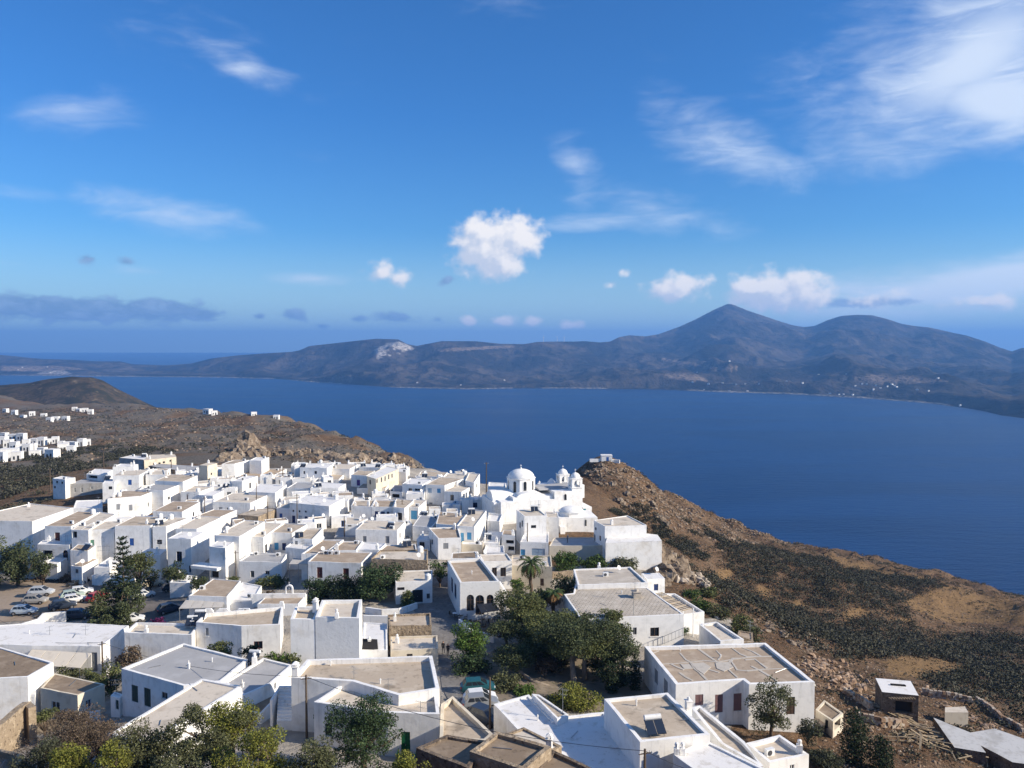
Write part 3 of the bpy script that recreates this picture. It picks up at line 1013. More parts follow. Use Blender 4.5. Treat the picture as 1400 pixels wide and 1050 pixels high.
def house(label, pts, z, ops=None, wall='white', roof='beige', par=0.32, pw=0.24, base=None, group='white houses of the hilltop town', name='house', cat='house', deck=None, wob=0.05, chim=None, seed=None):
    """pts: outline of the roof edge in the picture, met at height z. ops: (kind, u, v, w, h, colour)"""
    rs = random.Random(hash(label) % 1000003 if seed is None else seed)
    rs = random.Random(sum(ord(c) * (i + 3) for i, c in enumerate(label)))
    if roof == 'beige' and rs.random() < .7:
        roof = 'pale'
    W3 = [at_z(u, v, z) for u, v in pts]
    if len(pts) == 3:
        W3.append(W3[0] + W3[2] - W3[1])
    P = [Vector((p.x, p.y)) for p in W3]
    if area2(P) < 0:
        P.reverse()
    n = len(P)
    if math.hypot(P[0].x, P[0].y) > 118:
        pw, par = pw * .66, par * rs.uniform(.35, 1.0)
    cx, cy = sum(p.x for p in P) / n, sum(p.y for p in P) / n
    zs = base_z([p.x for p in P], [p.y for p in P])
    zb = (min(zs) - 0.8) if base is None else base
    root = empty(name, (cx, cy, zb), label, cat, group)
    dist = math.hypot(cx, cy)
    near = dist < 110
    ztop = [z + rs.uniform(-wob, wob) for _ in P]
    holes = [[] for _ in P]
    allops = list(ops) if ops is not None else []
    found = []
    for op in allops:
        kind, u, v, w, h = op[:5]
        colr = op[5] if len(op) > 5 else 'white'
        best = None
        for i in range(n):
            p0, p1 = P[i], P[(i + 1) % n]
            r = ray_wall(u, v, p0, p1)
            if r is None or r[3] > 0:
                continue
            L = (p1 - p0).length
            if -0.4 <= r[1] <= L + 0.4 and zb - 1 <= r[2] <= z + 1.0 and (best is None or r[0] < best[1][0]):
                best = (i, r)
        if best is None:
            warn.append((label[:40], op))
            continue
        i, r = best
        p0, p1 = P[i], P[(i + 1) % n]
        L = (p1 - p0).length
        ra, rb = ray_wall(u - w / 2, v, p0, p1), ray_wall(u + w / 2, v, p0, p1)
        s0, s1 = sorted((ra[1], rb[1]))
        z1 = ray_wall(u, v - h / 2, p0, p1)[2]
        z0 = ray_wall(u, v + h / 2, p0, p1)[2]
        if s1 - s0 > 4.0 and kind not in 'o':
            m_ = (s0 + s1) / 2
            s0, s1 = m_ - 0.7, m_ + 0.7
        found.append((i, kind, colr, s0, s1, z0, z1))
    if ops is None:
        for i in range(n):
            p0, p1 = P[i], P[(i + 1) % n]
            e = (p1 - p0)
            L = e.length
            mid = (p0 + p1) / 2
            nr_ = Vector((e.y, -e.x)).normalized()
            if nr_.dot(-mid.normalized()) < 0.12 or L < 2.2:
                continue
            k = max(1, int(L / 3.4))
            g0 = float(base_z(mid.x, mid.y)[0])
            hh = z - g0
            for q in range(k):
                if rs.random() < 0.25:
                    continue
                s = L * (q + 0.5 + rs.uniform(-.15, .15)) / k
                kd, cl = rs.choice(CHOICE)
                w = rs.uniform(.8, 1.1) if kd != 'd' else .95
                zt = z - rs.uniform(.75, 1.0) - (0 if hh < 5.5 else rs.choice((0, 2.9)) * 0)
                h = rs.uniform(1.0, 1.4) if kd != 'd' else 2.05
                found.append((i, kd, cl, s - w / 2, s + w / 2, max(zt - h, g0), zt))
                if hh > 5.6 and rs.random() < .7:
                    found.append((i, rs.choice('wd'), cl, s - w / 2, s + w / 2, zt - 4.4, zt - 3.0))
    for f in found:
        i, kind, colr, s0, s1, z0, z1 = f
        p0, p1 = P[i], P[(i + 1) % n]
        L = (p1 - p0).length
        s0, s1 = max(s0, 0.12), min(s1, L - 0.12)
        z0, z1 = max(z0, zb + 0.05), min(z1, min(ztop) - 0.12)
        if s1 - s0 < 0.25 or z1 - z0 < 0.25:
            continue
        if any(not (s1 + .06 < q[0] or s0 - .06 > q[1] or z1 + .05 < q[2] or z0 - .05 > q[3]) for q in holes[i]):
            continue
        holes[i].append((s0, s1, z0, z1, kind, colr))
    mb = MB()
    Q = inset(P, pw)
    for i in range(n):
        p0, p1 = P[i], P[(i + 1) % n]
        e = p1 - p0
        L = e.length
        e = e / L
        nrm = Vector((e.y, -e.x))
        t0, t1 = ztop[i], ztop[(i + 1) % n]
        nseg = max(1, int(L / 1.3)) if dist < 150 else max(1, int(L / 2.2))
        sk = [L * q / nseg for q in range(nseg + 1)]
        am = .045 if wall in ('stone', 'darkstone') else .028
        fk = [0.0] + [rs.uniform(-am, am) for _ in range(nseg - 1)] + [0.0]
        ss = sorted({*sk, *[q[0] for q in holes[i]], *[q[1] for q in holes[i]]})
        zz = sorted({zb, z, *[q[2] for q in holes[i]], *[q[3] for q in holes[i]]})

        def topz(s):
            return t0 + (t1 - t0) * s / L + float(np.interp(s, sk, fk))

        def pt(s, zv, o=0.0):
            q = p0 + e * s + nrm * o
            if zv == z:
                zv = topz(s)
            return (q.x, q.y, zv)
        for a in range(len(ss) - 1):
            for c in range(len(zz) - 1):
                ms, mz = (ss[a] + ss[a + 1]) / 2, (zz[c] + zz[c + 1]) / 2
                if any(q[0] < ms < q[1] and q[2] < mz < q[3] for q in holes[i]):
                    continue
                mb.face([pt(ss[a], zz[c]), pt(ss[a + 1], zz[c]), pt(ss[a + 1], zz[c + 1]), pt(ss[a], zz[c + 1])])
        for (s0, s1, z0, z1, kind, colr) in holes[i]:
            dp = -0.6 if kind == 'o' else -0.17
            mb.face([pt(s0, z0), pt(s0, z0, dp), pt(s0, z1, dp), pt(s0, z1)][::-1])
            mb.face([pt(s1, z0), pt(s1, z0, dp), pt(s1, z1, dp), pt(s1, z1)])
            mb.face([pt(s0, z1), pt(s0, z1, dp), pt(s1, z1, dp), pt(s1, z1)][::-1])
            mb.face([pt(s0, z0), pt(s0, z0, dp), pt(s1, z0, dp), pt(s1, z0)])
            if kind == 'a':
                ar = arch_pts(s0, s1, z0, z1)
                half = len(ar) // 2
                for k in range(len(ar) - 1):
                    (a0, b0), (a1, b1) = ar[k], ar[k + 1]
                    mb.face([pt(a0, b0, .0), pt(a1, b1, .0), pt(a1, z1, .0), pt(a0, z1, .0)])
                    mb.face([pt(a0, b0, 0), pt(a0, b0, -.12), pt(a1, b1, -.12), pt(a1, b1, 0)])
        j = (i + 1) % n
        zr_ = z - par
        if par > 0:
            for q in range(nseg):
                fa, fb = sk[q] / L, sk[q + 1] / L
                oa, ob = p0.lerp(p1, fa), p0.lerp(p1, fb)
                ia, ib = Q[i].lerp(Q[j], fa), Q[i].lerp(Q[j], fb)
                za, zc_ = topz(sk[q]), topz(sk[q + 1])
                mb.face([(oa.x, oa.y, za), (ob.x, ob.y, zc_), (ib.x, ib.y, zc_), (ia.x, ia.y, za)])
                mb.face([(ia.x, ia.y, za), (ib.x, ib.y, zc_), (ib.x, ib.y, zr_ - .3), (ia.x, ia.y, zr_ - .3)])
    wm = mb.build('wall', M[wall], root)
    for i in range(n):
        p0, p1 = P[i], P[(i + 1) % n]
        e = (p1 - p0).normalized()
        nrm = Vector((e.y, -e.x))
        for (s0, s1, z0, z1, kind, colr) in holes[i]:
            opening_parts(root, kind, colr, p0, e, nrm, s0, s1, z0, z1, near)
    mb = MB()
    zr_ = z - par
    base_poly = Q if par > 0 else P
    tri = tessellate_polygon([[Vector((q.x, q.y, 0)) for q in base_poly]])
    for t in tri:
        f = [(base_poly[k].x, base_poly[k].y, zr_) for k in t]
        if (f[1][0] - f[0][0]) * (f[2][1] - f[0][1]) - (f[1][1] - f[0][1]) * (f[2][0] - f[0][0]) < 0:
            f.reverse()
        mb.face(f)
    mb.build('roof', M[roof], root)
    ROOFZ[root.name] = zr_
    HOUSES.append((root, P, Q, zr_, dist))
    return root


HOUSES = []
ROOFZ = {}


# ---------------------------------------------------------------- roof fittings (parts of a house)
def chimney(root, p, h=0.9, w=0.42, style=0, mat='white'):
    mb = MB()
    rz = random.uniform(-.3, .3)
    mb.box((p.x, p.y, p.z + h / 2 - .05), (w, w, h + .1), rz, taper=.94)
    if style == 0:
        mb.box((p.x, p.y, p.z + h + .03), (w * 1.25, w * 1.25, .07), rz)
        for a in range(4):
            t = rz + math.pi / 4 + a * math.pi / 2
            mb.box((p.x + math.cos(t) * w * .42, p.y + math.sin(t) * w * .42, p.z + h + .16), (.1, .1, .2), rz)
        mb.box((p.x, p.y, p.z + h + .38), (w * 1.1, w * 1.1, .26), rz, taper=.12)
    elif style == 1:
        mb.lathe((p.x, p.y, p.z + h), [(w * .3, 0), (w * .26, .22), (w * .42, .24), (w * .36, .4), (.03, .46)], 8)
    else:
        mb.box((p.x, p.y, p.z + h + .02), (w * 1.2, w * 1.2, .08), rz)
        mb.tube((p.x, p.y, p.z + h), (p.x, p.y, p.z + h + .35), w * .28, w * .24, 8)
    return mb.build('chimney', M[mat], root)


def antenna(root, p, h=2.2):
    mb = MB()
    mb.tube(p, p + Vector((0, 0, h)), .028, .02, 5)
    t = random.uniform(0, 3.1)
    d = Vector((math.cos(t), math.sin(t), 0))
    k = Vector((-d.y, d.x, 0))
    for zz, nb, ln in ((h - .1, 6, .9), (h - .6, 4, .6)):
        c = p + Vector((0, 0, zz))
        mb.tube(c - d * ln * .6, c + d * ln * .6, .014, n=4)
        for i in range(nb):
            q = c + d * ln * (i / (nb - 1) - .5) * 1.1
            mb.tube(q - k * .28, q + k * .28, .010, n=4)
    return mb.build('antenna', M['metal'], root)


def solar_heater(root, p, rz=0.0, sc=1.0):
    c, s = math.cos(rz), math.sin(rz)

    def L(x, y, z):
        return Vector((p.x + (x * c - y * s) * sc, p.y + (x * s + y * c) * sc, p.z + z * sc))
    mb = MB()
    for x in (-.7, .7):
        mb.tube(L(x, -.7, 0), L(x, -.7, .25), .03, n=4)
        mb.tube(L(x, .6, 0), L(x, .6, 1.35), .03, n=4)
        mb.tube(L(x, -.7, .25), L(x, .6, 1.2), .03, n=4)
    fr = mb.build('heater_stand', M['metal'], root)
    mb = MB()
    for x in (-.48, .48):
        q = [L(x - .45, -.75, .27), L(x + .45, -.75, .27), L(x + .45, .5, 1.15), L(x - .45, .5, 1.15)]
        q2 = [v + Vector((0, 0, .07)) for v in q]
        mb.face(q2)
        mb.face(q[::-1])
        for i in range(4):
            j = (i + 1) % 4
            mb.face([q[i], q[j], q2[j], q2[i]])
    mb.build('solar_panel', M['solar'], fr)
    mb = MB()
    mb.tube(L(-.85, .62, 1.38), L(.85, .62, 1.38), .27 * sc, n=10)
    mb.build('heater_tank', M['tankwhite'], fr)
    return fr


def ac_unit(root, p, rz=0.0):
    mb = MB()
    mb.box((p.x, p.y, p.z + .33), (.85, .36, .62), rz)
    o = mb.build('air_conditioner', M['tankwhite'], root)
    mb = MB()
    c, s = math.cos(rz), math.sin(rz)
    q = Vector((p.x + s * .19 - c * .1, p.y - c * .19 - s * .1, p.z + .33))
    mb.tube(q, q + Vector((s * .02, -c * .02, 0)), .24, n=10)
    mb.build('fan_grille', M['darkmetal'], o)
    return o


def water_tank(root, p):
    mb = MB()
    mb.lathe(p, [(.45, 0), (.5, .06), (.5, .85), (.4, 1.0), (.14, 1.05), (.14, 1.12)], 12)
    return mb.build('water_tank', M['tankwhite'], root, smooth=False)


def dish(root, p):
    mb = MB()
    mb.tube(p, p + Vector((0, 0, .7)), .03, n=5)
    c = p + Vector((0, 0, .8))
    ax = Vector((.55, -.6, .45)).normalized()
    a = ax.orthogonal().normalized()
    b_ = ax.cross(a)
    rings = []
    for r, o in ((.02, 0), (.22, .03), (.38, .10)):
        rings.append([c + ax * o + a * r * math.cos(t * math.pi / 6) + b_ * r * math.sin(t * math.pi / 6) for t in range(12)])
    for k in range(2):
        for i in range(12):
            j = (i + 1) % 12
            mb.face([rings[k][i], rings[k][j], rings[k + 1][j], rings[k + 1][i]])
    return mb.build('satellite_dish', M['tankwhite'], root)


def roof_pt(root, u, v):
    return at_z(u, v, ROOFZ[root.name])

# ================================================================ THE TOWN, nearest houses first
H = house
WS = 'whitestone'
# ---- foreground
h1 = H('white house with green door and green balcony rail at the bottom', [(429, 960), (530, 974), (601, 977), (597, 945), (541, 949), (471, 933)], 247.0,
       [('w', 449, 998, 9, 16, 'dgreen'), ('d', 554.5, 1018, 12.5, 35, 'green'), ('w', 505, 1000, 8, 14, 'green')], par=.38, pw=.3)
h2 = H('white house with wide beige roof and thick white parapet', [(398, 926), (482, 931), (545, 951), (601, 942), (591, 896), (420, 901)], 247.6, [('o', 404.5, 940, 8, 2.4)], par=.5, pw=.36)
h3 = H('long white house whose pale roof slopes diagonally above the bushes', [(149, 1003), (205, 1016), (331, 938), (276, 927)], 246.4, [], par=.16, pw=.3, roof='pale')
h4 = H('big white house with pale grey roof and two dark green shuttered windows', [(166, 914), (251, 938), (302, 932), (339, 901), (251, 879)], 244.6,
       [('s', 184.3, 948.5, 8.6, 23, 'dgreen'), ('s', 201.5, 953.5, 9, 25, 'dgreen'), ('w', 225, 951, 8, 9, 'grey')], roof='grey', par=.22, pw=.3)
h4b = H('white wing with grey roof right of the big grey roof', [(306, 932), (333, 951), (371, 933), (400, 909), (360, 899)], 244.3, [('d', 376, 938, 3, 9, 'grey')], roof='grey', par=.2, pw=.28)
H('low annexe with earthy brown roof beside the outdoor stair', [(331, 970), (357, 976), (388, 944), (372, 940)], 242.9, [], roof='earth', par=.12, pw=.22)
H('small white wash house with dark door under the grey-roofed house', [(151, 951), (163, 955), (168, 949), (157, 946)], 241.4, [('d', 161, 964, 6, 13, 'dgreen')], par=.05, pw=.15, roof='roofwhite')
h5 = H('small cream house with tilted brown roof at the lower left', [(55, 941), (106, 950), (143, 935), (74, 920)], 241.6, [('w', 76, 967, 11.5, 16, 'white'), ('w', 121, 962, 8, 11, 'lblue')], wall='cream', roof='earth', par=.06, pw=.22)
h7 = H('white house with rough brown roof at the left edge', [(-60, 930), (38, 926), (73, 906), (0, 884), (-60, 872)], 243.0, [], roof='earth', par=.14, pw=.25)
h9 = H('broad low white house with patchy white roof and beige awning', [(-40, 879), (43, 882.5), (137, 884), (176, 855), (61, 850), (-40, 857)], 241.5, [('d', 129, 905, 8, 26, 'grey')], roof='roofwhite', par=.16, pw=.28)
h10 = H('white house with plain wide rear wall beside the awning house', [(170, 865), (262, 868), (273, 853), (186, 851)], 242.6, [], par=.3, wall='white')
h10b = H('white house with wavy parapet and maroon window', [(268, 851), (330, 856), (383, 854), (387, 829), (281, 838)], 243.6, [('w', 353, 882, 12, 10.5, 'maroon'), ('w', 283, 864, 4, 11, 'white')], par=.5, pw=.26)
h11 = H('tall plain white tower house with beige roof in the centre', [(431, 843.5), (491, 845), (495, 819), (440, 820.5)], 248.6, [], par=.42, pw=.32, wall=WS)
h11b = H('left half of the tall house with lower notched roof', [(397, 846.6), (430.4, 846.6), (438, 829), (404, 829)], 248.32, [], par=.4, pw=.3)
H('white courtyard house with brown canopy beside the tall house', [(494.5, 889), (530, 889), (529, 853), (497, 851)], 242.8, [], roof='roofwhite', par=.12, pw=.2)
h13 = H('flat house with beige roof nearest the street pedestrians', [(534, 890), (599, 886), (598, 868), (534, 870)], 242.3, [('w', 560, 897, 8, 6, 'brown')], wall='cream', par=.26, pw=.22)
h13b = H('flat stone-fronted house behind the beige street roof', [(532, 856), (590, 854.5), (589, 838), (530, 840)], 243.3, [], wall='stone', par=.26, pw=.22)
h15a = H('white house with whitewashed roof lying under the tall shadow', [(675, 962), (723, 949), (757, 984), (772, 979), (827, 973), (876, 1041), (884, 1066), (800, 1066), (762, 1026), (708, 997)], 245.4, [], roof='roofwhite', par=.14, pw=.3)
H('narrow house with beige strip roof beside the park', [(727, 949), (737, 950), (777, 977), (762, 983)], 245.9, [], par=.1, pw=.2)
h15b = H('white house with beige roof carrying a solar heater', [(875, 1014), (971, 1004), (913, 947), (826, 955)], 248.0, [], par=.26, pw=.32)
h15c = H('long narrow white house with beige roof right of the solar heater', [(985, 1016), (1040, 1048), (1018, 1013), (957, 964), (945, 968)], 246.4, [], par=.3, pw=.3)
h15c2 = H('white house with beige roof and round parapet end at lower right', [(1052, 1042), (1106, 1031), (1066, 1004), (1020, 1015)], 244.6, [('w', 1083, 1049, 6, 7, 'white')], par=.4, pw=.3)
h15d = H('white house with bright whitewashed roof at the bottom edge', [(920, 1031), (1000, 1090), (1076, 1066), (965, 1012)], 247.2, [], roof='roofwhite', par=.12, pw=.24)
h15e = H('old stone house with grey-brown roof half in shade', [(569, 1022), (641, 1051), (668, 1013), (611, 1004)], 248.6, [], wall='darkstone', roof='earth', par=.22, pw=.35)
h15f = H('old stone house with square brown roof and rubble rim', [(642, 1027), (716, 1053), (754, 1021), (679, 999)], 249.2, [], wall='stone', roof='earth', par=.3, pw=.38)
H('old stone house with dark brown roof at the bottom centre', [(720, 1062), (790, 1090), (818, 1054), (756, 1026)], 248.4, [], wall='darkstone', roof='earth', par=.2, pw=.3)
H('small house with beige roof wedged behind the rubble-rimmed roof', [(690, 1003), (757, 1026), (768, 1019), (716, 994)], 246.6, [], wall='stone', par=.16, pw=.25)
h15g = H('ochre house with triangular terrace roof above the parked cars', [(601, 1009), (664, 1012), (674, 1003), (619, 952), (603, 963)], 246.0, [], wall='cream', roof='beige', par=.4, pw=.3)
h16 = H('old mansion with cracked brown roof patched in white and rose shutters', [(924, 936), (1016, 929.5), (1024, 936), (1114, 932), (1047, 879), (881, 884)], 243.6,
        [('s', 956, 957, 11, 15, 'rose'), ('s', 983, 962, 11, 25, 'rose'), ('s', 1008.5, 960, 11, 24, 'rose'), ('s', 1022, 966, 3.5, 24, 'rose'), ('s', 1081, 965, 11.5, 24, 'brown'), ('s', 897, 925, 5, 20, 'grey'), ('s', 910, 940, 6, 22, 'grey')], wall='white', roof='brown', par=.34, pw=.4)
h17 = H('small white house with framed beige roof behind the mansion', [(956, 853), (985, 877), (1017, 874), (980, 850)], 242.2, [], par=.3, pw=.3)
H('tiny stone house with brown roof beyond the mansion', [(1008, 869), (1030, 876), (1029, 865), (1010, 862)], 240.4, [], wall='stone', roof='brown', par=.1)
h18 = H('large white house with wide pale tiled roof', [(795, 847), (935, 839.5), (885, 803), (786, 801), (784, 811), (771, 812)], 244.0, [('w', 895, 864, 12, 12, 'brown'), ('w', 868, 863, 5, 10, 'grey')], roof='tile', par=.1, pw=.22)
h19 = H('white house with broad whitish roof above the tiled roof', [(790, 800), (886, 797), (862, 775), (784, 778)], 244.6, [], roof='tile', par=.2, pw=.26)
H('small white cube with dark door at the right edge of town', [(885, 792), (909, 790.5), (901, 783), (877, 784)], 244.0, [('d', 897, 803, 6, 9, 'navy')], par=.1, roof='roofwhite')
h19b = H('white terrace house with pergola stepping down to the slope', [(925, 841), (963, 836), (923, 811), (893, 812)], 242.0, [], par=.34, roof='beige')
# ---- square, street and centre
h20 = H('whitewashed stone house with three arched doorways', [(629, 797), (683, 795), (658, 763.5), (612, 766)], 245.5,
        [('a', 643, 824, 10, 22, 'brown'), ('a', 656, 827, 11.5, 27, 'brown'), ('a', 670, 823, 9.5, 20, 'brown'), ('w', 618, 800, 2.4, 20, 'navy'), ('w', 622.5, 808, 2.6, 20, 'navy'), ('w', 626.6, 818, 2.6, 22, 'navy')], wall=WS, roof='brown', par=.4, pw=.3)
h21 = H('white house with two stone-framed windows behind the arched doorways', [(661, 768), (700, 767), (693, 757), (655, 758)], 244.4, [('w', 676, 782, 6.5, 12, 'brown'), ('w', 688, 782, 7.5, 12, 'brown')], par=.2)
H('low house with bare brown roof behind the arched house', [(617, 764), (657, 763), (650, 754), (618, 756)], 245.0, [], roof='earth', par=.12)
h22 = H('white shop with dark shopfront on the street corner', [(541, 796), (591, 794), (591, 779), (538, 781)], 243.5, [('d', 571, 815, 14, 17, 'black'), ('w', 585.5, 815, 4.5, 7, 'grey'), ('w', 548, 805, 10, 4, 'black')], par=.28)
h22b = H('rough stone-walled house with beige roof above the shop', [(507, 764.5), (584, 766), (585, 751), (520, 752)], 245.0, [], wall='stone', par=.24)
h23 = H('white house with two maroon doors behind the square trees', [(421, 768), (494, 770), (508, 755), (436, 754)], 244.5, [('d', 437, 783, 7.5, 15, 'maroon'), ('d', 473, 784.5, 8, 15, 'maroon')], roof='brown', par=.26)
H('flat house with two brown roof bays behind the maroon doors', [(412, 757), (442, 757), (470, 738), (440, 737.5)], 244.3, [], roof='brown', par=.28)
H('flat brown roof with small square vents behind the maroon doors', [(452, 752.5), (487, 752.5), (496, 740), (468, 740)], 244.6, [], roof='brown', par=.24)
H('low white-coated roof among brown roofs', [(487, 751), (518, 752), (528, 743), (496, 740.5)], 244.5, [], roof='roofwhite', par=.2)
H('flat house with brown roof and long drain pole', [(515, 755), (570, 753), (568, 744), (528, 745)], 244.5, [('w', 541, 751, 4, 4, 'brown')], roof='brown', par=.24)
h24 = H('white house with broad cream roof and two grey doors', [(486, 724), (543, 725), (554.5, 713), (500, 711)], 244.2, [('d', 498.5, 737, 5, 8, 'grey'), ('d', 529.5, 738, 5.5, 10, 'grey'), ('w', 547, 732, 1.6, 8, 'grey')], par=.08)
H('low house with dark courtyard wall left of the cream roof', [(457, 734), (486, 734), (487, 722), (463, 721)], 241.6, [], par=.12, roof='grey', wall='greyrender')
H('small house with beige roof and slit window by the narrow lane', [(472, 717), (488, 717), (503, 709), (473, 707)], 243.8, [('w', 478, 719, 5, 1.8, 'black')], par=.1)
h26 = H('white house with two bright blue shutters', [(368, 728), (399, 729), (420, 717), (388, 715)], 244.6, [('s', 378, 747, 6, 10, 'sky'), ('s', 388.5, 747.5, 5.5, 10, 'navy')], par=.2)
H('white house with bare beige roof and tall sunlit gable', [(400, 736), (427, 737), (442, 722), (417, 722)], 244.4, [('d', 405, 743, 4, 7, 'grey')], par=.34)
H('plain white block below the blue-shuttered house', [(390, 748.5), (419, 751), (428, 744), (399, 741)], 243.4, [], par=.2, roof='roofwhite')
h27 = H('beige-fronted upper room with sunlit right wall', [(336, 733), (360, 735), (386, 715.5), (362, 714)], 244.7, [('d', 364, 750, 3, 12, 'black')], wall='white', par=.12)
h27b = H('white ground floor with terrace roof and two small windows', [(326, 767), (385, 768.5), (392, 757), (345, 755)], 242.5, [('w', 345, 785, 5, 9, 'grey'), ('w', 365.5, 783, 6, 5, 'grey')], roof='grey', par=.4)
h28 = H('tall white house with long blank sunlit wall', [(293, 732), (327, 734), (362, 713), (334, 711)], 246.0, [], par=.3)
h28b = H('white front wing with balcony below the long blank wall', [(286, 747), (308, 749), (327, 736), (303, 735)], 245.0, [('d', 306, 759, 2.5, 14, 'white'), ('o', 289, 784, 20, 12)], par=.12, roof='roofwhite')
h29 = H('bluish white house with dark balcony window', [(229, 736), (261, 737), (279, 727), (248, 726.5)], 245.0, [('w', 245, 761, 7.5, 14, 'navy'), ('w', 262, 778, 7, 9, 'navy')], par=.14, roof='roofwhite')
H('flat house with twin beige roofs and white kerb', [(240, 722.5), (269, 723), (303, 707), (272, 705)], 245.0, [], par=.2)
h30 = H('bluish white house with royal blue shutters', [(157, 719), (206, 719), (230, 707), (184, 705.5)], 245.4, [('s', 180, 741, 6, 10, 'blue')], par=.12)
h30b = H('bluish white house with one small black window', [(208.5, 720), (227, 720), (258, 707.5), (234, 706.5)], 245.3, [('w', 218, 741, 7, 6, 'black')], par=.16)
H('low white lean-to below the royal blue shutters', [(186, 758), (219, 759), (228, 751), (203, 749)], 241.4, [], par=.06, roof='roofwhite')
h31 = H('pale house with green shutter and balcony rail', [(110, 725), (156, 723.5), (172, 711.5), (128, 713)], 244.5, [('s', 125.5, 742.5, 6.5, 9, 'lgreen'), ('d', 141, 740, 5, 13, 'white')], par=.12)
H('low ochre-roofed shed at the edge of the car park', [(97, 773.5), (112, 775), (134, 764), (118, 762.5)], 239.8, [('w', 105, 781, 4, 6, 'grey')], roof='brown', par=.1)
H('white garden room below the green shutter', [(96, 752), (120, 753), (131, 746), (106, 744)], 241.8, [('w', 132, 758, 2.6, 4, 'black')], par=.2, roof='brown')
H('long low white wall house behind the blue car park sign', [(128, 776), (150, 776), (170, 763), (150, 762)], 239.8, [], par=.1, roof='roofwhite')
h32 = H('white house with tall brown door and brown roof', [(61, 719), (97, 720), (134, 700.5), (106, 698.5)], 244.4, [('d', 78.5, 736, 7, 16, 'maroon')], roof='brown', par=.14)
h32b = H('white terrace block with dark garage opening and arched door', [(51, 744), (95, 745.5), (100, 738.5), (58, 738)], 241.6, [('o', 65, 759, 14, 13), ('a', 89.5, 759, 7, 14, 'navy')], par=.2, roof='roofwhite')
H('white house with sloping beige roof and blue doorway', [(97.5, 724), (121, 725), (158, 703), (136, 700)], 244.6, [('o', 102, 731, 6.5, 9)], par=.14)
H('small white gatehouse with low garden walls by the car park', [(59, 770), (78, 771), (92, 763), (72, 761.5)], 239.4, [('w', 80, 768, 4, 4, 'black')], par=.14, roof='roofwhite')
h33 = H('large plain white house with brown roof at the left edge', [(-60, 711), (44, 713), (100, 694), (42, 688)], 243.6, [], roof='beige', par=.22)
H('low white house behind the large plain white house', [(100, 695), (140, 694), (140, 683), (104, 684.5)], 242.0, [], roof='roofwhite', par=.2)
# ---- back of town, left
h34 = H('white house with two shuttered windows and brown sloping roof', [(147, 681.5), (193, 678), (211, 671), (168, 671)], 244.6, [('s', 161.5, 693, 5, 8, 'grey'), ('s', 178.5, 694, 5, 8, 'grey'), ('w', 203, 690, 2.4, 7, 'white')], roof='brown', par=.06)
h35 = H('white house with single deep blue shutter', [(154, 650.5), (190, 650), (205, 641.5), (165, 644)], 245.6, [('s', 177.5, 659.5, 5, 7, 'blue')], par=.06)
H('sunlit white house joined right of the blue shutter', [(199, 649), (226, 649), (224, 642), (204, 642.5)], 245.2, [], par=.2)
H('narrow bluish house with a black diamond window', [(140, 661), (156, 660.5), (159, 655), (145, 655)], 244.2, [('w', 151, 667, 5, 4, 'black')], par=.08, roof='roofwhite')
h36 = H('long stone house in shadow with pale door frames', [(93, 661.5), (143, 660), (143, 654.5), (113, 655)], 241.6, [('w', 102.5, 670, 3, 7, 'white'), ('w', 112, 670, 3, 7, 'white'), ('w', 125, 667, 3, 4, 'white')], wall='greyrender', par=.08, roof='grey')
H('small white two-storey house in the shaded hollow', [(72, 654), (89, 656), (103, 653), (85, 650.5)], 243.0, [('w', 78, 659, 2.4, 3, 'black'), ('w', 85, 660, 2.4, 3, 'black'), ('w', 75, 666, 2.4, 3, 'black')], par=.1, roof='roofwhite')
H('white house with open veranda above the shaded hollow', [(118, 648), (140, 650), (155, 642), (130, 641)], 243.2, [('o', 127, 652, 12, 4)], par=.06, roof='roofwhite')
H('white cube with flat roof behind the deep blue shutter', [(154, 638.5), (183, 637.5), (189, 634.5), (165, 634)], 246.0, [], par=.1, roof='roofwhite')
H('grey shaded house with pale roof rim at the back of town', [(163, 626), (196, 628.5), (206, 624.5), (180, 622)], 243.6, [], wall='greyrender', par=.12, roof='roofwhite')  # shaded left part of the beige block, its shade put into grey walls
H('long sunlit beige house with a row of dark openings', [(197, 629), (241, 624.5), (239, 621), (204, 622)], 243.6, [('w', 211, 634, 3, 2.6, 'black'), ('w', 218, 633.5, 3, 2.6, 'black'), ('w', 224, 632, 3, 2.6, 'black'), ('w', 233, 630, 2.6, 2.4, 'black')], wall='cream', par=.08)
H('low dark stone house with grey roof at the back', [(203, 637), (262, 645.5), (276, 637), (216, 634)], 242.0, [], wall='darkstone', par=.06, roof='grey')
h39 = H('square beige stone tower with brown shaded side', [(272, 636), (283.5, 636.5), (297, 633), (285, 632)], 247.0, [('w', 289, 648, 2, 3, 'brown')], wall='cream', par=.06)
H('white house with blank sunlit right wall beside the beige tower', [(303, 634.5), (321, 634), (341, 629), (319, 629)], 246.0, [], par=.1)
H('white house ending in a tall thin corner post', [(341, 629.5), (357.5, 630), (368, 625), (350, 625)], 246.4, [], par=.1, roof='roofwhite')
H('flat brown roof in front of the corner post house', [(325, 651.5), (368, 653), (392, 641), (346, 641)], 242.6, [], roof='brown', par=.2)
H('white cube with tall dark doorway on its sunlit side', [(317, 657.5), (331, 658), (352.5, 651), (335, 650)], 245.0, [('d', 342, 664, 2.4, 8, 'black')], par=.1, roof='roofwhite')
h42 = H('wide white house with cream roof and grey double doors', [(291, 686), (342, 687.5), (376, 672.5), (317, 674)], 243.5, [('d', 301.5, 698, 5, 9, 'grey'), ('w', 312, 697, 4, 6, 'black')], par=.14)
H('flat house with roof clutter right of the tall dark doorway', [(340, 672), (376, 674), (392, 662), (352, 661.5)], 244.2, [], par=.34, roof='roofwhite')
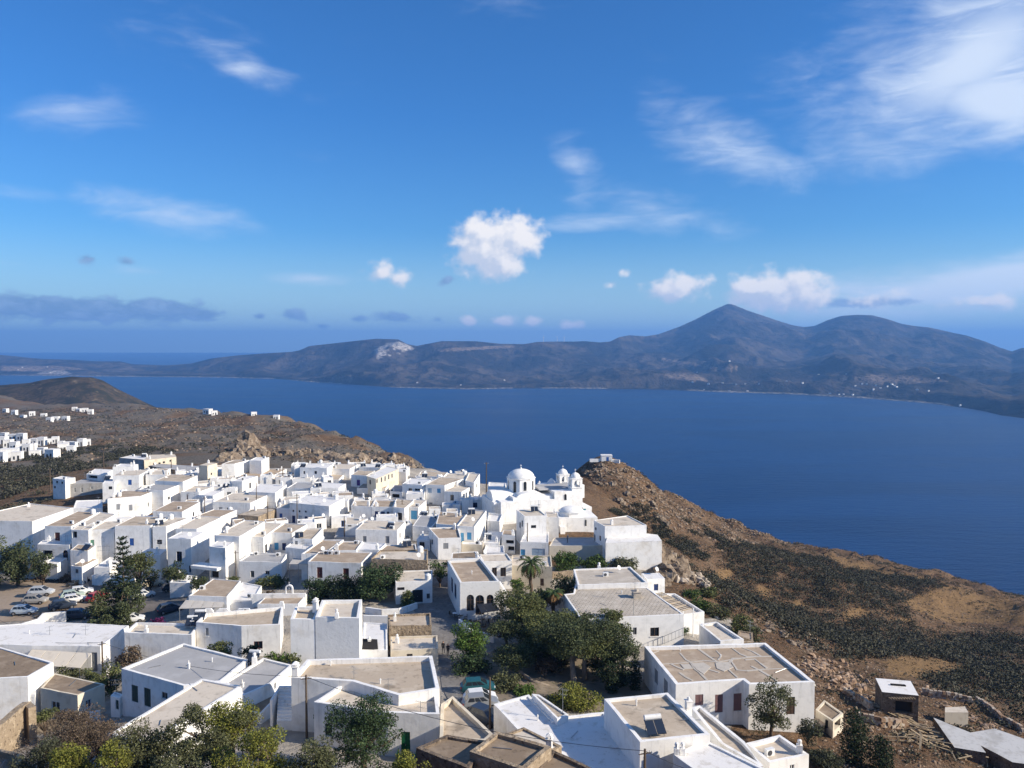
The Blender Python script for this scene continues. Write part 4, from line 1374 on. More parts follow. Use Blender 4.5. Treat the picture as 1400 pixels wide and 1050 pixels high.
h43 = H('bluish house with brown roof and small sunlit door', [(209, 699), (249, 700), (273.5, 686.5), (237, 685)], 243.6, [('w', 264.5, 703, 2, 6, 'black')], roof='brown', par=.06)
H('white house with long sunlit blank flank', [(188, 669.5), (223, 671), (264, 656), (228, 655)], 245.0, [('w', 231, 681, 2.6, 4, 'black'), ('w', 259, 664, 3, 3, 'black')], par=.2, roof='grey')
H('flat beige roof with dark tarpaulin behind the long flank', [(212, 657), (250, 659), (270, 650), (233, 648)], 245.8, [], par=.1)
H('white courtyard house with red door and dark shrub', [(247, 672.5), (272, 673), (292, 665), (264, 663.5)], 244.2, [('d', 245, 679, 2.6, 8, 'maroon'), ('d', 256, 680, 2, 8, 'maroon')], par=.3)
H('bluish white house with a bare electric pole before it', [(270, 676.5), (291, 678), (306, 671), (284, 670)], 243.6, [('w', 279, 690, 4, 5, 'grey')], par=.24, roof='roofwhite')
H('small ochre stone house with sunlit rubble side', [(325, 703.5), (353, 706.5), (379, 695.5), (347, 696)], 243.2, [], wall='stone', par=.06)
H('low white roof with bathtub-like parapets in the crowded middle', [(262, 707), (296, 709), (324, 697), (292, 696)], 243.6, [], par=.4, roof='brown')
# ---- back of town, centre
h45 = H('big white house with five doors and three little windows', [(396, 687), (450, 692), (471, 681), (417, 677)], 245.0,
        [('d', 401.5, 710, 4.5, 10, 'navy'), ('d', 410.5, 710, 4.5, 10, 'lblue'), ('d', 418.5, 711, 4, 10, 'navy'), ('s', 430, 711.5, 6, 9, 'lblue'), ('d', 440.5, 712, 4, 9, 'grey'), ('w', 401, 698.5, 2.4, 2.6, 'black'), ('w', 409.5, 699, 2.4, 2.6, 'black'), ('w', 418, 699.5, 2.4, 2.6, 'black'), ('w', 457, 708, 1.6, 6, 'grey')], par=.14, roof='roofwhite')
H('low white wing with one blue door left of the five doors', [(378, 694.5), (396, 695), (402, 688), (387, 687)], 243.6, [('d', 384, 706, 4, 8, 'blue')], par=.1)
H('bluish white house with ragged white parapet', [(392, 667), (424, 668.5), (436, 660), (405, 659)], 244.0, [('w', 420, 676, 4, 3, 'black')], par=.24, roof='grey')
H('white house with one turquoise framed window', [(424.5, 667), (463, 667), (473, 661), (438, 659)], 244.5, [('w', 439, 674, 4.5, 4.5, 'sky')], par=.16, roof='roofwhite')
H('white house with tall belfry-like chimney at the back', [(410, 639), (447, 640), (456, 634), (419, 633.5)], 246.0, [('w', 431.5, 646, 3.4, 4, 'black'), ('w', 416, 646, 2.4, 4, 'black')], par=.3, roof='roofwhite')
H('white house with one dark window right of the belfry chimney', [(449, 640.5), (478, 641.5), (489, 635), (458, 634)], 245.0, [('w', 453, 646, 2, 3, 'black')], par=.2)
H('low white house in the narrow back lane', [(402, 655.5), (430, 656.5), (442, 648.5), (414, 648)], 243.2, None, par=.3, roof='roofwhite')
H('bluish white house with glazed porch in the back lane', [(436, 655), (463, 656), (470, 649), (446, 648)], 243.4, [('w', 456, 652, 4, 4, 'navy'), ('w', 462, 652, 3, 4, 'navy')], par=.1)
h48 = H('beige-fronted house with purple door', [(480, 649), (501, 650.5), (513, 643.5), (489, 643)], 245.2, [('d', 490, 660, 4.6, 8, 'purple'), ('o', 479, 660, 2, 8)], wall='white', par=.1)
h48b = H('long sunlit house with a row of narrow windows', [(501.5, 651), (514, 655), (545, 641), (528, 637)], 246.2, [('w', 506, 659, 2, 6, 'black'), ('w', 515.5, 657, 1.8, 7, 'grey'), ('w', 521.5, 656, 1.8, 7, 'grey'), ('w', 526.5, 654.5, 1.7, 7, 'grey'), ('w', 531.5, 652, 1.7, 7, 'grey'), ('w', 536, 650.5, 1.7, 6, 'grey')], wall='cream', par=.2, roof='roofwhite')
H('white cube at the end of the long row of windows', [(541, 645), (555, 645.5), (557, 641.5), (545, 640.5)], 245.0, [], par=.1, roof='roofwhite')
H('white houses backed against the rocky slope with domed roof', [(491, 638), (520, 640), (528, 635), (500, 634)], 245.0, None, par=.2, roof='roofwhite')
h49 = H('whitewashed stone house with orange-brown roof', [(488, 667), (527, 667.5), (533, 661), (496, 661)], 243.2, [], wall=WS, roof='brown', par=.06)
H('white house with curved parapet next to the narrow lane', [(480, 691.5), (508, 692.5), (513, 683.5), (484, 684)], 244.0, [], par=.3)
h50 = H('white house with navy doors and shutters in a row', [(508.5, 692.5), (537, 693), (541, 683.5), (513, 683)], 244.0, [('d', 515, 703, 5.5, 8, 'navy'), ('d', 523.5, 705, 5, 11, 'navy'), ('w', 530.5, 703, 3.4, 7, 'navy')], par=.26, roof='brown')
H('cream-roofed house with one dark door', [(537.5, 693), (553, 695), (566, 684), (542, 681.5)], 244.5, [('d', 546.5, 706, 6.5, 10, 'black')], par=.2)
H('white house with sky blue gate', [(557, 693), (572, 694), (583, 684), (566, 683)], 244.0, [('d', 566, 704, 8.5, 12, 'sky')], par=.14)
h52 = H('white house with dark paired windows below the ridge', [(550, 661.5), (577, 663), (591, 655.5), (561, 653.5)], 245.2, [('w', 561, 671, 5, 7, 'grey'), ('w', 571, 672, 8, 8, 'grey')], par=.2, roof='roofwhite')
H('low white courtyard walls left of the dark paired windows', [(533, 672), (550, 673), (556, 664), (538, 663)], 243.2, [('o', 541, 678, 10, 5)], par=.3, roof='grey')
h53 = H('white house with pale blue shutters and outside stair', [(582, 662.5), (608, 663.5), (634, 654.5), (601, 652)], 245.6, [('s', 587.5, 670.5, 5.5, 6.5, 'lblue'), ('s', 600, 671, 5, 6, 'sky'), ('d', 589, 691, 4.5, 8, 'grey'), ('w', 583, 689, 2, 5, 'grey')], par=.1)
h54 = H('white house with bright blue stair railing', [(607, 671.5), (631, 672.5), (648.5, 662.5), (623, 663)], 244.6, [('w', 618, 680.5, 5, 8, 'grey'), ('w', 634, 678, 1.8, 6, 'brown'), ('w', 638, 677, 1.8, 8, 'lblue'), ('w', 642, 675, 1.8, 7, 'brown')], par=.06)
H('flat white roof at the edge above the sea', [(572, 650), (606, 652), (612, 645.5), (576, 644)], 243.4, None, par=.2)
H('cream-roofed house near the cliff edge with aerials', [(601, 655.5), (634, 656.5), (641, 648), (613, 647)], 245.4, [], par=.16)
H('tall narrow house with sunlit lane wall', [(636, 657), (648, 660), (656, 648), (641, 646.5)], 245.8, [('w', 652, 664, 1.4, 6, 'grey'), ('w', 650, 680, 1.4, 6, 'grey')], par=.3)
h56 = H('flat-roofed house with wide brown roof and dark vent', [(596, 716), (624, 718), (636, 703), (601, 699)], 244.6, [('w', 607, 714, 4, 3, 'black')], par=.1, roof='brown')
H('white house with pale slab roof left of the wide brown roof', [(564, 719), (590, 721), (601, 708), (575, 704)], 243.6, [('d', 562, 731, 6, 14, 'black')], par=.12, roof='grey')
h56b = H('white house with sky blue door and shutter', [(624.5, 719), (648.5, 720.5), (665, 698.5), (643, 696)], 244.9, [('d', 632, 735, 4.5, 13, 'sky'), ('s', 641.5, 733, 6, 10, 'sky')], par=.2)
h56c = H('corner house with weathered peaked brown roof rim', [(599, 736), (630.5, 735), (626, 720), (586, 721.5)], 244.4, [('s', 609.5, 746.5, 7, 8, 'grey'), ('w', 591, 741, 2, 7, 'grey')], par=.3, roof='brown', pw=.26)
H('tiny white house with arched fan window', [(570, 738), (588, 738.5), (590, 731), (575, 730.5)], 242.6, [('w', 577, 745, 7, 8, 'black')], par=.14, roof='roofwhite')
H('white terrace with solar panel above the cream courtyard wall', [(657, 742), (682, 743), (687, 727), (668, 726)], 241.8, [], par=.1, roof='roofwhite')
H('cream courtyard wall below the sky blue shutter', [(631, 744), (660, 745), (661, 741), (632, 740)], 242.0, [], wall='cream', par=.1, roof='roofwhite')
H('small white bar with dark openings beside the alley', [(686, 731), (704, 732), (703, 725), (688, 724.5)], 243.0, [('o', 697, 741, 11, 5), ('o', 699, 750, 9, 6)], par=.1, roof='brown')
H('white low house between blue door and church wall', [(666, 712), (683, 713), (687, 703), (668, 701)], 243.0, [], par=.4, roof='roofwhite')
H('small white deck house with cluttered roof terrace', [(661, 755), (690, 756), (689, 746), (664, 745)], 241.4, [('w', 669, 760, 6, 3, 'black')], par=.3, roof='roofwhite')
# ---- church terrace group
h58a = H('white house in the alley with beige roof below the church', [(717, 705.5), (747, 704.5), (736, 696), (706, 697)], 246.0, [('w', 711, 718, 2, 8, 'grey'), ('w', 714, 716, 2, 9, 'grey'), ('w', 729.5, 720, 7, 4, 'black')], par=.2)
H('white side wing with stepped roof left of the low dome', [(747.5, 707), (764, 707.5), (762, 700), (745, 699)], 244.6, [], par=.14, roof='beige')
h58d = H('white gabled house beside the church terrace with black windows', [(827, 720), (884, 718), (858, 705), (812, 711)], 245.5, [('w', 814.5, 723, 2, 4, 'black'), ('w', 820.5, 736, 2, 7, 'black'), ('d', 813, 735, 2, 9, 'black')], par=.1)
h58e = H('great white bastion wall rising from the crag', [(828, 742.5), (905, 739.5), (899, 731), (886, 729.5), (831, 731.5)], 243.3, [], par=0, base=233, roof='roofwhite', wall='white')
h58c = H('church terrace with long pale retaining wall', [(751, 746), (828, 745.5), (822, 734), (757, 735)], 241.6, [], par=.5, base=235.5, roof='grey', wall='cream')
H('white terrace room with light blue gate below the alley', [(711, 741), (750, 742), (750, 727), (718, 726)], 242.2, [('d', 714, 755, 8, 8, 'sky'), ('d', 736, 755, 18, 10, 'lblue')], par=.14, roof='roofwhite')
h58f = H('cream house with blocked arch behind the palm', [(697, 773), (755, 775), (753, 760), (700, 758.5)], 243.2, [('w', 718, 779, 9, 8, 'brown'), ('d', 741, 796, 5, 10, 'brown'), ('w', 738, 787, 3, 8, 'black')], wall='cream', par=.2)
# ---- restaurant and small chapel near the car park
h60 = H('restaurant with brown roof and long grey canopy', [(258, 814.5), (310, 816), (329, 794), (291, 791)], 241.8, [], roof='brown', par=.22)
H('sunlit white kitchen yard right of the restaurant', [(312, 820), (346, 820), (358, 801), (331, 796)], 240.8, [('w', 335, 812, 8, 6, 'black'), ('w', 343, 806, 7, 3, 'black')], par=.3, roof='roofwhite')
h61 = H('low chapel with white rim below the bell arch', [(352, 826), (408, 826), (420, 812), (368, 811)], 241.4, [('w', 410, 822, 8, 6, 'navy')], par=.18, roof='brown')
H('white garden wall house beside the car park lane', [(232, 796), (262, 797), (270, 787), (240, 786)], 240.0, [('w', 256, 796, 4, 5, 'blue')], par=.2, roof='roofwhite')

# ================================================================ YARD ROOMS squeezed into the gaps between houses
rf = random.Random(4)
FEET = [(r, [(q.x, q.y) for q in P]) for (r, P, Q, z_, d_) in HOUSES]
GAP = [(60, 770), (60, 720), (150, 705), (150, 665), (210, 640), (400, 645), (640, 655), (655, 700), (560, 742), (420, 745), (330, 790), (250, 770)]
made = 0
NMAIN = len(HOUSES)
tries = 0
while made < 105 and tries < 14000:
    tries += 1
    u, v = rf.uniform(60, 660), rf.uniform(645, 785)
    if not in_poly(np.array([u]), np.array([v]), GAP)[0]:
        continue
    p = at_z(u, v, 240.2)
    w, d = rf.uniform(2.2, 4.8), rf.uniform(2.0, 4.6)
    a = math.atan2(p.x, p.y) * -.4 + rf.uniform(-.1, .35)
    e1, e2 = Vector((math.cos(a), math.sin(a))), Vector((-math.sin(a), math.cos(a)))
    c = Vector((p.x, p.y))
    cor = [c - e1 * w / 2 - e2 * d / 2, c + e1 * w / 2 - e2 * d / 2, c + e1 * w / 2 + e2 * d / 2, c - e1 * w / 2 + e2 * d / 2]
    test = cor + [c] + [cor[i].lerp(cor[(i + 1) % 4], .5) for i in range(4)]
    bad = False
    for r, f in FEET:
        if abs(f[0][0] - c.x) > 26 or abs(f[0][1] - c.y) > 26:
            continue
        if in_poly(np.array([t.x for t in test]), np.array([t.y for t in test]), f).any():
            bad = True
            break
        if in_poly(np.array([q[0] for q in f]), np.array([q[1] for q in f]), [(q.x, q.y) for q in cor]).any():
            bad = True
            break
    if bad:
        continue
    g = float(base_z([c.x], [c.y])[0])
    z = g + rf.uniform(2.1, 3.3)
    pxs = [project((q.x, q.y, z)) for q in cor]
    rk = rf.choice(('roofwhite', 'pale', 'brown', 'roofwhite'))
    nearest = min(HOUSES[:NMAIN], key=lambda h: (sum((q for q in h[1]), Vector((0, 0))) / len(h[1]) - c).length)[0]
    hint = nearest['label'].split()
    for stop in ('with', 'behind', 'beside', 'below', 'above', 'in'):
        pass
    hint = ' '.join(hint[:9])
    while hint.split()[-1] in ('with', 'and', 'of', 'the', 'a', 'in', 'on', 'by', 'to', 'behind', 'beside', 'above', 'below', 'before', 'at', 'one', 'two', 'its', 'right', 'left', 'under', 'between'):
        hint = ' '.join(hint.split()[:-1])
    lab = '%s %s-roofed outhouse next to the %s' % ('tall' if z - g > 2.75 else 'low', {'roofwhite': 'white', 'pale': 'cream', 'brown': 'brown'}[rk], hint)
    if any(h[0].get('label') == lab for h in HOUSES[NMAIN:]):
        lab = lab.replace('outhouse next to', 'outhouse further from')
    r = house(lab, pxs, z, None if rf.random() < .6 else [], par=.2, pw=.2, roof=rk, group='yard rooms between the houses', name='outhouse', cat='outbuilding')
    FEET.append((r, [(q.x, q.y) for q in cor]))
    made += 1
print('yard rooms', made)

# ================================================================ CHURCH AND OTHER SPECIAL BUILDINGS
def frame(o, ang):
    e = Vector((math.cos(ang), math.sin(ang), 0))
    n = Vector((-math.sin(ang), math.cos(ang), 0))
    o = Vector(o)
    return lambda x, y, z: o + e * x + n * y + Vector((0, 0, z))


def lbox(mb, L, x0, x1, y0, y1, z0, z1):
    q = [L(x0, y0, z0), L(x1, y0, z0), L(x1, y1, z0), L(x0, y1, z0), L(x0, y0, z1), L(x1, y0, z1), L(x1, y1, z1), L(x0, y1, z1)]
    k = len(mb.v)
    mb.v += [tuple(v) for v in q]
    for f in ((3, 2, 1, 0), (4, 5, 6, 7), (0, 1, 5, 4), (1, 2, 6, 5), (2, 3, 7, 6), (3, 0, 4, 7)):
        mb.f.append(tuple(k + i for i in f))
        mb.m.append(0)


def lvault(mb, L, x0, x1, y0, y1, z0, rise, axis='x', n=12):
    """barrel vault over a rectangle, ends closed"""
    pr = []
    for i in range(n + 1):
        t = math.pi * i / n
        pr.append((-math.cos(t), math.sin(t)))
    A, B = [], []
    for c, s in pr:
        if axis == 'x':
            y = (y0 + y1) / 2 + c * (y1 - y0) / 2
            A.append(L(x0, y, z0 + s * rise))
            B.append(L(x1, y, z0 + s * rise))
        else:
            x = (x0 + x1) / 2 + c * (x1 - x0) / 2
            A.append(L(x, y0, z0 + s * rise))
            B.append(L(x, y1, z0 + s * rise))
    for i in range(n):
        mb.face([A[i], B[i], B[i + 1], A[i + 1]] if axis == 'x' else [A[i], A[i + 1], B[i + 1], B[i]])
    mb.face(A if axis == 'x' else A[::-1])
    mb.face(B[::-1] if axis == 'x' else B)


def arched_slot(L, x, z0, z1, w, y, depth, name, mat, parent):
    """tall arched dark opening with a raised rim on a wall facing -y"""
    mb = MB()
    r = w / 2
    pts = [(x - r, z0), (x + r, z0)] + [(x + r * math.cos(t * math.pi / 8), z1 - r + r * math.sin(t * math.pi / 8)) for t in range(9)]
    f = [L(a, y - .012, c) for a, c in pts]
    mb.face(f)
    o = mb.build(name, mat, parent)
    mb = MB()
    k = 1.28
    pts2 = [(x - r * k, z0), (x + r * k, z0)] + [(x + r * k * math.cos(t * math.pi / 8), z1 - r + r * k * math.sin(t * math.pi / 8)) for t in range(9)]
    n = len(pts)
    for i in range(n):
        j = (i + 1) % n
        if i == 0:
            continue
        a, b_, c, d = pts[i], pts[j], pts2[j], pts2[i]
        mb.face([L(a[0], y - depth, a[1]), L(b_[0], y - depth, b_[1]), L(c[0], y - depth, c[1]), L(d[0], y - depth, d[1])][::-1])
        mb.face([L(a[0], y, a[1]), L(b_[0], y, b_[1]), L(b_[0], y - depth, b_[1]), L(a[0], y - depth, a[1])])
        mb.face([L(c[0], y, c[1]), L(d[0], y, d[1]), L(d[0], y - depth, d[1]), L(c[0], y - depth, c[1])])
    mb.build('arch_rim', M['white'], o)
    return o


# the main church: nave wall towards us, dome on an octagonal drum, two bell towers
FLc = at_z(685, 718, 240.2)
CA = R(17)
church = empty('church', (FLc.x + 8, FLc.y + 6, 239.0), 'large white church with dome on an octagonal drum and twin bell towers', 'church')
L = frame((FLc.x, FLc.y, 240.0), CA)
mb = MB()
lbox(mb, L, 0, 19.4, 0, 12.5, -2.5, 5.3)
lbox(mb, L, -1.3, 0.0, 1.2, 11.5, -2.5, 5.0)
mb.build('nave_wall', M['white'], church)
mb = MB()
lbox(mb, L, 12.6, 19.2, .02, 12.0, 5.3, 6.9)
lbox(mb, L, 3.0, 12.6, .6, 11.0, 5.3, 6.0)
mb.build('upper_wall', M['white'], church)
mb = MB()
lvault(mb, L, -1.0, 4.2, 3.2, 8.8, 5.0, 2.0, 'x')
mb.build('vault', M['white'], church, smooth=False)
mb = MB()
lvault(mb, L, 4.0, 10.4, .9, 11.0, 6.0, .95, 'y')
lbox(mb, L, 4.0, 10.4, .9, 11.0, 5.9, 6.02)
mb.build('vault', M['white'], church)
mb = MB()
lvault(mb, L, 10.0, 19.1, 3.0, 9.6, 6.85, .5, 'x')
mb.build('vault', M['grey'], church)
dcx = L(6.6, 6.2, 0)
dr = MB()
zdt = at_d(715, 652, dcx.y).z - 240.0          # drum top and dome top heights
zdd = at_d(715, 640.5, dcx.y).z - 240.0
dr.lathe((dcx.x, dcx.y, 240.0), [(3.25, 6.0), (3.25, zdt - .2), (3.42, zdt - .15), (3.42, zdt), (3.0, zdt + .03)], 8, rz=CA + R(22.5))
drum = dr.build('drum', M['white'], church)
dm = MB()
dh = zdd - zdt
prof = [(3.1 * math.cos(t * math.pi / 24), dh * math.sin(t * math.pi / 24)) for t in range(12)] + [(.18, dh + .01), (.16, dh + .3), (.05, dh + .34)]
dm.lathe((dcx.x, dcx.y, 240.0 + zdt - .05), prof, 28)
dome = dm.build('dome', M['white'], church, smooth=True)
cr = MB()
cr.box((dcx.x, dcx.y, 240.0 + zdd + .6), (.08, .08, .75))
cr.box((dcx.x, dcx.y, 240.0 + zdd + .72), (.42, .08, .08), CA)
cr.build('cross', M['white'], dome)
for k in (-2, -1, 0, 1):
    t = CA - math.pi / 2 + R(45) * k + R(0)
    Lk = frame((dcx.x, dcx.y, 240), t + math.pi / 2)
    ap = 3.25 * math.cos(R(22.5))
    arched_slot(Lk, 0, 6.5, zdt - .6, .75, -ap, .07, 'drum_window', M['glass'], drum)


def bell_tower(u_, vtop, cy_, z0, w):
    D_ = L(16, cy_, 0).y
    p = at_d(u_, vtop, D_)
    h = p.z - 240.0 - z0 - .12 - w * .5
    mb = MB()
    for (ww, a, c) in ((w, z0, z0 + h * .48), (w * 1.12, z0 + h * .48, z0 + h * .52)):
        Lt = frame((p.x, p.y, 240), CA)
        lbox(mb, Lt, -ww / 2, ww / 2, -ww / 2, ww / 2, a, c)
    tw = mb.build('bell_tower', M['white'], church)
    # open belfry: four corner piers and arches
    mb = MB()
    zb, zt = z0 + h * .52, z0 + h * .92
    q = w / 2
    pr_ = w * .22
    for sx_ in (-1, 1):
        for sy_ in (-1, 1):
            xa, xb = sorted((sx_ * q, sx_ * (q - pr_)))
            ya, yb = sorted((sy_ * q, sy_ * (q - pr_)))
            lbox(mb, Lt, xa, xb, ya, yb, zb, zt)
    lbox(mb, Lt, -q, q, -q, q, zt, z0 + h)
    lbox(mb, Lt, -q - .1, q + .1, -q - .1, q + .1, z0 + h, z0 + h + .12)
    mb.build('belfry', M['white'], tw)
    mb = MB()
    for k in range(4):
        Lk = frame((p.x, p.y, 240), CA + k * math.pi / 2)
        r = q - pr_
        for i in range(8):
            t0, t1 = math.pi * i / 8, math.pi * (i + 1) / 8
            a = (r * math.cos(t0), zt - r + r * math.sin(t0))
            c = (r * math.cos(t1), zt - r + r * math.sin(t1))
            mb.face([Lk(a[0], -q + .02, a[1]), Lk(a[0], -q + .02, zt), Lk(c[0], -q + .02, zt), Lk(c[0], -q + .02, c[1])])
    mb.build('belfry_arch', M['white'], tw)
    mb = MB()
    c = Lt(0, 0, z0 + h + .1)
    pf = [(w * .46 * math.cos(t * math.pi / 20), w * .48 * math.sin(t * math.pi / 20)) for t in range(10)] + [(.05, w * .5), (.04, w * .5 + .1)]
    mb.lathe(c, pf, 14)
    d_ = mb.build('dome', M['white'], tw, smooth=True)
    mb = MB()
    mb.box((c.x, c.y, c.z + w * .5 + .45), (.07, .07, .8))
    mb.box((c.x, c.y, c.z + w * .5 + .55), (.4, .07, .07), CA)
    mb.build('cross', M['white'], d_)
    mb = MB()
    c = Lt(0, 0, zb + (zt - zb) * .35)
    mb.lathe(c, [(.34, 0), (.26, .15), (.2, .45), (.08, .55)], 10)
    mb.build('bell', M['metal'], tw)


bell_tower(769.5, 640.5, 10.5, 5.0, 2.5)
bell_tower(786.5, 645.5, 2.0, 5.6, 2.5)
mb = MB()
lbox(mb, L, 18.9, 20.2, .8, 3.4, 5.0, 8.0)
lbox(mb, L, 19.4, 21.6, -.3, 6.0, -2.5, 3.0)
mb.build('porch', M['white'], church)
arched_slot(L, 15.2, 4.9, 6.3, .62, .0, .06, 'window', M['glass'], church)
mb = MB()
lbox(mb, L, 19.5, 20.1, -.42, -.32, .6, 2.7)
mb.build('door', M['p_teal'], church)
mb = MB()
pt_ = L(5.4, -.06, 0)
lbox(mb, L, 8.9, 9.0, -.07, -.005, 2.0, 6.3)
mb.build('drain_pipe', M['white'], church)
# rear rooms of the church precinct
house('white parish room with one small window left of the church dome', [(667, 670), (690, 671), (692, 660), (668, 659)], 246.8, [('w', 677.5, 676, 4, 5, 'grey')], par=.2, roof='roofwhite', group='rooms around the church')
house('low white court wall between the dome and the bell towers', [(733, 667), (757, 667.5), (760, 661), (735, 660.5)], 245.8, [], par=.4, roof='roofwhite', group='rooms around the church')
pm = at_z(754, 664, 246.0)
mb = MB()
mb.box((pm.x, pm.y, 245.6), (1.9, 1.9, 2.4))
mb.box((pm.x, pm.y, 247.3), (1.9, 1.9, 1.0), taper=.2)
kk = empty('shrine', (pm.x, pm.y, 244.4), 'tiny white shrine with pointed roof near the bell towers', 'shrine')
mb.build('shrine_body', M['white'], kk)

# second chapel with low dome on the terrace
pc = at_z(782, 724, 240.6)
Lc = frame((pc.x, pc.y + 3.6, 240.0), R(8))
chapel = empty('chapel', (pc.x, pc.y + 3.6, 239), 'low white chapel with flattened dome on the terrace below the church', 'chapel')
mb = MB()
lbox(mb, Lc, -3.4, 5.2, -3.2, 4.2, -2, 3.0)
mb.build('wall', M['white'], chapel)
mb = MB()
c = Lc(.2, 0.2, 3.0)
mb.lathe(c, [(2.75, -.2), (2.75, .75), (2.9, .78), (2.9, .9), (2.3, .92)], 8, rz=R(30))
drm = mb.build('drum', M['white'], chapel)
mb = MB()
mb.lathe(Lc(.2, .2, 3.9), [(2.62 * math.cos(t * math.pi / 22), 1.0 * math.sin(t * math.pi / 22) ** 1.15) for t in range(11)] + [(.05, 1.02)], 22)
mb.build('dome', M['white'], chapel, smooth=True)
mb = MB()
lbox(mb, Lc, -3.2, -2.2, -4.6, -3.2, -2, 1.4)
lbox(mb, Lc, -5.6, -3.4, -3.0, 3.4, -2, 2.0)
mb.build('side_room', M['white'], chapel)
arched_slot(Lc, 2.6, 1.2, 2.6, .35, -3.2, .05, 'window', M['glass'], chapel)

# hilltop chapel on the rock
pk = at_d(829, 624, 288)
gk = gz(pk.x, pk.y)
hc = empty('hilltop_chapel', (pk.x, pk.y, gk - 1), 'tiny white chapel on top of the rocky knoll', 'chapel')
mb = MB()
mb.box((pk.x, pk.y, gk + .3), (4.0, 3.4, 2.4))
mb.build('wall', M['white'], hc)
mb = MB()
mb.box((pk.x, pk.y, gk + 1.56), (4.2, 3.6, .12))
mb.build('roof', M['roofwhite'], hc)
mb = MB()
mb.box((pk.x - 3.6, pk.y - 1.2, gk - .3), (5.5, .5, 1.2), .06)
mb.box((pk.x + 3.2, pk.y - 1.4, gk - .6), (3.4, .5, 1.3), -.5)
mb.build('terrace_wall', M['white'], hc)
mb = MB()
mb.box((pk.x + .3, pk.y - 1.73, gk + .3), (.8, .06, 1.5))
mb.build('door', M['p_blue'], hc)

# barrel-vaulted white store at the left edge
a, b_ = at_z(-40, 962, 240.0), at_z(46, 962, 240.0)
Lv = frame((a.x, a.y, 240.0), math.atan2(b_.y - a.y, b_.x - a.x) + R(2))
vt = empty('vaulted_store', (a.x + 3, a.y + 2, 237), 'white barrel-vaulted store beside the small cream house', 'store')
ln = (b_ - a).length
mb = MB()
lbox(mb, Lv, 0, ln, 0, 4.2, -3.5, .6)
mb.build('wall', M['white'], vt)
mb = MB()
lvault(mb, Lv, -.02, ln + .02, -.02, 4.22, .58, 1.5, 'x', 14)
mb.build('vault', M['white'], vt)

# outside stair between the two foreground houses
sp = at_z(399, 988, 243.0)
stt = empty('outside_stair', sp, 'white outside stair turning up between two foreground houses', 'stair')
for k in range(11):
    mb = MB()
    mb.box((sp.x - .75 - k * .07, sp.y + .2 + k * .30, 242.0 + k * .1 + .6), (1.5, .34, 1.2 + k * .2))
    mb.build('step', M['white'], stt)
for x_, y_, ln_, zt_ in ((sp.x + .2, sp.y + 1.2, 2.6, 245.2), (sp.x - 2.2, sp.y + 2.2, 3.2, 245.0)):
    mb = MB()
    mb.box((x_, y_, zt_ - 1.6), (.22, ln_, 3.2))
    mb.build('side_wall', M['white'], stt)

# ================================================================ AWNINGS, CANOPIES, PERGOLAS
def canopy(name, label, cat, pxs, zf, zbk, strips, mat, posts=True, group=None):
    """sloping cloth panels: pxs = front-left, front-right, back-right, back-left"""
    p = [at_z(*pxs[0], zf), at_z(*pxs[1], zf), at_z(*pxs[2], zbk), at_z(*pxs[3], zbk)]
    c = sum(p, Vector()) / 4
    root = empty(name, (c.x, c.y, min(base_z([c.x], [c.y])[0], c.z)), label, cat, group)
    for i in range(strips):
        a, b2 = i / strips + .006, (i + 1) / strips - .006
        q = [p[0].lerp(p[1], a), p[0].lerp(p[1], b2), p[3].lerp(p[2], b2), p[3].lerp(p[2], a)]
        mb = MB()
        q2 = [v - Vector((0, 0, .05)) for v in q]
        mb.face(q)
        mb.face(q2[::-1])
        for k in range(4):
            j = (k + 1) % 4
            mb.face([q2[k], q2[j], q[j], q[k]])
        mb.build('panel', M[mat], root)
    if posts:
        for k in range(strips + 1):
            t = p[0].lerp(p[1], min(max(k / strips, .02), .98))
            g = float(base_z([t.x], [t.y])[0])
            mb = MB()
            mb.tube((t.x, t.y + .05, g - .3), (t.x, t.y + .05, t.z - .03), .05, n=5)
            mb.build('post', M['metal'], root)
    return root


canopy('awning', 'wide beige awning in four panels on the patchy-roofed house', 'awning', [(28, 908), (110, 913), (125, 893), (43, 888)], 240.0, 241.0, 4, 'canvas')
canopy('canopy', 'long grey restaurant canopy above dark windows', 'canopy', [(244, 832), (304, 830), (309.5, 816.5), (258, 815)], 240.5, 241.4, 4, 'greycanvas')
canopy('canopy', 'pale cloth porch canopy left of the maroon doors', 'canopy', [(395, 771), (421, 771), (425, 764), (401, 763)], 242.9, 243.3, 2, 'greycanvas')
canopy('canopy', 'dark terrace canopy in front of the arched doorways', 'canopy', [(658, 838), (684, 834), (676, 824), (652, 826)], 242.2, 242.6, 3, 'darkmetal')
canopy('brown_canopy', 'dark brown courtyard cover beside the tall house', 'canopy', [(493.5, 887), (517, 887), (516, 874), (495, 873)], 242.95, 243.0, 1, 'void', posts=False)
# dark restaurant front under the canopy
a, b_ = at_z(260, 818, 241.0), at_z(309, 818.5, 241.0)
mb = MB()
for k in range(6):
    q = a.lerp(b_, (k + .5) / 6)
    mb.box((q.x, q.y - .35, 239.3), (.06, .06, 2.6))
o = mb.build('window_mullion', M['p_white'], h60)
o['kind'] = 'stuff'
mb = MB()
mb.box(((a.x + b_.x) / 2, (a.y + b_.y) / 2 - .3, 239.3), ((b_ - a).length - .3, .06, 2.4), math.atan2(b_.y - a.y, b_.x - a.x))
mb.build('glass_front', M['glass'], h60)

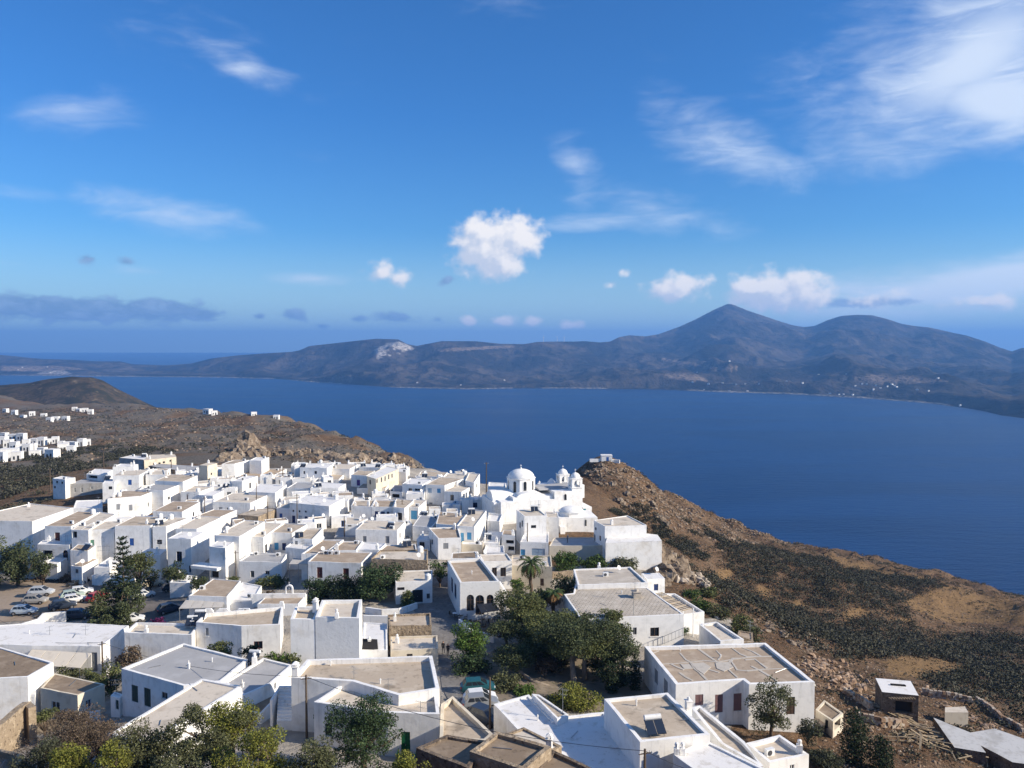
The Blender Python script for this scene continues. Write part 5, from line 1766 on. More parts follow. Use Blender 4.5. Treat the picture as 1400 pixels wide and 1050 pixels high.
# pergola on the stepped terrace
pg = empty('pergola', at_z(915, 820, 242), 'timber pergola with dark slats on the white terrace at the edge of town', 'pergola')
pa, pb, pcx, pd = at_z(889, 812, 243.2), at_z(905, 809.5, 243.2), at_z(948, 832, 243.2), at_z(934, 836, 243.2)
for k in range(16):
    t = (k + .5) / 16
    s0, s1 = pa.lerp(pd, t), pb.lerp(pcx, t)
    mb = MB()
    mb.tube(s0, s1, .07, n=4)
    mb.build('slat', M['wood'] if k % 3 else M['plank'], pg)
for q in (pa, pb, pcx, pd):
    mb = MB()
    mb.tube((q.x, q.y, 239), (q.x, q.y, 243.25), .08, n=5)
    mb.build('post', M['p_white'], pg)

# ================================================================ WALLS AND RUINS
def wall_run(name, label, pxs, zt, h, th, mat, cat='wall', group=None, ztops=None):
    pts = [at_z(u, v, (ztops[i] if ztops else zt)) for i, (u, v) in enumerate(pxs)]
    root = None
    c = pts[len(pts) // 2]
    root = empty(name, (c.x, c.y, c.z - h), label, cat, group)
    for i in range(len(pts) - 1):
        a, b2 = pts[i], pts[i + 1]
        d = (b2 - a)
        d.z = 0
        nrm = Vector((-d.y, d.x, 0)).normalized() * th / 2
        mb = MB()
        seg = max(1, int(d.length / 1.1))
        for k in range(seg):
            p, q = a.lerp(b2, k / seg), a.lerp(b2, (k + 1) / seg)
            z0 = min(a.z, b2.z) - h
            j0, j1 = random.Random(k + i * 31).uniform(-.1, .1) if mat in ('stone', 'darkstone') else 0, random.Random(k + 1 + i * 31).uniform(-.1, .1) if mat in ('stone', 'darkstone') else 0
            A = [p - nrm, q - nrm, q + nrm, p + nrm]
            zt_ = [p.z + j0, q.z + j1, q.z + j1, p.z + j0]
            bse = len(mb.v)
            mb.v += [(v.x, v.y, z0) for v in A] + [(v.x, v.y, z) for v, z in zip(A, zt_)]
            for f in ((4, 5, 6, 7), (0, 1, 5, 4), (2, 3, 7, 6)):
                mb.f.append(tuple(bse + x for x in f)); mb.m.append(0)
            if k == 0:
                mb.f.append((bse + 3, bse, bse + 4, bse + 7)); mb.m.append(0)
            if k == seg - 1:
                mb.f.append((bse + 1, bse + 2, bse + 6, bse + 5)); mb.m.append(0)
        mb.build('wall_section', M[mat], root)
    return root


wall_run('ruined_wall', 'thick ochre stone ruin wall at the lower left edge', [(-30, 1012), (36, 959), (44, 966)], 243.2, 5.5, .7, 'stone', 'wall')
house('roofless ochre stone hut in the bottom left corner', [(-40, 1075), (22, 1064), (32, 1032), (-40, 1016)], 246.0, [], wall='stone', roof='earth', par=.7, pw=.35, group='old stone huts')
wall_run('garden_wall', 'low stone garden wall under the small cream house', [(45, 984), (84, 984)], 239.6, 2.0, .35, 'stone')
wall_run('garden_wall', 'white gate pillar wall beside the cream house', [(106, 975), (128, 973), (137, 971)], 239.8, 2.0, .3, 'white')
wall_run('garden_wall', 'low white wall curving in front of the square', [(500, 830), (522, 833), (545, 832), (570, 824)], 240.9, 1.6, .3, 'white')
wall_run('garden_wall', 'white terrace wall with brown coping above the square', [(497, 841), (531, 842)], 241.6, 2.2, .3, 'white')
wall_run('terrace_wall', 'stepped white terrace edge beside the arched house', [(628, 846), (646, 862), (676, 868)], 241.0, 1.6, .3, 'white')
wall_run('garden_wall', 'pale stone wall along the rear of the mansion', [(884, 888), (1030, 876)], 241.8, 3.0, .35, 'stone')
wall_run('garden_wall', 'stone wall under the hedge below the church terrace', [(755, 782), (785, 780)], 240.2, 2.6, .4, 'stone')
wall_run('garden_wall', 'white roadside wall at the foot of the patchy-roofed house', [(28, 853), (52, 846), (60, 838), (90, 836)], 238.2, 2.2, .3, 'white')
wall_run('garden_wall', 'white wall with blue noticeboard by the car park', [(126, 786), (160, 786), (185, 790)], 238.4, 1.8, .25, 'white')
wall_run('roadside_wall', 'bright diagonal wall beside the arched house roof', [(683, 795), (691, 808)], 243.4, 4.0, .3, 'white')
wall_run('chapel_wall', 'long white coping wall with bell arch', [(345, 812), (418, 811)], 242.0, 2.0, .3, 'white')
# bell arch
ba = at_z(395.5, 811, 242.0)
bl = empty('bell_arch', ba, 'small white bell arch with cross on the chapel wall', 'bell arch')
mb = MB()
for s_ in (-1, 1):
    mb.box((ba.x + s_ * .5, ba.y, ba.z + .35), (.2, .3, .8))
for k in range(8):
    t0, t1 = math.pi * k / 8, math.pi * (k + 1) / 8
    for r0, r1 in ((.4, .6),):
        q = [(r0, t0), (r1, t0), (r1, t1), (r0, t1)]
        fr_ = [(ba.x + r * math.cos(t), ba.y - .15, ba.z + .75 + r * math.sin(t)) for r, t in q]
        bk = [(x, y + .3, z) for x, y, z in fr_]
        mb.face(fr_)
        mb.face(bk[::-1])
        mb.face([fr_[1], bk[1], bk[2], fr_[2]])
        mb.face([fr_[3], bk[3], bk[0], fr_[0]])
mb.build('arch', M['white'], bl)
mb = MB()
mb.box((ba.x, ba.y, ba.z + 1.55), (.06, .06, .4))
mb.box((ba.x, ba.y, ba.z + 1.62), (.25, .06, .06))
mb.build('cross', M['white'], bl)
mb = MB()
mb.lathe((ba.x, ba.y, ba.z + .7), [(.2, 0), (.13, .12), (.1, .3), (.02, .36)], 8)
mb.build('bell', M['metal'], bl)

# wavy white parapet blobs on the wavy-parapet house and its neighbour
for k, (u, v, w, hh) in enumerate(((285, 838, 16, .9), (305, 836, 22, .7), (330, 834, 16, .5), (385, 829, 8, 1.0))):
    p = at_z(u, v, 243.5)
    mb = MB()
    wd = w * p.y / F
    pr = [(-wd / 2, 0), (wd / 2, 0), (wd * .42, hh * .6), (wd * .25, hh), (-wd * .25, hh), (-wd * .42, hh * .6)]
    fr_ = [(p.x + a_, p.y - .15, p.z - .3 + z_) for a_, z_ in pr]
    bk = [(x, y + .32, z) for x, y, z in fr_]
    mb.face(fr_)
    mb.face(bk[::-1])
    for i in range(6):
        j = (i + 1) % 6
        mb.face([fr_[j], fr_[i], bk[i], bk[j]])
    mb.build('wavy_parapet', M['white'], h10b)

# ---- mansion: cement strips patched across its cracked roof, cornice
zr_ = ROOFZ[h16.name] + .03
STRIPS = [[(930, 893), (938, 902), (955, 911), (982, 919)], [(904, 908), (924, 907), (945, 905), (962, 903), (982, 905), (1003, 901), (1030, 898), (1058, 897)], [(955, 887), (966, 895), (976, 902), (990, 910), (1008, 926)],
          [(1001, 886), (1012, 894), (1022, 898), (1036, 897)], [(1014, 885), (1030, 891), (1040, 897)], [(1000, 904), (1008, 916), (1022, 917), (1044, 915), (1070, 914), (1086, 914)], [(1028, 911), (1040, 917), (1052, 924), (1062, 931)], [(944, 906), (950, 915), (958, 921), (966, 929)], [(930, 920), (938, 926), (946, 930)], [(918, 908), (926, 912), (934, 915)], [(1020, 902), (1032, 901), (1040, 907), (1048, 913)], [(997, 906), (1002, 900), (1014, 900)], [(980, 890), (986, 896), (982, 902)], [(892, 893), (900, 890)]]
for st in STRIPS:
    mb = MB()
    for (ua, va), (ub, vb) in zip(st[:-1], st[1:]):
        a, b2 = at_z(ua, va, zr_), at_z(ub, vb, zr_)
        d = (b2 - a).normalized()
        nn = Vector((-d.y, d.x, 0)) * random.uniform(.08, .17)
        a2, b3 = a - d * .1, b2 + d * .1
        zz = zr_ + random.uniform(.004, .02)
        q = [a2 - nn, b3 - nn, b3 + nn, a2 + nn]
        mb.prism([(v.x, v.y) for v in q], zr_ - .06, zz)
    mb.build('cement_strip', M['cement'], h16)
for blob in ([(945, 907), (962, 906), (972, 912), (962, 922), (952, 915)], [(978, 906), (995, 905), (1003, 912), (990, 918), (980, 914)], [(930, 908), (942, 908), (948, 914), (936, 915)]):
    q = [at_z(u, v, zr_) for u, v in blob]
    q = [(v.x, v.y) for v in q]
    if area2(q) < 0:
        q.reverse()
    mb = MB()
    mb.prism(q, zr_ - .06, zr_ + .025)
    mb.build('cement_patch', M['cement'], h16)
Pm = [at_z(u, v, 243.3) for u, v in ((924, 936), (1016, 929.5), (1024, 936), (1114, 932))]
for a, b2 in zip(Pm[:-1], Pm[1:]):
    d = (b2 - a)
    ln = d.length
    d.normalize()
    nn = Vector((d.y, -d.x, 0))
    c = (a + b2) / 2 + nn * .08
    mb = MB()
    mb.box((c.x, c.y, 242.95), (ln + .1, .2, .16), math.atan2(d.y, d.x))
    mb.build('cornice', M['cream'], h16)
    for k in range(int(ln / .45)):
        q = a + d * (.25 + k * .45) + nn * .07
        mb = MB()
        mb.box((q.x, q.y, 242.78), (.2, .14, .16), math.atan2(d.y, d.x))
        mb.build('dentil', M['cream'], h16)
# ---- tile courses on the wide pale roof
zt_ = ROOFZ[h18.name]
A0, B0, C0, D0 = at_z(795, 847, zt_), at_z(935, 839.5, zt_), at_z(885, 803, zt_), at_z(771, 812, zt_)
ex = (B0 - A0).normalized()
ey = Vector((-ex.y, ex.x, 0))
Ptile = [q for (r, P_, q, z_, d_) in HOUSES if r is h18][0]
tile_me = None
nt = 0
for i in range(-8, 34):
    for j in range(0, 30):
        c = A0 + ex * (i * .62 + (j % 2) * .31) + ey * (j * .55 + .3)
        okk = all(in_poly(np.array([c.x + dx_]), np.array([c.y + dy_]), [(q.x, q.y) for q in Ptile])[0] for dx_ in (-.28, .28) for dy_ in (-.25, .25))
        if not okk or nt >= 900:
            continue
        if tile_me is None:
            mt = MB()
            mt.box((0, 0, 0), (.58, .50, .05), 0, taper=.97)
            tile_me = mt.mesh('roof_tile')
            tile_me.materials.append(M['tile'])
        nt += 1
        TILES = globals().setdefault('TILES', [])
        TILES.append(c)
TILES.sort(key=lambda c: c.y)
rot = math.atan2(ex.y, ex.x)
rl = root_loc(h18)
for c in TILES[:300]:
    o = bpy.data.objects.new('roof_tile', tile_me)
    col.objects.link(o)
    o.parent = h18
    o.location = (c.x - rl.x, c.y - rl.y, zt_ + .012 + random.uniform(0, .015) - rl.z)
    o.rotation_euler = (random.uniform(-.012, .012), random.uniform(-.012, .012), rot)
mb = MB()
for c in TILES[300:]:
    mb.box((c.x, c.y, zt_ + .012 + random.uniform(0, .015)), (.58, .5, .05), rot, taper=.97)
if mb.v:
    o = mb.build('roof_tiles', M['tile'], h18)
    o['kind'] = 'stuff'

# ================================================================ ROOF FITTINGS
chimney(h11, at_z(431.5, 836, 248.2), 1.2, .55, 0)
chimney(h11, at_z(460.5, 844, 248.6), .55, .4, 1)
chimney(h2, at_z(404, 924, 247.6), .95, .6, 0)
chimney(h4, at_z(348, 906, 244.4), .7, .5, 1)
chimney(h15c, at_z(941, 979, 247.2), 1.4, .5, 2)
chimney(h15c2, at_z(1093, 1027, 244.5), .6, .5, 1)
ac_unit(h15c2, roof_pt(h15c2, 1052, 1033), .4)
chimney(h15d, at_z(925, 1031, 247.2), .5, .42, 1)
chimney(h15d, at_z(933, 1030, 247.2), .45, .4, 1)
solar_heater(h15b, roof_pt(h15b, 895, 1003), R(12), .85)
solar_heater(h4b, roof_pt(h4b, 346, 905), R(-10), .75)
antenna(h1, roof_pt(h1, 531, 951), 1.7)
antenna(h1, roof_pt(h1, 575, 973), 1.0)
antenna(h15g, roof_pt(h15g, 625, 967), 1.6)
antenna(h2, roof_pt(h2, 484, 929), 1.3)
chimney(h13, roof_pt(h13, 543, 879), .7, .4, 1)
chimney(h13b, roof_pt(h13b, 540, 849), .7, .4, 1)
chimney(h18, roof_pt(h18, 870, 817), .9, 1.1, 2, 'tile')
antenna(h18, roof_pt(h18, 866, 841), 3.4)
antenna(h18, roof_pt(h18, 868, 820), 3.0)
dish(h19, roof_pt(h19, 846, 783))
ac_unit(h19, roof_pt(h19, 828, 788), .2)
chimney(h19, roof_pt(h19, 819, 777), .5, .5, 1)
solar_heater(h10b, roof_pt(h10b, 262, 850) + Vector((0, 0, -.6)), R(5), .8)
solar_heater(h10b, roof_pt(h10b, 273, 848), R(5), .8)
ac_unit(h10b, roof_pt(h10b, 337, 838), 0)
antenna(h10b, roof_pt(h10b, 323, 846), 1.3)
ac_unit(h60, roof_pt(h60, 277, 806), .3)
chimney(h4, roof_pt(h4, 258, 914), .55, .22, 2)
antenna(h9, roof_pt(h9, 68, 868), 1.2)
antenna(h9, roof_pt(h9, 117, 868), 1.3)
ac_unit(h23, roof_pt(h23, 452, 758), 0)
ac_unit(h23, roof_pt(h23, 461, 758), 0)
chimney(h3, at_z(331, 938, 246.4), .3, .3, 2)
rr = random.Random(11)
for hh, px_ in ((h2, [(452, 910), (560, 905), (520, 935)]), (h1, [(500, 955), (560, 962)]), (h3, [(270, 945), (220, 985)]), (h4, [(220, 910), (290, 905)]), (h15b, [(870, 965), (930, 985)]), (h16, [(930, 890), (1060, 920), (985, 900)]), (h9, [(40, 866), (100, 872)]), (h7, [(20, 905)]), (h5, [(95, 938)]), (h15a, [(735, 985), (790, 1000)]), (h18, [(820, 825), (850, 812)]), (h15f, [(700, 1025)]), (h20, [(645, 785)])):
    for (u_, v_) in px_:
        q_ = roof_pt(hh, u_, v_)
        mb = MB()
        t_ = rr.random()
        if t_ < .5:
            mb.tube(q_, q_ + Vector((0, 0, rr.uniform(.35, .7))), .06, n=7)
            mb.tube(q_ + Vector((0, 0, .4)), q_ + Vector((0, 0, .46)), .1, n=7)
            mb.build('vent_pipe', M['tankwhite'], hh)
        else:
            d_ = Vector((rr.uniform(-1, 1), rr.uniform(-1, 1), 0)).normalized() * rr.uniform(1.0, 2.2)
            mb.tube(q_ + Vector((0, 0, .05)), q_ + d_ + Vector((0, 0, .05)), .035, n=5)
            mb.build('roof_pipe', M['metal'], hh)
special = {h1, h2, h3, h4, h4b, h5, h7, h9, h11, h11b, h13, h13b, h15a, h15b, h15c, h15d, h15e, h15f, h15g, h16, h18, h19, h10b, h60, h58e, h58c, h20}
for (root, P, Q, zr_, dist) in HOUSES:
    if root in special:
        continue
    a_ = abs(area2(P)) / 2
    kmax = 1 if a_ < 25 else 2 if a_ < 60 else 3
    for k in range(rr.randint(0, kmax) + (1 if dist > 125 else 0)):
        i = rr.randrange(len(Q))
        c = sum(Q, Vector((0, 0))) / len(Q)
        f = rr.uniform(.45, .86)
        p = c.lerp(Q[i], f)
        p3 = Vector((p.x, p.y, zr_))
        t = rr.random()
        random.seed(rr.random())
        if t < .34:
            chimney(root, p3, rr.uniform(.5, .9), rr.uniform(.35, .5), rr.choice((0, 1, 2)))
        elif t < .58:
            antenna(root, p3, rr.uniform(1.4, 2.6))
        elif t < .64:
            solar_heater(root, p3, rr.uniform(-.5, .5), .8)
        elif t < .84:
            ac_unit(root, p3, rr.uniform(-.5, .5))
        elif t < .93:
            dish(root, p3)
        else:
            water_tank(root, p3)

# balcony rails, blue stair rail, solar panel slab ---------------------------------------------
def railing(root, pts, h, mat, step=.35, name='railing'):
    mb = MB()
    for a, b2 in zip(pts[:-1], pts[1:]):
        d = b2 - a
        up = Vector((0, 0, h))
        mb.tube(a + up, b2 + up, .035, n=4)
        mb.tube(a + up * .12, b2 + up * .12, .025, n=4)
        n = max(2, int(d.length / step))
        for k in range(n + 1):
            q = a.lerp(b2, k / n)
            mb.tube(q, q + up, .022, n=4)
    o = mb.build(name, mat, root)
    return o


gb = [at_z(545, 1037, 243.0), at_z(570, 1038, 243.0)]
gb = [v + Vector((0, -1.0, 0)) for v in gb]
mb = MB()
mb.box(((gb[0].x + gb[1].x) / 2, gb[0].y + .5, 242.9), (2.0, 1.1, .14))
mb.build('balcony_slab', M['white'], h1)
railing(h1, [gb[0] + Vector((0, 1, 0)), gb[0], gb[1], gb[1] + Vector((0, 1, 0))], .95, M['p_green'], .14, 'balcony_rail')
b0, b1, b2_ = at_z(613, 698, 241.2), at_z(622, 690, 242.2), at_z(646, 686, 242.4)
railing(h54, [b0 + Vector((0, -1.4, 0)), b1 + Vector((0, -1.4, .2)), at_z(634, 691, 242.2), b2_ + Vector((.5, -.5, 0))], .95, M['p_sky'], .12, 'stair_rail')
b0, b1 = at_z(862 + 30, 884, 240.2), at_z(934, 879, 240.2)
railing(h18, [b0 + Vector((0, -.8, 0)), b1 + Vector((.2, -.8, 1.4))], 1.1, M['metal'], .5, 'stair_rail')
railing(h31, [at_z(133, 754, 241.2), at_z(150, 753, 241.2)], .9, M['metal'], .25, 'balcony_rail')
mb = MB()
a, b_ = at_z(267, 771, 241.6), at_z(303, 775, 241.6)
mb.box(((a.x + b_.x) / 2, (a.y + b_.y) / 2, 241.4), ((b_ - a).length, 2.4, .5), math.atan2(b_.y - a.y, b_.x - a.x))
mb.build('balcony_slab', M['white'], h28b)

# ================================================================ STREETS, SQUARE, CAR PARK
def sheet(name, px, mat, label, zoff=.05, cut=.9):
    """ground sheet following the terrain inside an outline given in the picture (on the ground)"""
    pts = [on_ground(u, v) for u, v in px]
    bm = bmesh.new()
    vs_ = [bm.verts.new((p.x, p.y, 0)) for p in pts]
    bm.faces.new(vs_)
    bmesh.ops.triangulate(bm, faces=bm.faces[:])
    for _ in range(6):
        ed = [e for e in bm.edges if e.calc_length() > cut * 2]
        if not ed:
            break
        bmesh.ops.subdivide_edges(bm, edges=ed, cuts=1)
        bmesh.ops.triangulate(bm, faces=[f for f in bm.faces if len(f.verts) > 3])
    zz = base_z([v.co.x for v in bm.verts], [v.co.y for v in bm.verts])
    for v, z_ in zip(bm.verts, zz):
        v.co.z = z_ + zoff
    bmesh.ops.recalc_face_normals(bm, faces=bm.faces[:])
    for f in bm.faces:
        if f.normal.z < 0:
            f.normal_flip()
    me = bpy.data.meshes.new(name)
    bm.to_mesh(me)
    bm.free()
    o = link_mesh(name, me, mat)
    tag(o, label, name.replace('_', ' '), kind='structure')
    return o


M['lot'] = material('packed_sand', (0.36, 0.285, 0.215), 1.0, .05, (1.5, .3, .05), [((0.30, .235, .175), .12, .45, .65, 5), (.85, 1.4, .5, .7, 5)])
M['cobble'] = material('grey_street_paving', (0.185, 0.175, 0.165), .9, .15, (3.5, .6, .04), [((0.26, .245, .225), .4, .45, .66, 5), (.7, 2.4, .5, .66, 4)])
M['asphalt'] = material('worn_asphalt', (0.17, 0.155, 0.14), .95, .15, (6, .4, .02), [((0.23, .20, .175), .25, .45, .68, 5), (.75, 1.2, .5, .7, 4)])
M['verge'] = material('dry_verge_grass', (0.30, 0.185, 0.075), 1.0, 0.0, (3, 1.0, .2), [((.20, .12, .06), .9, .45, .62, 5)])
M['parkearth'] = material('park_earth', (0.22, 0.18, 0.135), 1.0, 0.05, (3, .6, .06), [((.30, .25, .19), .5, .48, .66, 5), ((.10, .10, .06), .9, .55, .7, 4)])
sheet('car_park', [(-60, 792), (40, 795), (96, 800), (112, 796), (135, 800), (205, 812), (240, 815), (232, 838), (176, 856), (100, 848), (20, 850), (-60, 858)], M['lot'], 'sandy open car park on the left')
sheet('road', [(118, 796), (240, 812), (252, 800), (262, 815), (240, 838), (180, 858), (150, 850)], M['asphalt'], 'asphalt lane leading off the car park', .09)
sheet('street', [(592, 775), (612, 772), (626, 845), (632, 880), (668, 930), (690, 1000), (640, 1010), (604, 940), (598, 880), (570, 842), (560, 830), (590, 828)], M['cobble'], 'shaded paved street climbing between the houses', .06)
sheet('park_ground', [(640, 905), (700, 880), (800, 885), (880, 930), (905, 965), (800, 975), (690, 985), (655, 940)], M['parkearth'], 'bare earth of the pine garden', .05)

# ================================================================ VEGETATION
def leaves(cent, size, nb=None, up=.35):
    """one small quad per centre, turned every way"""
    n = len(cent)
    d = rng.normal(size=(n, 3))
    d[:, 2] += up * np.sign(d[:, 2]) * 1.2
    d /= np.linalg.norm(d, axis=1)[:, None] + 1e-9
    r = rng.normal(size=(n, 3))
    a = np.cross(d, r)
    a /= np.linalg.norm(a, axis=1)[:, None] + 1e-9
    b_ = np.cross(d, a)
    s = (np.asarray(size) * rng.uniform(.6, 1.25, n))[:, None]
    a, b_ = a * s * .5, b_ * s * .36
    V = np.stack([cent - a, cent - b_ * .9 + a * .1, cent + a, cent + b_ * .9 + a * .1], 1).reshape(-1, 3)
    return V, np.arange(4 * n).reshape(n, 4)


def clump_points(c, r, n, flat=.75):
    d = rng.normal(size=(n, 3))
    d /= np.linalg.norm(d, axis=1)[:, None]
    rad = rng.uniform(.25, 1.0, n) ** .5
    return np.asarray(c)[None] + d * (rad * r)[:, None] * np.array((1, 1, flat))


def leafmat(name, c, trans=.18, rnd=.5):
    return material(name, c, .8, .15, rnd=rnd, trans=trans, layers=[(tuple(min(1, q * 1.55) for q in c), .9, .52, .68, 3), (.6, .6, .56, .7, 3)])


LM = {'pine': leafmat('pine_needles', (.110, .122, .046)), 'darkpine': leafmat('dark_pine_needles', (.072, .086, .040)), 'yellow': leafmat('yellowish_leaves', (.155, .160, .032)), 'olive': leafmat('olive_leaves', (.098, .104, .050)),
      'green': leafmat('fresh_leaves', (.085, .135, .030)), 'ficus': leafmat('dark_glossy_leaves', (.050, .078, .034)), 'greyleaf': leafmat('greyish_leaves', (.072, .078, .046)), 'dry': leafmat('dry_twigs', (.105, .078, .054), .05), 'cypress': leafmat('cypress_leaves', (.030, .044, .022)),
      'bougain': leafmat('magenta_blossom', (.12, .022, .085)), 'palm': leafmat('palm_fronds', (.060, .085, .030), .15, .3), 'deadpalm': leafmat('dead_fronds', (.20, .115, .055), .1, .3), 'scrub': material('scrub_leaves', (.060, .060, .042), .85, .1, rnd=.4, trans=.08, layers=[((.115, .108, .078), .30, .50, .66, 4), ((.026, .030, .020), .55, .52, .66, 3)]), 'tuft': leafmat('dry_tufts', (.115, .085, .048), .05, .5),
      'hedge': leafmat('hedge_leaves', (.065, .100, .028))}
M['bark'] = material('bark', (.115, .085, .062), 1.0, .05, (6, .8, .05), [((.17, .135, .10), 2.0, .5, .68, 4, (1, 1, .2))])
M['palebark'] = material('pale_bark', (.24, .20, .16), 1.0, .05, (6, .6, .04), [(.65, 2.0, .5, .68, 4, (1, 1, .2))])


def tree(label, u, v0, v1, w, D, kind='round', mat='pine', group=None, name='tree', cat='tree', leaf=None, dens=1.0, lean=(0, 0), bark='bark', depth=1.0):
    """v0, v1: top and foot of the crown in the picture; w its width; D its distance"""
    top, bot = at_d(u, v0, D), at_d(u, v1, D)
    rx = w / 2 * D / F
    gx_, gy_ = top.x + lean[0], D + lean[1]
    g = float(base_z([gx_], [gy_])[0])
    zc, rz = (top.z + bot.z) / 2, max((top.z - bot.z) / 2, .3)
    if bot.z < g:
        bot.z = g
        zc, rz = (top.z + g) / 2, (top.z - g) / 2
    root = empty(name, (gx_, gy_, g), label, cat, group)
    C0 = Vector((top.x, D, zc))
    leaf = leaf if leaf else max(.13, .0026 * D)
    cl = []
    if kind == 'cypress':
        for k in range(26):
            t = (k + .5) / 26
            rr_ = rx * (math.sin(math.pi * min(1, t * .85 + .16)) ** .7)
            a = k * 2.4
            cl.append((Vector((C0.x + rr_ * .45 * math.cos(a), C0.y + rr_ * .45 * math.sin(a), zc - rz + 2 * rz * t)), rr_ * .62 + .12))
        fl = 1.3
    else:
        nclump = {'round': 46, 'pine': 44, 'bush': 36, 'sparse': 28}[kind]
        for k in range(nclump):
            d = Vector(rng.normal(size=3)).normalized()
            if kind == 'pine':
                d.z = abs(d.z) * .8 - .12
            rad = rng.uniform(.35, 1.02)
            cl.append((Vector((C0.x + d.x * rx * rad, C0.y + d.y * rx * rad * depth, zc + d.z * rz * rad)), rx * rng.uniform(.14, .46) if kind != 'sparse' else rx * rng.uniform(.15, .28)))
        fl = .62 if kind == 'pine' else .8
    vol = sum(r ** 2 for _, r in cl)
    tot = int(min(16000, max(800, dens * vol * 12.0 / leaf ** 2)))
    P = [clump_points(c, min(r, rz * 1.1 + .2), max(8, int(tot * r * r / vol)), fl) for c, r in cl]
    P = np.concatenate(P)
    P = P[P[:, 2] > g + .05]
    V, Fq = leaves(P, leaf)
    V = V - np.array((gx_, gy_, g))
    np_mesh('crown', V, Fq, LM[mat], root)
    # trunk and limbs
    tr = max(.06, min(.32, rx * .09))
    tip = Vector((C0.x, C0.y, zc + rz * .2))
    base = Vector((gx_, gy_, g - .3))
    fork = base.lerp(Vector((C0.x, C0.y, zc - rz * .5)), 1.0) if kind != 'bush' else base.lerp(C0, .3)
    if fork.z < g + .2:
        fork.z = g + .3
    mid = base.lerp(fork, .5) + Vector(rng.normal(size=3)) * tr * .8
    mb = MB()
    mb.path([base, mid, fork, fork.lerp(tip, .6), tip], [tr * 1.3, tr, tr * .85, tr * .5, tr * .15], 7)
    trunk = mb.build('trunk', M[bark], root, smooth=True)
    if kind != 'cypress':
        mb = MB()
        for c, r in cl[::2]:
            m_ = fork.lerp(c, .5) + Vector((0, 0, -.1 * rx)) + Vector(rng.normal(size=3)) * rx * .06
            mb.path([fork, m_, c], [tr * .5, tr * .28, tr * .08], 5)
        o = mb.build('limbs', M[bark], trunk, smooth=True)
        o['kind'] = 'stuff'
    return root


FG = 'bushes on the slope at the bottom'
tree('spreading yellow-green pine bush in front of the diagonal roof', 295, 962, 1038, 132, 57, 'sparse', 'olive', None, dens=2.0, leaf=.15)
tree('yellow-green crown growing beneath the spreading pine bush', 318, 968, 1008, 84, 57.6, 'round', 'yellow', None, dens=.7, leaf=.15)
tree('rounded olive tree at the foot of the diagonal roof', 192, 988, 1062, 96, 56, 'round', 'olive', None, leaf=.15)
tree('bright yellow-green broom at the bottom left', 88, 1022, 1070, 60, 53, 'bush', 'yellow', FG, 'bush', 'bush', leaf=.15)
tree('yellow-green bush between broom and olive tree', 150, 1018, 1070, 56, 53, 'bush', 'yellow', FG, 'bush', 'bush', leaf=.15)
tree('low yellow bush at the bottom below the stair house', 352, 1012, 1075, 110, 52, 'bush', 'yellow', FG, 'bush', 'bush', leaf=.15)
tree('low yellow-green bush left of the dark round tree', 428, 1018, 1075, 90, 52, 'bush', 'olive', FG, 'bush', 'bush', leaf=.15)
tree('low yellow bush at the bottom beneath the green balcony', 548, 1036, 1080, 70, 51, 'bush', 'yellow', FG, 'bush', 'bush', leaf=.15)
tree('olive bush at the very bottom below the pine bush', 255, 1028, 1080, 90, 52, 'bush', 'olive', FG, 'bush', 'bush', leaf=.15)
tree('dense dark round tree in front of the green door house', 497, 958, 1045, 100, 62, 'round', 'ficus', None, leaf=.17, dens=1.15)
tree('dry brown thicket on the slope at lower left', 98, 990, 1036, 110, 59, 'bush', 'dry', FG, 'bush', 'bush', leaf=.13, dens=1.2)
tree('dark weedy scrub below the ochre ruin wall', 52, 1018, 1060, 60, 55, 'bush', 'greyleaf', FG, 'bush', 'bush', leaf=.13)
tree('pale dry shrub beside the white gate pillar', 100, 974, 994, 44, 76, 'bush', 'dry', FG, 'bush', 'bush', leaf=.16)
tree('dry thicket behind the diagonal roof corner', 132, 990, 1012, 46, 66, 'bush', 'dry', FG, 'bush', 'bush', leaf=.14)
# pine garden
PG = 'pines of the small park'
tree('bright green bushy tree beside the street walkers', 643, 851, 900, 52, 95, 'round', 'green', PG, dens=1.1)
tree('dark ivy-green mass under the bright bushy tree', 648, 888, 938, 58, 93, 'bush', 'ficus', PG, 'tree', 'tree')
tree('dense round pine in front of the arched doorways', 708, 804, 856, 64, 108, 'round', 'pine', PG, dens=1.1)
tree('broad umbrella pine filling the middle of the park', 765, 836, 882, 92, 100, 'pine', 'pine', PG, dens=1.1)
tree('dark pine leaning left over the parked cars', 705, 878, 932, 66, 92, 'pine', 'darkpine', PG, lean=(4.4, -2.6), bark='palebark')
tree('tall park pine with bare forked limbs', 790, 850, 884, 110, 93, 'pine', 'darkpine', PG, lean=(-.6, -3.0), bark='palebark', dens=.9)
tree('sparse brown-twigged pine between the dark crowns', 745, 892, 926, 64, 94, 'sparse', 'dry', PG, bark='palebark')
tree('right-hand pine with spreading olive crown', 838, 852, 884, 62, 97, 'pine', 'pine', PG)
tree('thick dark pine overhanging the mansion wall', 852, 876, 905, 50, 91, 'round', 'darkpine', PG)
tree('full dark evergreen below the mansion', 842, 900, 950, 46, 89, 'round', 'cypress', PG)
tree('narrow dark cypress against the mansion side wall', 868, 896, 950, 18, 90, 'cypress', 'cypress', PG, 'cypress_tree')
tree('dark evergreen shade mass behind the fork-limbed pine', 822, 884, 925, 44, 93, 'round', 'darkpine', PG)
tree('little ball-crowned tree above the tiled roof edge', 836, 833, 850, 32, 101, 'round', 'pine', PG, dens=1.0)
tree('thin sapling left of the ball-crowned tree', 803, 837, 853, 18, 101, 'sparse', 'olive', PG)
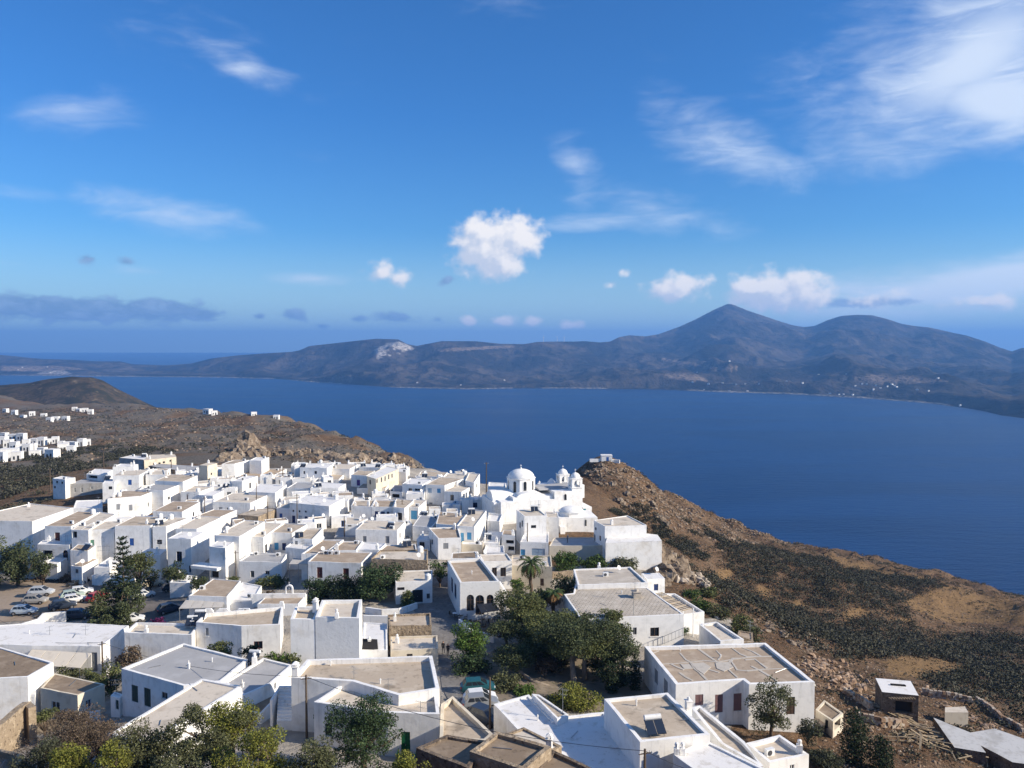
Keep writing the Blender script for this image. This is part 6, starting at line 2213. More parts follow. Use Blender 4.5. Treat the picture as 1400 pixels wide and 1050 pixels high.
tree('olive-brown pine crown behind the leaning trunk', 738, 862, 892, 76, 99, 'pine', 'pine', PG)
tree('low spreading pine crown above the bare earth', 800, 868, 900, 80, 92, 'pine', 'pine', PG, bark='palebark')
tree('dark pine crown between street tree and umbrella pine', 690, 846, 878, 50, 101, 'pine', 'darkpine', PG)
tree('dark pine crown close to the terrace canopy', 728, 832, 860, 54, 106, 'pine', 'pine', PG)
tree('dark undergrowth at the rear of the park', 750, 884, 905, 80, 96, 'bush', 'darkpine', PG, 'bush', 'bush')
tree('yellow-green hedge bush at the park edge', 792, 944, 980, 66, 83, 'bush', 'yellow', None, 'bush', 'bush', dens=.7)
tree('dark green hedge bush left of the yellow park bush', 765, 955, 985, 50, 83.5, 'bush', 'olive', None, 'bush', 'bush')
tree('shaded shrub bank below the leaning pine', 690, 925, 962, 50, 88, 'bush', 'olive', None, 'bush', 'bush')
tree('bright shrub under the leaning trunk', 716, 940, 955, 34, 86, 'bush', 'green', None, 'bush', 'bush')
tree('dark hedge behind the palm', 778, 786, 812, 46, 119, 'bush', 'darkpine', None, 'bush', 'bush')
tree('dark shrubs between the two palms', 742, 806, 830, 34, 112, 'bush', 'darkpine', None, 'bush', 'bush')
tree('small round bush left of the palm', 706, 792, 806, 18, 122, 'bush', 'green', None, 'bush', 'bush')
tree('bright green hedge below the church terrace wall', 772, 757, 779, 44, 140, 'bush', 'hedge', None, 'hedge', 'hedge')
tree('mixed green shrubs under the bastion foot', 815, 763, 778, 40, 141, 'bush', 'hedge', None, 'bush', 'bush')
tree('dry shrubs against the white bastion', 850, 764, 777, 44, 142, 'bush', 'olive', None, 'bush', 'bush')
# mansion and lower right
tree('leafy green tree in front of the mansion', 1057, 934, 1002, 58, 79, 'round', 'olive', None, leaf=.2)
tree('grey-green shrub right of the mansion tree', 1105, 982, 1012, 34, 79, 'bush', 'greyleaf', None, 'bush', 'bush')
tree('tall dark conifer at the lower right', 1170, 966, 1062, 44, 76, 'cypress', 'cypress', None, dens=.8, leaf=.22)
tree('short dark conifer right of the tall one', 1206, 1006, 1062, 36, 75, 'cypress', 'cypress', None, dens=.8, leaf=.22)
tree('dark shrub between the conifer and the white roof', 1130, 1030, 1056, 50, 74, 'bush', 'greyleaf', None, 'bush', 'bush')
for k, (u, v0, v1, w, D) in enumerate(((960, 820, 846, 30, 128), (985, 828, 856, 36, 126), (1012, 840, 872, 36, 120), (945, 808, 830, 26, 134), (1030, 856, 878, 30, 116), (968, 806, 828, 30, 138), (930, 856, 874, 26, 108))):
    tree(('third', 'fourth', 'sixth', 'second', 'seventh', 'fifth', 'first')[k] + ' shrub from the left on the slope behind the framed roof', u, v0, v1, w, D, 'bush', ('hedge', 'olive', 'pine')[k % 3], 'shrubs behind the framed roof', 'bush', 'bush')
# square
tree('left crown of the dark trees on the square', 436, 790, 832, 46, 121, 'round', 'ficus', None)
tree('broad crown of the dark trees on the square', 519, 772, 824, 60, 120, 'round', 'ficus', None, dens=1.1)
tree('shaded middle crown joining the square trees', 476, 790, 830, 60, 121, 'round', 'cypress', None)
tree('small pointed evergreen before the shop', 557, 809, 833, 20, 117, 'cypress', 'pine', None, 'cypress_tree')
tree('green street shrub at the lane mouth', 601, 764, 792, 26, 126, 'bush', 'hedge', None, 'bush', 'bush')
tree('dark climbing shrub below the white ground floor', 374, 789, 812, 40, 129, 'bush', 'pine', None, 'bush', 'bush')
tree('reddish garden shrub beside the low chapel', 350, 813, 834, 46, 124, 'bush', 'dry', None, 'bush', 'bush')
tree('green shrub under the restaurant corner', 318, 790, 800, 20, 128, 'bush', 'pine', None, 'bush', 'bush')
tree('magenta bougainvillea by the lane', 216, 845, 854, 20, 112, 'bush', 'bougain', None, 'bush', 'bougainvillea')
for (u, v0, v1, w, D, m, lb) in ((300, 880, 895, 36, 92, 'pine', 'dark shrub behind the big grey roof'), (342, 882, 898, 26, 91, 'cypress', 'round dark shrub below the maroon window'), (380, 890, 908, 30, 88, 'green', 'bright shrub left of the tall house foot'), (400, 897, 908, 24, 87, 'pine', 'dark shrub at the foot of the tall house'),
                                 (95, 905, 925, 40, 95, 'olive', 'brownish hedge beneath the beige awning'), (150, 912, 946, 46, 92, 'pine', 'dark tree beside the electric pole'), (125, 918, 940, 30, 94, 'pine', 'dense shrub left of the electric pole'), (178, 888, 905, 40, 97, 'dry', 'dry grass bush below the plain rear wall'), (60, 972, 984, 34, 80, 'pine', 'low green bush under the cream house window'),
                                 (434, 972, 990, 11, 72, 'green', 'potted shrub at the foot of the stair')):
    tree(lb, u, v0 + (8 if u == 95 else 0), v1 + (8 if u == 95 else 0), w, D, 'bush', m, None, 'bush', 'bush')
# car park side
tree('dark dense thicket left of the car park', 22, 742, 796, 66, 141, 'bush', 'darkpine', None, 'bush', 'bush')
tree('dark bushes before the garage opening', 58, 752, 792, 36, 139, 'bush', 'darkpine', None, 'bush', 'bush')
tree('dark bushes at the far left edge', -18, 735, 800, 60, 141, 'bush', 'pine', None, 'bush', 'bush')
tree('wide dark pine shading the parked cars', 166, 796, 848, 84, 120, 'sparse', 'darkpine', None, dens=2.0)
tree('lower dark pine boughs beside the black car', 150, 824, 856, 66, 117, 'sparse', 'darkpine', None, dens=2.4)
tree('dark shrub behind the ringed tall pine', 190, 757, 782, 40, 135, 'bush', 'pine', None, 'bush', 'bush')
tree('dark tree before the balcony window house', 238, 772, 796, 34, 132, 'bush', 'darkpine', None, 'bush', 'bush')
tree('shrub in the shadow right of the balcony house', 272, 786, 806, 26, 128, 'bush', 'darkpine', None, 'bush', 'bush')
tree('dark tree in the narrow yard left of the balcony house', 205, 776, 800, 26, 134, 'bush', 'darkpine', None, 'bush', 'bush')
# araucaria (ringed tall pine)
ar = at_d(170, 850, 121)
g = float(base_z([ar.x], [121])[0])
arc = empty('norfolk_pine', (ar.x, 121, g), 'tall pine with tiers of level boughs above the car park', 'tree')
topz = at_d(170, 735, 121).z
mb = MB()
mb.path([(ar.x, 121, g - .3), (ar.x + .05, 121, (g + topz) / 2), (ar.x, 121, topz)], [.16, .11, .03], 7)
mb.build('trunk', M['bark'], arc)
pts = []
nt_ = 13
for k in range(nt_):
    z_ = g + 3.2 + (topz - g - 3.4) * k / (nt_ - 1)
    ln = (1 - k / nt_) * 2.3 + .5
    for q in range(6):
        a = q * math.pi / 3 + k * .5
        for t in np.linspace(.15, 1, int(12 * ln)):
            pts.append((ar.x + math.cos(a) * ln * t, 121 + math.sin(a) * ln * t, z_ + .22 * t * t))
pts = np.repeat(np.array(pts), 4, 0) + rng.normal(size=(len(pts) * 4, 3)) * .09
V, Fq = leaves(pts, .26)
np_mesh('crown', V - np.array((ar.x, 121, g)), Fq, LM['cypress'], arc)


def palm(label, u, vb, vc, D, fr=2.6, dead=False):
    p = at_d(u, vb, D)
    g_ = float(base_z([p.x], [D])[0])
    c = at_d(u, vc, D)
    root = empty('palm_tree', (p.x, D, g_), label, 'palm', None)
    mb = MB()
    n = 10
    mb.path([(p.x + .1 * math.sin(i), D, g_ - .2 + (c.z - g_ + .2) * i / n) for i in range(n + 1)], [.30 if i % 2 else .25 for i in range(n + 1)], 8)
    mb.build('trunk', M['deadbark'] if dead else M['bark'], root)
    for k in range(34):
        a = k * 2.399
        el_ = R(70 - 105 * (k / 34) ** 1.1)
        m = LM['deadpalm'] if (dead and k > 12) or k > 29 else LM['palm']
        mb = MB()
        d = Vector((math.cos(a), math.sin(a), 0))
        s = Vector((-d.y, d.x, 0))
        pp = Vector((c.x, D, c.z))
        ang = el_
        for i in range(9):
            stp = fr / 9
            q = pp + (d * math.cos(ang) + Vector((0, 0, math.sin(ang)))) * stp
            w = .36 * math.sin(math.pi * (i + 1.2) / 10.5) + .04
            for sg in (-1, 1):
                tip_ = q + s * sg * w + d * .18 - Vector((0, 0, w * .55))
                mb.face([pp, q, tip_])
                tip2 = pp.lerp(q, .5) + s * sg * w + d * .14 - Vector((0, 0, w * .6))
                mb.face([pp, pp.lerp(q, .45), tip2])
            pp = q
            ang -= .22
        mb.build('frond', m, root)


M['deadbark'] = M['bark']
palm('feathery date palm before the cream house', 726, 803, 770, 124, 2.9)
palm('shaggy palm skirted with dead brown fronds', 757, 838, 812, 111, 1.9, True)


# scrub: too many low bushes to count -----------------------------------------------------------
def scatter(polys, avoid, n, dmin, dmax, amin, amax, noise=None):
    """terrain points whose place in the picture falls in polys"""
    r = np.sqrt(rng.uniform(dmin ** 2, dmax ** 2, n))
    a = rng.uniform(R(amin), R(amax), n)
    x, y = r * np.sin(a), r * np.cos(a)
    z = ground(x, y)
    u, v = proj_np(x, y, z)
    ok = np.zeros(n, bool)
    for pl in polys:
        ok |= in_poly(u, v, pl)
    for pl in avoid:
        ok &= ~in_poly(u, v, pl)
    if noise:
        sc, th, sd_ = noise
        ok &= fbm(x / sc, y / sc, 3, sd_) > th
    return np.stack([x, y, z], 1)[ok]


def bush_stuff(name, label, C, r0, r1, nleaf, leaf, mat, flat=.75):
    n = len(C)
    r = rng.uniform(r0, r1, n) * rng.uniform(.7, 1.2, n)
    d = rng.normal(size=(n, nleaf, 3))
    d /= np.linalg.norm(d, axis=2)[..., None]
    d[..., 2] = np.abs(d[..., 2])
    rad = rng.uniform(.5, 1.0, (n, nleaf)) ** .5
    lump = 1 + .35 * np.sin(d[..., 0] * 5 + rng.uniform(0, 6, (n, 1))) * np.cos(d[..., 1] * 4 + rng.uniform(0, 6, (n, 1)))
    P = C[:, None, :] + d * (rad * lump * r[:, None])[..., None] * np.array((1, 1, flat))
    V, Fq = leaves(P.reshape(-1, 3), np.repeat(leaf * (.6 + .4 * r / r1), nleaf))
    o = np_mesh(name, V, Fq, LM[mat])
    tag(o, label, 'scrub', kind='stuff')
    return o


BASIN = [(955, 800), (985, 775), (1000, 742), (1060, 752), (1180, 772), (1300, 800), (1240, 830), (1255, 865), (1330, 868), (1420, 872), (1420, 990), (1350, 985), (1290, 945), (1210, 900), (1150, 905), (1090, 882), (1050, 850), (1000, 835)]
KNOLL = [(835, 700), (870, 688), (940, 712), (1000, 742), (985, 772), (945, 765), (905, 738), (870, 720)]
SITE = [(1100, 900), (1180, 900), (1260, 930), (1330, 960), (1420, 1010), (1420, 1060), (1080, 1060)]
C = scatter([BASIN], FIELDS, 60000, 110, 430, 8, 40, (11, .31, 51))
C = C[:5900]
bush_stuff('hillside_scrub', 'dark green scrub carpeting the slope right of town', C, .7, 2.6, 50, .47, 'scrub')
C = scatter([KNOLL], [], 26000, 150, 330, 3, 30, (10, .46, 52))[:1300]
bush_stuff('knoll_scrub', 'dark low scrub at the foot of the rocky knoll', C, .7, 1.6, 50, .42, 'scrub')
RSLOPE = [(790, 640), (830, 625), (870, 640), (960, 690), (1100, 742), (1200, 760), (1420, 815), (1420, 1050), (1120, 1040), (1120, 930), (1030, 870), (960, 800), (900, 750), (850, 690)]
C = scatter([RSLOPE], [], 60000, 70, 420, 2, 42, (7, .38, 53))[:10000]
bush_stuff('dry_tufts', 'dry brown tufts dotted over the right hillside', C, .18, .5, 7, .32, 'tuft')
C = scatter([RSLOPE], [BASIN], 50000, 70, 420, 2, 42, (12, .44, 54))[:3000]
bush_stuff('slope_bushes', 'scattered grey-green bushes on the bare slope', C, .3, 1.1, 22, .38, 'scrub')
LSLOPE = [(0, 556), (200, 556), (300, 566), (400, 576), (480, 598), (590, 640), (420, 634), (300, 620), (165, 612), (130, 640), (0, 600)]
C = scatter([LSLOPE], [], 60000, 300, 1200, -42, -4, (30, .40, 55))[:7000]
bush_stuff('plateau_scrub', 'grey-brown scrub speckling the plateau left of town', C, .5, 1.5, 9, .95, 'scrub')
HOLLOW = [(55, 640), (60, 612), (90, 600), (130, 600), (240, 618), (165, 628), (140, 640), (115, 650), (70, 652)]
C = scatter([HOLLOW, [(0, 625), (50, 620), (90, 650), (70, 675), (60, 700), (0, 706)]], [], 30000, 200, 520, -42, -22, (12, .46, 56))[:1100]
bush_stuff('hollow_scrub', 'dark green thicket in the hollow behind the left houses', C, 1.0, 2.6, 44, .8, 'scrub')
C = scatter([[(0, 790), (100, 786), (112, 798), (60, 797), (0, 794)]], [], 20000, 120, 170, -40, -20)[:500]
bush_stuff('verge_grass', 'golden dry grass along the car park edge', C, .2, .5, 16, .3, 'dry')
C = scatter([[(82, 830), (92, 815), (106, 800), (112, 797), (100, 818), (88, 838), (50, 845)]], [], 20000, 110, 170, -40, -20)[:260]
bush_stuff('bank_grass', 'rusty dry grass on the bank between parked cars', C, .2, .45, 16, .26, 'dry')

# ================================================================ ROCKS
rock_me = []
M['rock'] = material('weathered_rock', (.215, .165, .120), 1.0, .05, (1.2, 1.0, .3), [((.33, .27, .205), .5, .48, .64, 5), ((.095, .075, .055), 1.3, .52, .64, 4)])
M['palerock'] = material('pale_ruin_rock', (.44, .375, .30), 1.0, .05, (2, .8, .15), [((.28, .22, .165), .8, .5, .64, 4)])
M['rubble'] = material('orange_rubble', (.30, .20, .13), 1.0, .05, (3, .8, .1), [((.42, .32, .24), .8, .48, .62, 4), (.6, 2, .5, .66, 4)])
for s in range(10):
    bm = bmesh.new()
    bmesh.ops.create_icosphere(bm, subdivisions=3 if s < 5 else 1, radius=1.0)
    for v in bm.verts:
        p = v.co
        k = 1 + .5 * (float(vnoise(p.x * 1.3 + s * 9 + p.z * .7, p.y * 1.3 + p.z, 40 + s)) - .5) + .35 * (float(vnoise(p.x * 3 + s, p.y * 3 + p.z * 2.2, 60 + s)) - .5)
        q_ = Vector((round(p.x * 2.2 + math.sin(p.y * 4 + s)) / 2.2, round(p.y * 2.2 + math.sin(p.z * 4)) / 2.2, round(p.z * 2.0) / 2.0))
        k += .3 * (float(vnoise(p.x * 7 + s, p.y * 7 + p.z * 6, 80 + s)) - .5)
        v.co = p.lerp(q_, .38) * k
    me = bpy.data.meshes.new('rock')
    bm.to_mesh(me)
    bm.free()
    rock_me.append(me)


def rock(name, label, p, s, mat, group, cat='rock', tall=1.0):
    o = bpy.data.objects.new(name, random.choice(rock_me[:5] if s > 1.2 else rock_me[5:]))
    col.objects.link(o)
    if not o.data.materials:
        o.data.materials.append(M['rock'])
    o.material_slots[0].link = 'OBJECT'
    o.material_slots[0].material = M[mat]
    o.location = p
    o.scale = (s * random.uniform(.7, 1.2), s * random.uniform(.7, 1.2), s * tall * random.uniform(.7, 1.1))
    o.rotation_euler = (random.uniform(-.4, .4), random.uniform(-.4, .4), random.uniform(0, 6))
    tag(o, label, cat, group)


CRAG = {895: 'leftmost low crag below the white bastion', 900: 'tall crag standing against the bastion corner', 905: 'flat crag lowest of those under the bastion', 908: 'broad crag in front of the bastion corner crags', 912: 'small crag touching the bastion foot', 916: 'highest pointed crag right of the bastion corner', 920: 'small pointed crag behind the highest one', 925: 'broad low crag in the middle of the right group', 932: 'slender crag second from the right', 940: 'rightmost crag below the white bastion'}
random.seed(5)
for (u, v, s, tl) in ((900, 770, 3.0, 1.3), (908, 782, 2.6, 1.2), (916, 772, 2.4, 1.4), (925, 784, 3.0, 1.0), (932, 776, 1.8, 1.5), (912, 757, 1.6, 1.2), (920, 762, 1.4, 1.4), (895, 784, 1.8, .8), (940, 790, 2.0, .8), (905, 794, 1.6, .7)):
    p = on_ground(u, v + 6)
    rock('crag', CRAG[u], p, s, 'rock', 'crags under the bastion', tall=tl)
p = on_ground(874, 774)
rock('crag', 'thin pointed boulder leaning on the bastion wall', p + Vector((0, -.5, 1.0)), 1.3, 'rock', None, tall=2.2)
for (u, v, s, tl) in ((330, 614, 4.6, 1.4), (338, 611, 5.2, 1.5), (346, 608, 5, 1.5), (353, 611, 4.6, 1.2), (322, 620, 4, 1.0), (360, 616, 4, 1.0), (312, 626, 3.6, .9), (344, 619, 4, 1.1)):
    rock('cliff_rock', 'tall pale rock of the outcrop behind the left houses', on_ground(u, v + 4, 200), s, 'rock', 'rocks of the pale outcrop', tall=tl)
for k in range(46):
    t = k / 45
    u = 372 + 196 * t + random.uniform(-6, 6)
    v = 618 + 18 * t + random.uniform(-5, 4)
    rock('slope_rock', 'weathered rock of the broken ledge behind town', on_ground(u, v, 200), random.uniform(2.0, 4.2), 'rock', 'rocks of the ledge behind town', tall=random.uniform(.6, 1.1))
for k in range(70):
    u, v = random.uniform(800, 960), random.uniform(632, 712)
    p = on_ground(u, v, 180)
    pu, pv_ = project(p)
    if p.y < 200 or p.y > 340 or not in_poly(np.array([u]), np.array([v]), RSLOPE)[0]:
        continue
    rock('knoll_rock', 'brown stone on the flank of the rocky knoll', p, random.uniform(.6, 1.7), 'rock', 'stones on the knoll', tall=.7)
for k in range(130):
    t = random.random()
    u = 1108 + 72 * t + random.gauss(0, 9)
    v = 905 + 40 * t + random.gauss(0, 9)
    p = on_ground(u, v, 60)
    rock('rubble_stone', 'tumbled orange rubble stone beside the mansion', p + Vector((0, 0, .1)), random.uniform(.2, .6), 'rubble', 'rubble heap beside the mansion', 'stone', .8)
for k in range(60):
    t = random.random()
    u, v = 1035 + 80 * t + random.gauss(0, 8), 848 + 40 * t + random.gauss(0, 6)
    rock('scree_stone', 'grey scree stone on the slope behind the mansion', on_ground(u, v, 80), random.uniform(.3, .8), 'rock', 'scree behind the mansion', 'stone', .8)
for k in range(40):
    t = random.random()
    u, v = 1262 + 120 * t + random.gauss(0, 8), 942 + 66 * t + random.gauss(0, 6)
    rock('scree_stone', 'pale stone along the ridge of the building site', on_ground(u, v, 60), random.uniform(.25, .6), 'rubble', 'stones along the building site', 'stone', .7)
for k in range(26):
    t = random.random()
    u, v = 918 + 52 * t + random.gauss(0, 3), 790 + 10 * t + random.gauss(0, 4)
    rock('ruin_stone', 'whitish stone block of the broken ruin under the crags', on_ground(u, v, 100) + Vector((0, 0, .3)), random.uniform(.4, 1.0), 'palerock', 'blocks of the whitish ruin', 'stone', 1.1)

# ================================================================ BUILDING SITE, LOWER RIGHT
M['slab'] = material('new_concrete_slab', (.50, .495, .48), .9, .15, (5, .4, .02), [((.40, .39, .37), .5, .46, .64, 6), (.8, 2.2, .52, .68, 5)])
def terrace(label, pxs, h=1.1):
    pts = [on_ground(u, v, 50) for u, v in pxs]
    root = empty('terrace_wall', pts[0], label, 'wall', 'dry stone terraces of the building site')
    rt = random.Random(len(label))
    for a, b2 in zip(pts[:-1], pts[1:]):
        n = max(2, int((b2 - a).length / .5))
        for k in range(n):
            for lay in range(3):
                q = a.lerp(b2, (k + .5 * (lay % 2) + rt.uniform(-.1, .1)) / n)
                q.z = gz(q.x, q.y)
                mb = MB()
                mb.box((q.x + rt.uniform(-.05, .05), q.y + rt.uniform(-.08, .08), q.z + (lay + .35) * h / 3), (rt.uniform(.4, .62), rt.uniform(.35, .5), h / 3 + .04), math.atan2(b2.y - a.y, b2.x - a.x) + rt.uniform(-.15, .15), taper=rt.uniform(.8, .98))
                mb.build('stone', M['rubble'] if rt.random() < .5 else M['palerock'], root)


terrace('dry stone terrace wall above the slab stack', [(1262, 952), (1290, 958), (1330, 968)])
terrace('dry stone terrace wall below the stone site hut', [(1176, 990), (1205, 998), (1240, 1002)])
terrace('broken stone wall along the ridge at the right edge', [(1335, 962), (1370, 985), (1400, 1004)], .9)
terrace('rough stone wall left of the site hut', [(1155, 950), (1178, 962), (1192, 975)], .9)
site_hut = house('dark stone site hut with bright white slab roof', [(1206, 946), (1256, 951), (1245, 931), (1197, 927)], 238.4, [('o', 1236, 967, 24, 16)], wall='darkstone', roof='roofwhite', par=.0, group=None, name='site_hut', cat='hut')
for k in range(10):
    p = at_z(1216 + k * 3.6, 953, 238.2)
    mb = MB()
    mb.tube(p + Vector((0, -.5, 0)), p + Vector((0, .15, -.1)), .06, n=5)
    mb.build('rafter_end', M['plank'], site_hut)
a_, b_ = at_z(1218, 936, 238.45), at_z(1238, 937.5, 238.45)
mb = MB()
mb.prism([(a_.x, a_.y - .15), (b_.x, b_.y - .15), (b_.x, b_.y + .15), (a_.x, a_.y + .15)], 238.38, 238.55)
mb.build('roof_beam', M['void'], site_hut)
hs1 = house('white concrete slab roof at the lower right', [(1305, 1022), (1348, 1029), (1328, 1002), (1276, 981)], 235.8, [], wall='darkstone', roof='slab', wob=.02, par=0, group='new slab roofs', cat='roof slab', name='concrete_slab')
hs2 = house('large white slab roof running off the right edge', [(1384, 1042), (1440, 1050), (1440, 1024), (1360, 996), (1312, 1004)], 235.6, [], wall='darkstone', roof='slab', wob=.02, par=0, group='new slab roofs', cat='roof slab', name='concrete_slab')
house('low stone shed with open doorway below the mansion', [(1115, 970), (1139, 987), (1153, 975), (1127, 957)], 239.6, [('o', 1145, 990, 8, 10)], wall='cream', roof='earth', par=.15, group='old stone huts', name='stone_shed', cat='shed')
house('little stone pump house with ridge roof beside the shed', [(1106, 988), (1126, 994), (1132, 986), (1114, 982)], 238.8, [], wall='darkstone', roof='brown', par=0, group='old stone huts', name='stone_shed', cat='shed')
house('long pale block of stacked slabs on the building site', [(1292, 974), (1324, 974), (1320, 966), (1292, 967)], 234.6, [], wall='cream', roof='beige', par=0, group=None, name='slab_stack', cat='slab stack')
random.seed(9)
pm_ = MB()
pm_.box((0, 0, 0), (1, .2, .05))
pl_me = pm_.mesh('plank')
pl_me.materials.append(M['plank'])
for k in range(150):
    if k < 50:
        t = random.random()
        u, v = 1200 + 70 * t + random.gauss(0, 5), 962 + 50 * t + random.gauss(0, 6)
        rz = R(-50) + random.gauss(0, .3)
    else:
        t = random.random()
        u, v = 1240 + 150 * t + random.gauss(0, 10), 1014 + 34 * t + random.gauss(0, 7)
        rz = random.choice((R(-25), R(-20), R(10), R(60), R(-60))) + random.gauss(0, .2)
    p = on_ground(u, v, 55)
    o = bpy.data.objects.new('plank', pl_me)
    col.objects.link(o)
    o.location = p + Vector((0, 0, random.uniform(.15, .7)))
    o.scale = (random.uniform(1.2, 3.4), random.uniform(.7, 1.2), 1)
    o.rotation_euler = (random.uniform(-.3, .3), random.uniform(-.22, .22), rz)
    tag(o, 'loose pale plank in the timber litter of the building site', 'plank', 'loose planks of the building site')
fe = empty('timber_fence', on_ground(1220, 1022), 'pale two-rail timber fence on the building site', 'fence')
f0, f1 = at_z(1188, 1006, 236.8), at_z(1254, 1008, 236.8)
for zz in (0, -.45):
    mb = MB()
    mb.tube(f0 + Vector((0, 0, zz)), f1 + Vector((0, 0, zz)), .06, n=4)
    mb.build('rail', M['plank'], fe)
for k in range(6):
    q = f0.lerp(f1, k / 5)
    mb = MB()
    mb.tube(q + Vector((0, 0, .15)), (q.x, q.y, gz(q.x, q.y) - .2), .06, n=4)
    mb.build('post', M['plank'], fe)

# ================================================================ VEHICLES
GLASSCAR = material('car_glass', (.02, .024, .03), .08, .6)
TYRE = material('tyre_rubber', (.02, .02, .02), .9, .1)
RIM = material('wheel_rim', (.4, .4, .41), .35, .5, metal=.8)
LAMP = material('lamp_lens', (.75, .75, .72), .15, .5)
TAIL = material('tail_lens', (.35, .02, .02), .2, .5)


def paint_mat(n, c):
    return material(n, c, .28, .5, layers=[(.9, 1.5, .5, .7, 3)])


CARP = {'silver': paint_mat('silver_car_paint', (.46, .48, .50)), 'white': paint_mat('white_car_paint', (.72, .72, .70)), 'greybeige': paint_mat('beige_car_paint', (.33, .31, .28)), 'ice': paint_mat('pale_blue_car_paint', (.42, .48, .53)), 'green': paint_mat('pale_green_car_paint', (.38, .46, .40)),
        'dark': paint_mat('dark_car_paint', (.03, .04, .06)), 'red': paint_mat('red_car_paint', (.36, .015, .025)), 'teal': paint_mat('teal_car_paint', (.02, .095, .11)), 'grey': paint_mat('grey_car_paint', (.22, .23, .24)), 'cream': paint_mat('cream_car_paint', (.55, .48, .36))}


def car_proto():
    root = empty('parked_car', (0, 0, 0))
    # body: rounded section lofted along the length
    prof = [(-2.0, .42, .62), (-1.95, .34, .80), (-1.75, .30, .93), (-1.2, .28, .97), (-.4, .28, .98), (.6, .28, .97), (1.2, .30, .93), (1.75, .32, .80), (1.97, .38, .66)]
    ring = []
    for x, zb, zt in prof:
        w = .82 if abs(x) < 1.6 else .74 if abs(x) < 1.9 else .62
        ring.append([(x, -w * .92, zb), (x, -w, (zb + zt) / 2), (x, -w * .93, zt), (x, w * .93, zt), (x, w, (zb + zt) / 2), (x, w * .92, zb)])
    mb = MB()
    for a, b2 in zip(ring[:-1], ring[1:]):
        for i in range(6):
            j = (i + 1) % 6
            mb.face([a[i], a[j], b2[j], b2[i]][::-1])
    mb.face(ring[0])
    mb.face(ring[-1][::-1])
    body = mb.build('body', CARP['white'], root)
    mb = MB()
    lo = [(-1.55, .78), (1.15, .78)]
    A = [(-1.72, -.74, .95), (1.12, -.74, .95), (1.12, .74, .95), (-1.72, .74, .95)]
    B = [(-1.32, -.60, 1.46), (.28, -.60, 1.48), (.28, .60, 1.48), (-1.32, .60, 1.46)]
    for i in range(4):
        j = (i + 1) % 4
        mb.face([A[i], A[j], B[j], B[i]])
    mb.face(B)
    mb.build('cabin', CARP['white'], root)

    def panel(name, i, s0, s1, t0, t1, o=.012):
        a, b2, c, d = Vector(A[i]), Vector(A[(i + 1) % 4]), Vector(B[(i + 1) % 4]), Vector(B[i])

        def P(s, t):
            return a.lerp(b2, s).lerp(d.lerp(c, s), t)
        q = [P(s0, t0), P(s1, t0), P(s1, t1), P(s0, t1)]
        n_ = (q[1] - q[0]).cross(q[3] - q[0]).normalized() * o
        m_ = MB()
        m_.face([v + n_ for v in q])
        m_.build(name, GLASSCAR, root)
    for i in (0, 2):
        panel('side_window', i, .08, .36, .12, .86)
        panel('side_window', i, .39, .62, .12, .86)
        panel('side_window', i, .65, .9, .12, .86)
    panel('windscreen', 1, .06, .94, .08, .92)
    panel('rear_window', 3, .08, .92, .2, .88)
    for x in (-1.22, 1.25):
        for y in (-.78, .78):
            m_ = MB()
            m_.tube((x, y - .09, .31), (x, y + .09, .31), .31, n=14)
            w_ = m_.build('wheel', TYRE, root)
            m_ = MB()
            sg = 1 if y > 0 else -1
            m_.tube((x, y + sg * .07, .31), (x, y + sg * .105, .31), .19, n=10)
            m_.build('rim', RIM, w_)
    for y in (-.52, .52):
        m_ = MB()
        m_.box((1.90, y, .66), (.14, .30, .13))
        m_.build('headlight', LAMP, root)
        m_ = MB()
        m_.box((-1.93, y, .74), (.1, .22, .18))
        m_.build('tail_light', TAIL, root)
    return root


def kids(o):
    return [c for c in bpy.data.objects if c.parent is o]


def copy_tree(o, parent=None):
    c = o.copy()
    col.objects.link(c)
    c.parent = parent
    for ch in kids(o):
        copy_tree(ch, c)
    return c


proto = car_proto()
CARS = [(56, 816, 'silver', 8, 1.06, 'silver estate car at the back of the sandy car park'), (48, 826, 'greybeige', 5, 1.0, 'beige-grey hatchback in the middle of three on the sand'), (33, 841, 'ice', 4, 1.0, 'pale blue hatchback nearest in the sandy car park'),
        (111, 814, 'white', 30, .98, 'white hatchback at the far end of the row by the bank'), (99, 819, 'green', 32, 1.0, 'pale green hatchback in the row by the bank'), (101, 825, 'white', 30, .95, 'white three-door car in the middle of the bank row'), (86, 833, 'dark', 30, 1.05, 'dark blue car nearest in the bank row'),
        (134, 821, 'red', 68, .98, 'red car parked beside the dark pine'), (107, 848, 'dark', 10, 1.05, 'black car behind the patchy white roof'), (181, 853, 'white', 20, .9, 'white car half hidden by the white house corner'), (232, 838, 'dark', 40, 1.0, 'black car in the lane beside the restaurant'),
        (208, 804, 'cream', 30, .95, 'cream car in the shade under the wide pine'), (196, 818, 'white', 35, .95, 'white car behind the dark pine boughs'), (236, 808, 'dark', 30, .9, 'dark car by the balcony house wall'),
        (653, 948, 'teal', 8, 1.0, 'teal car under the trees on the street'), (656, 961, 'white', 12, .92, 'white hatchback parked on the street'), (657, 969, 'grey', 10, 1.0, 'grey car just in front of the white hatchback'), (663, 990, 'dark', -40, 1.05, 'dark car by the street pole with light on its roof')]
for k, (u, v, cc, ang_, sc, lb) in enumerate(CARS):
    o = proto if k == 0 else copy_tree(proto)
    CARS[k] = (o, u, v, cc, ang_, sc, lb)
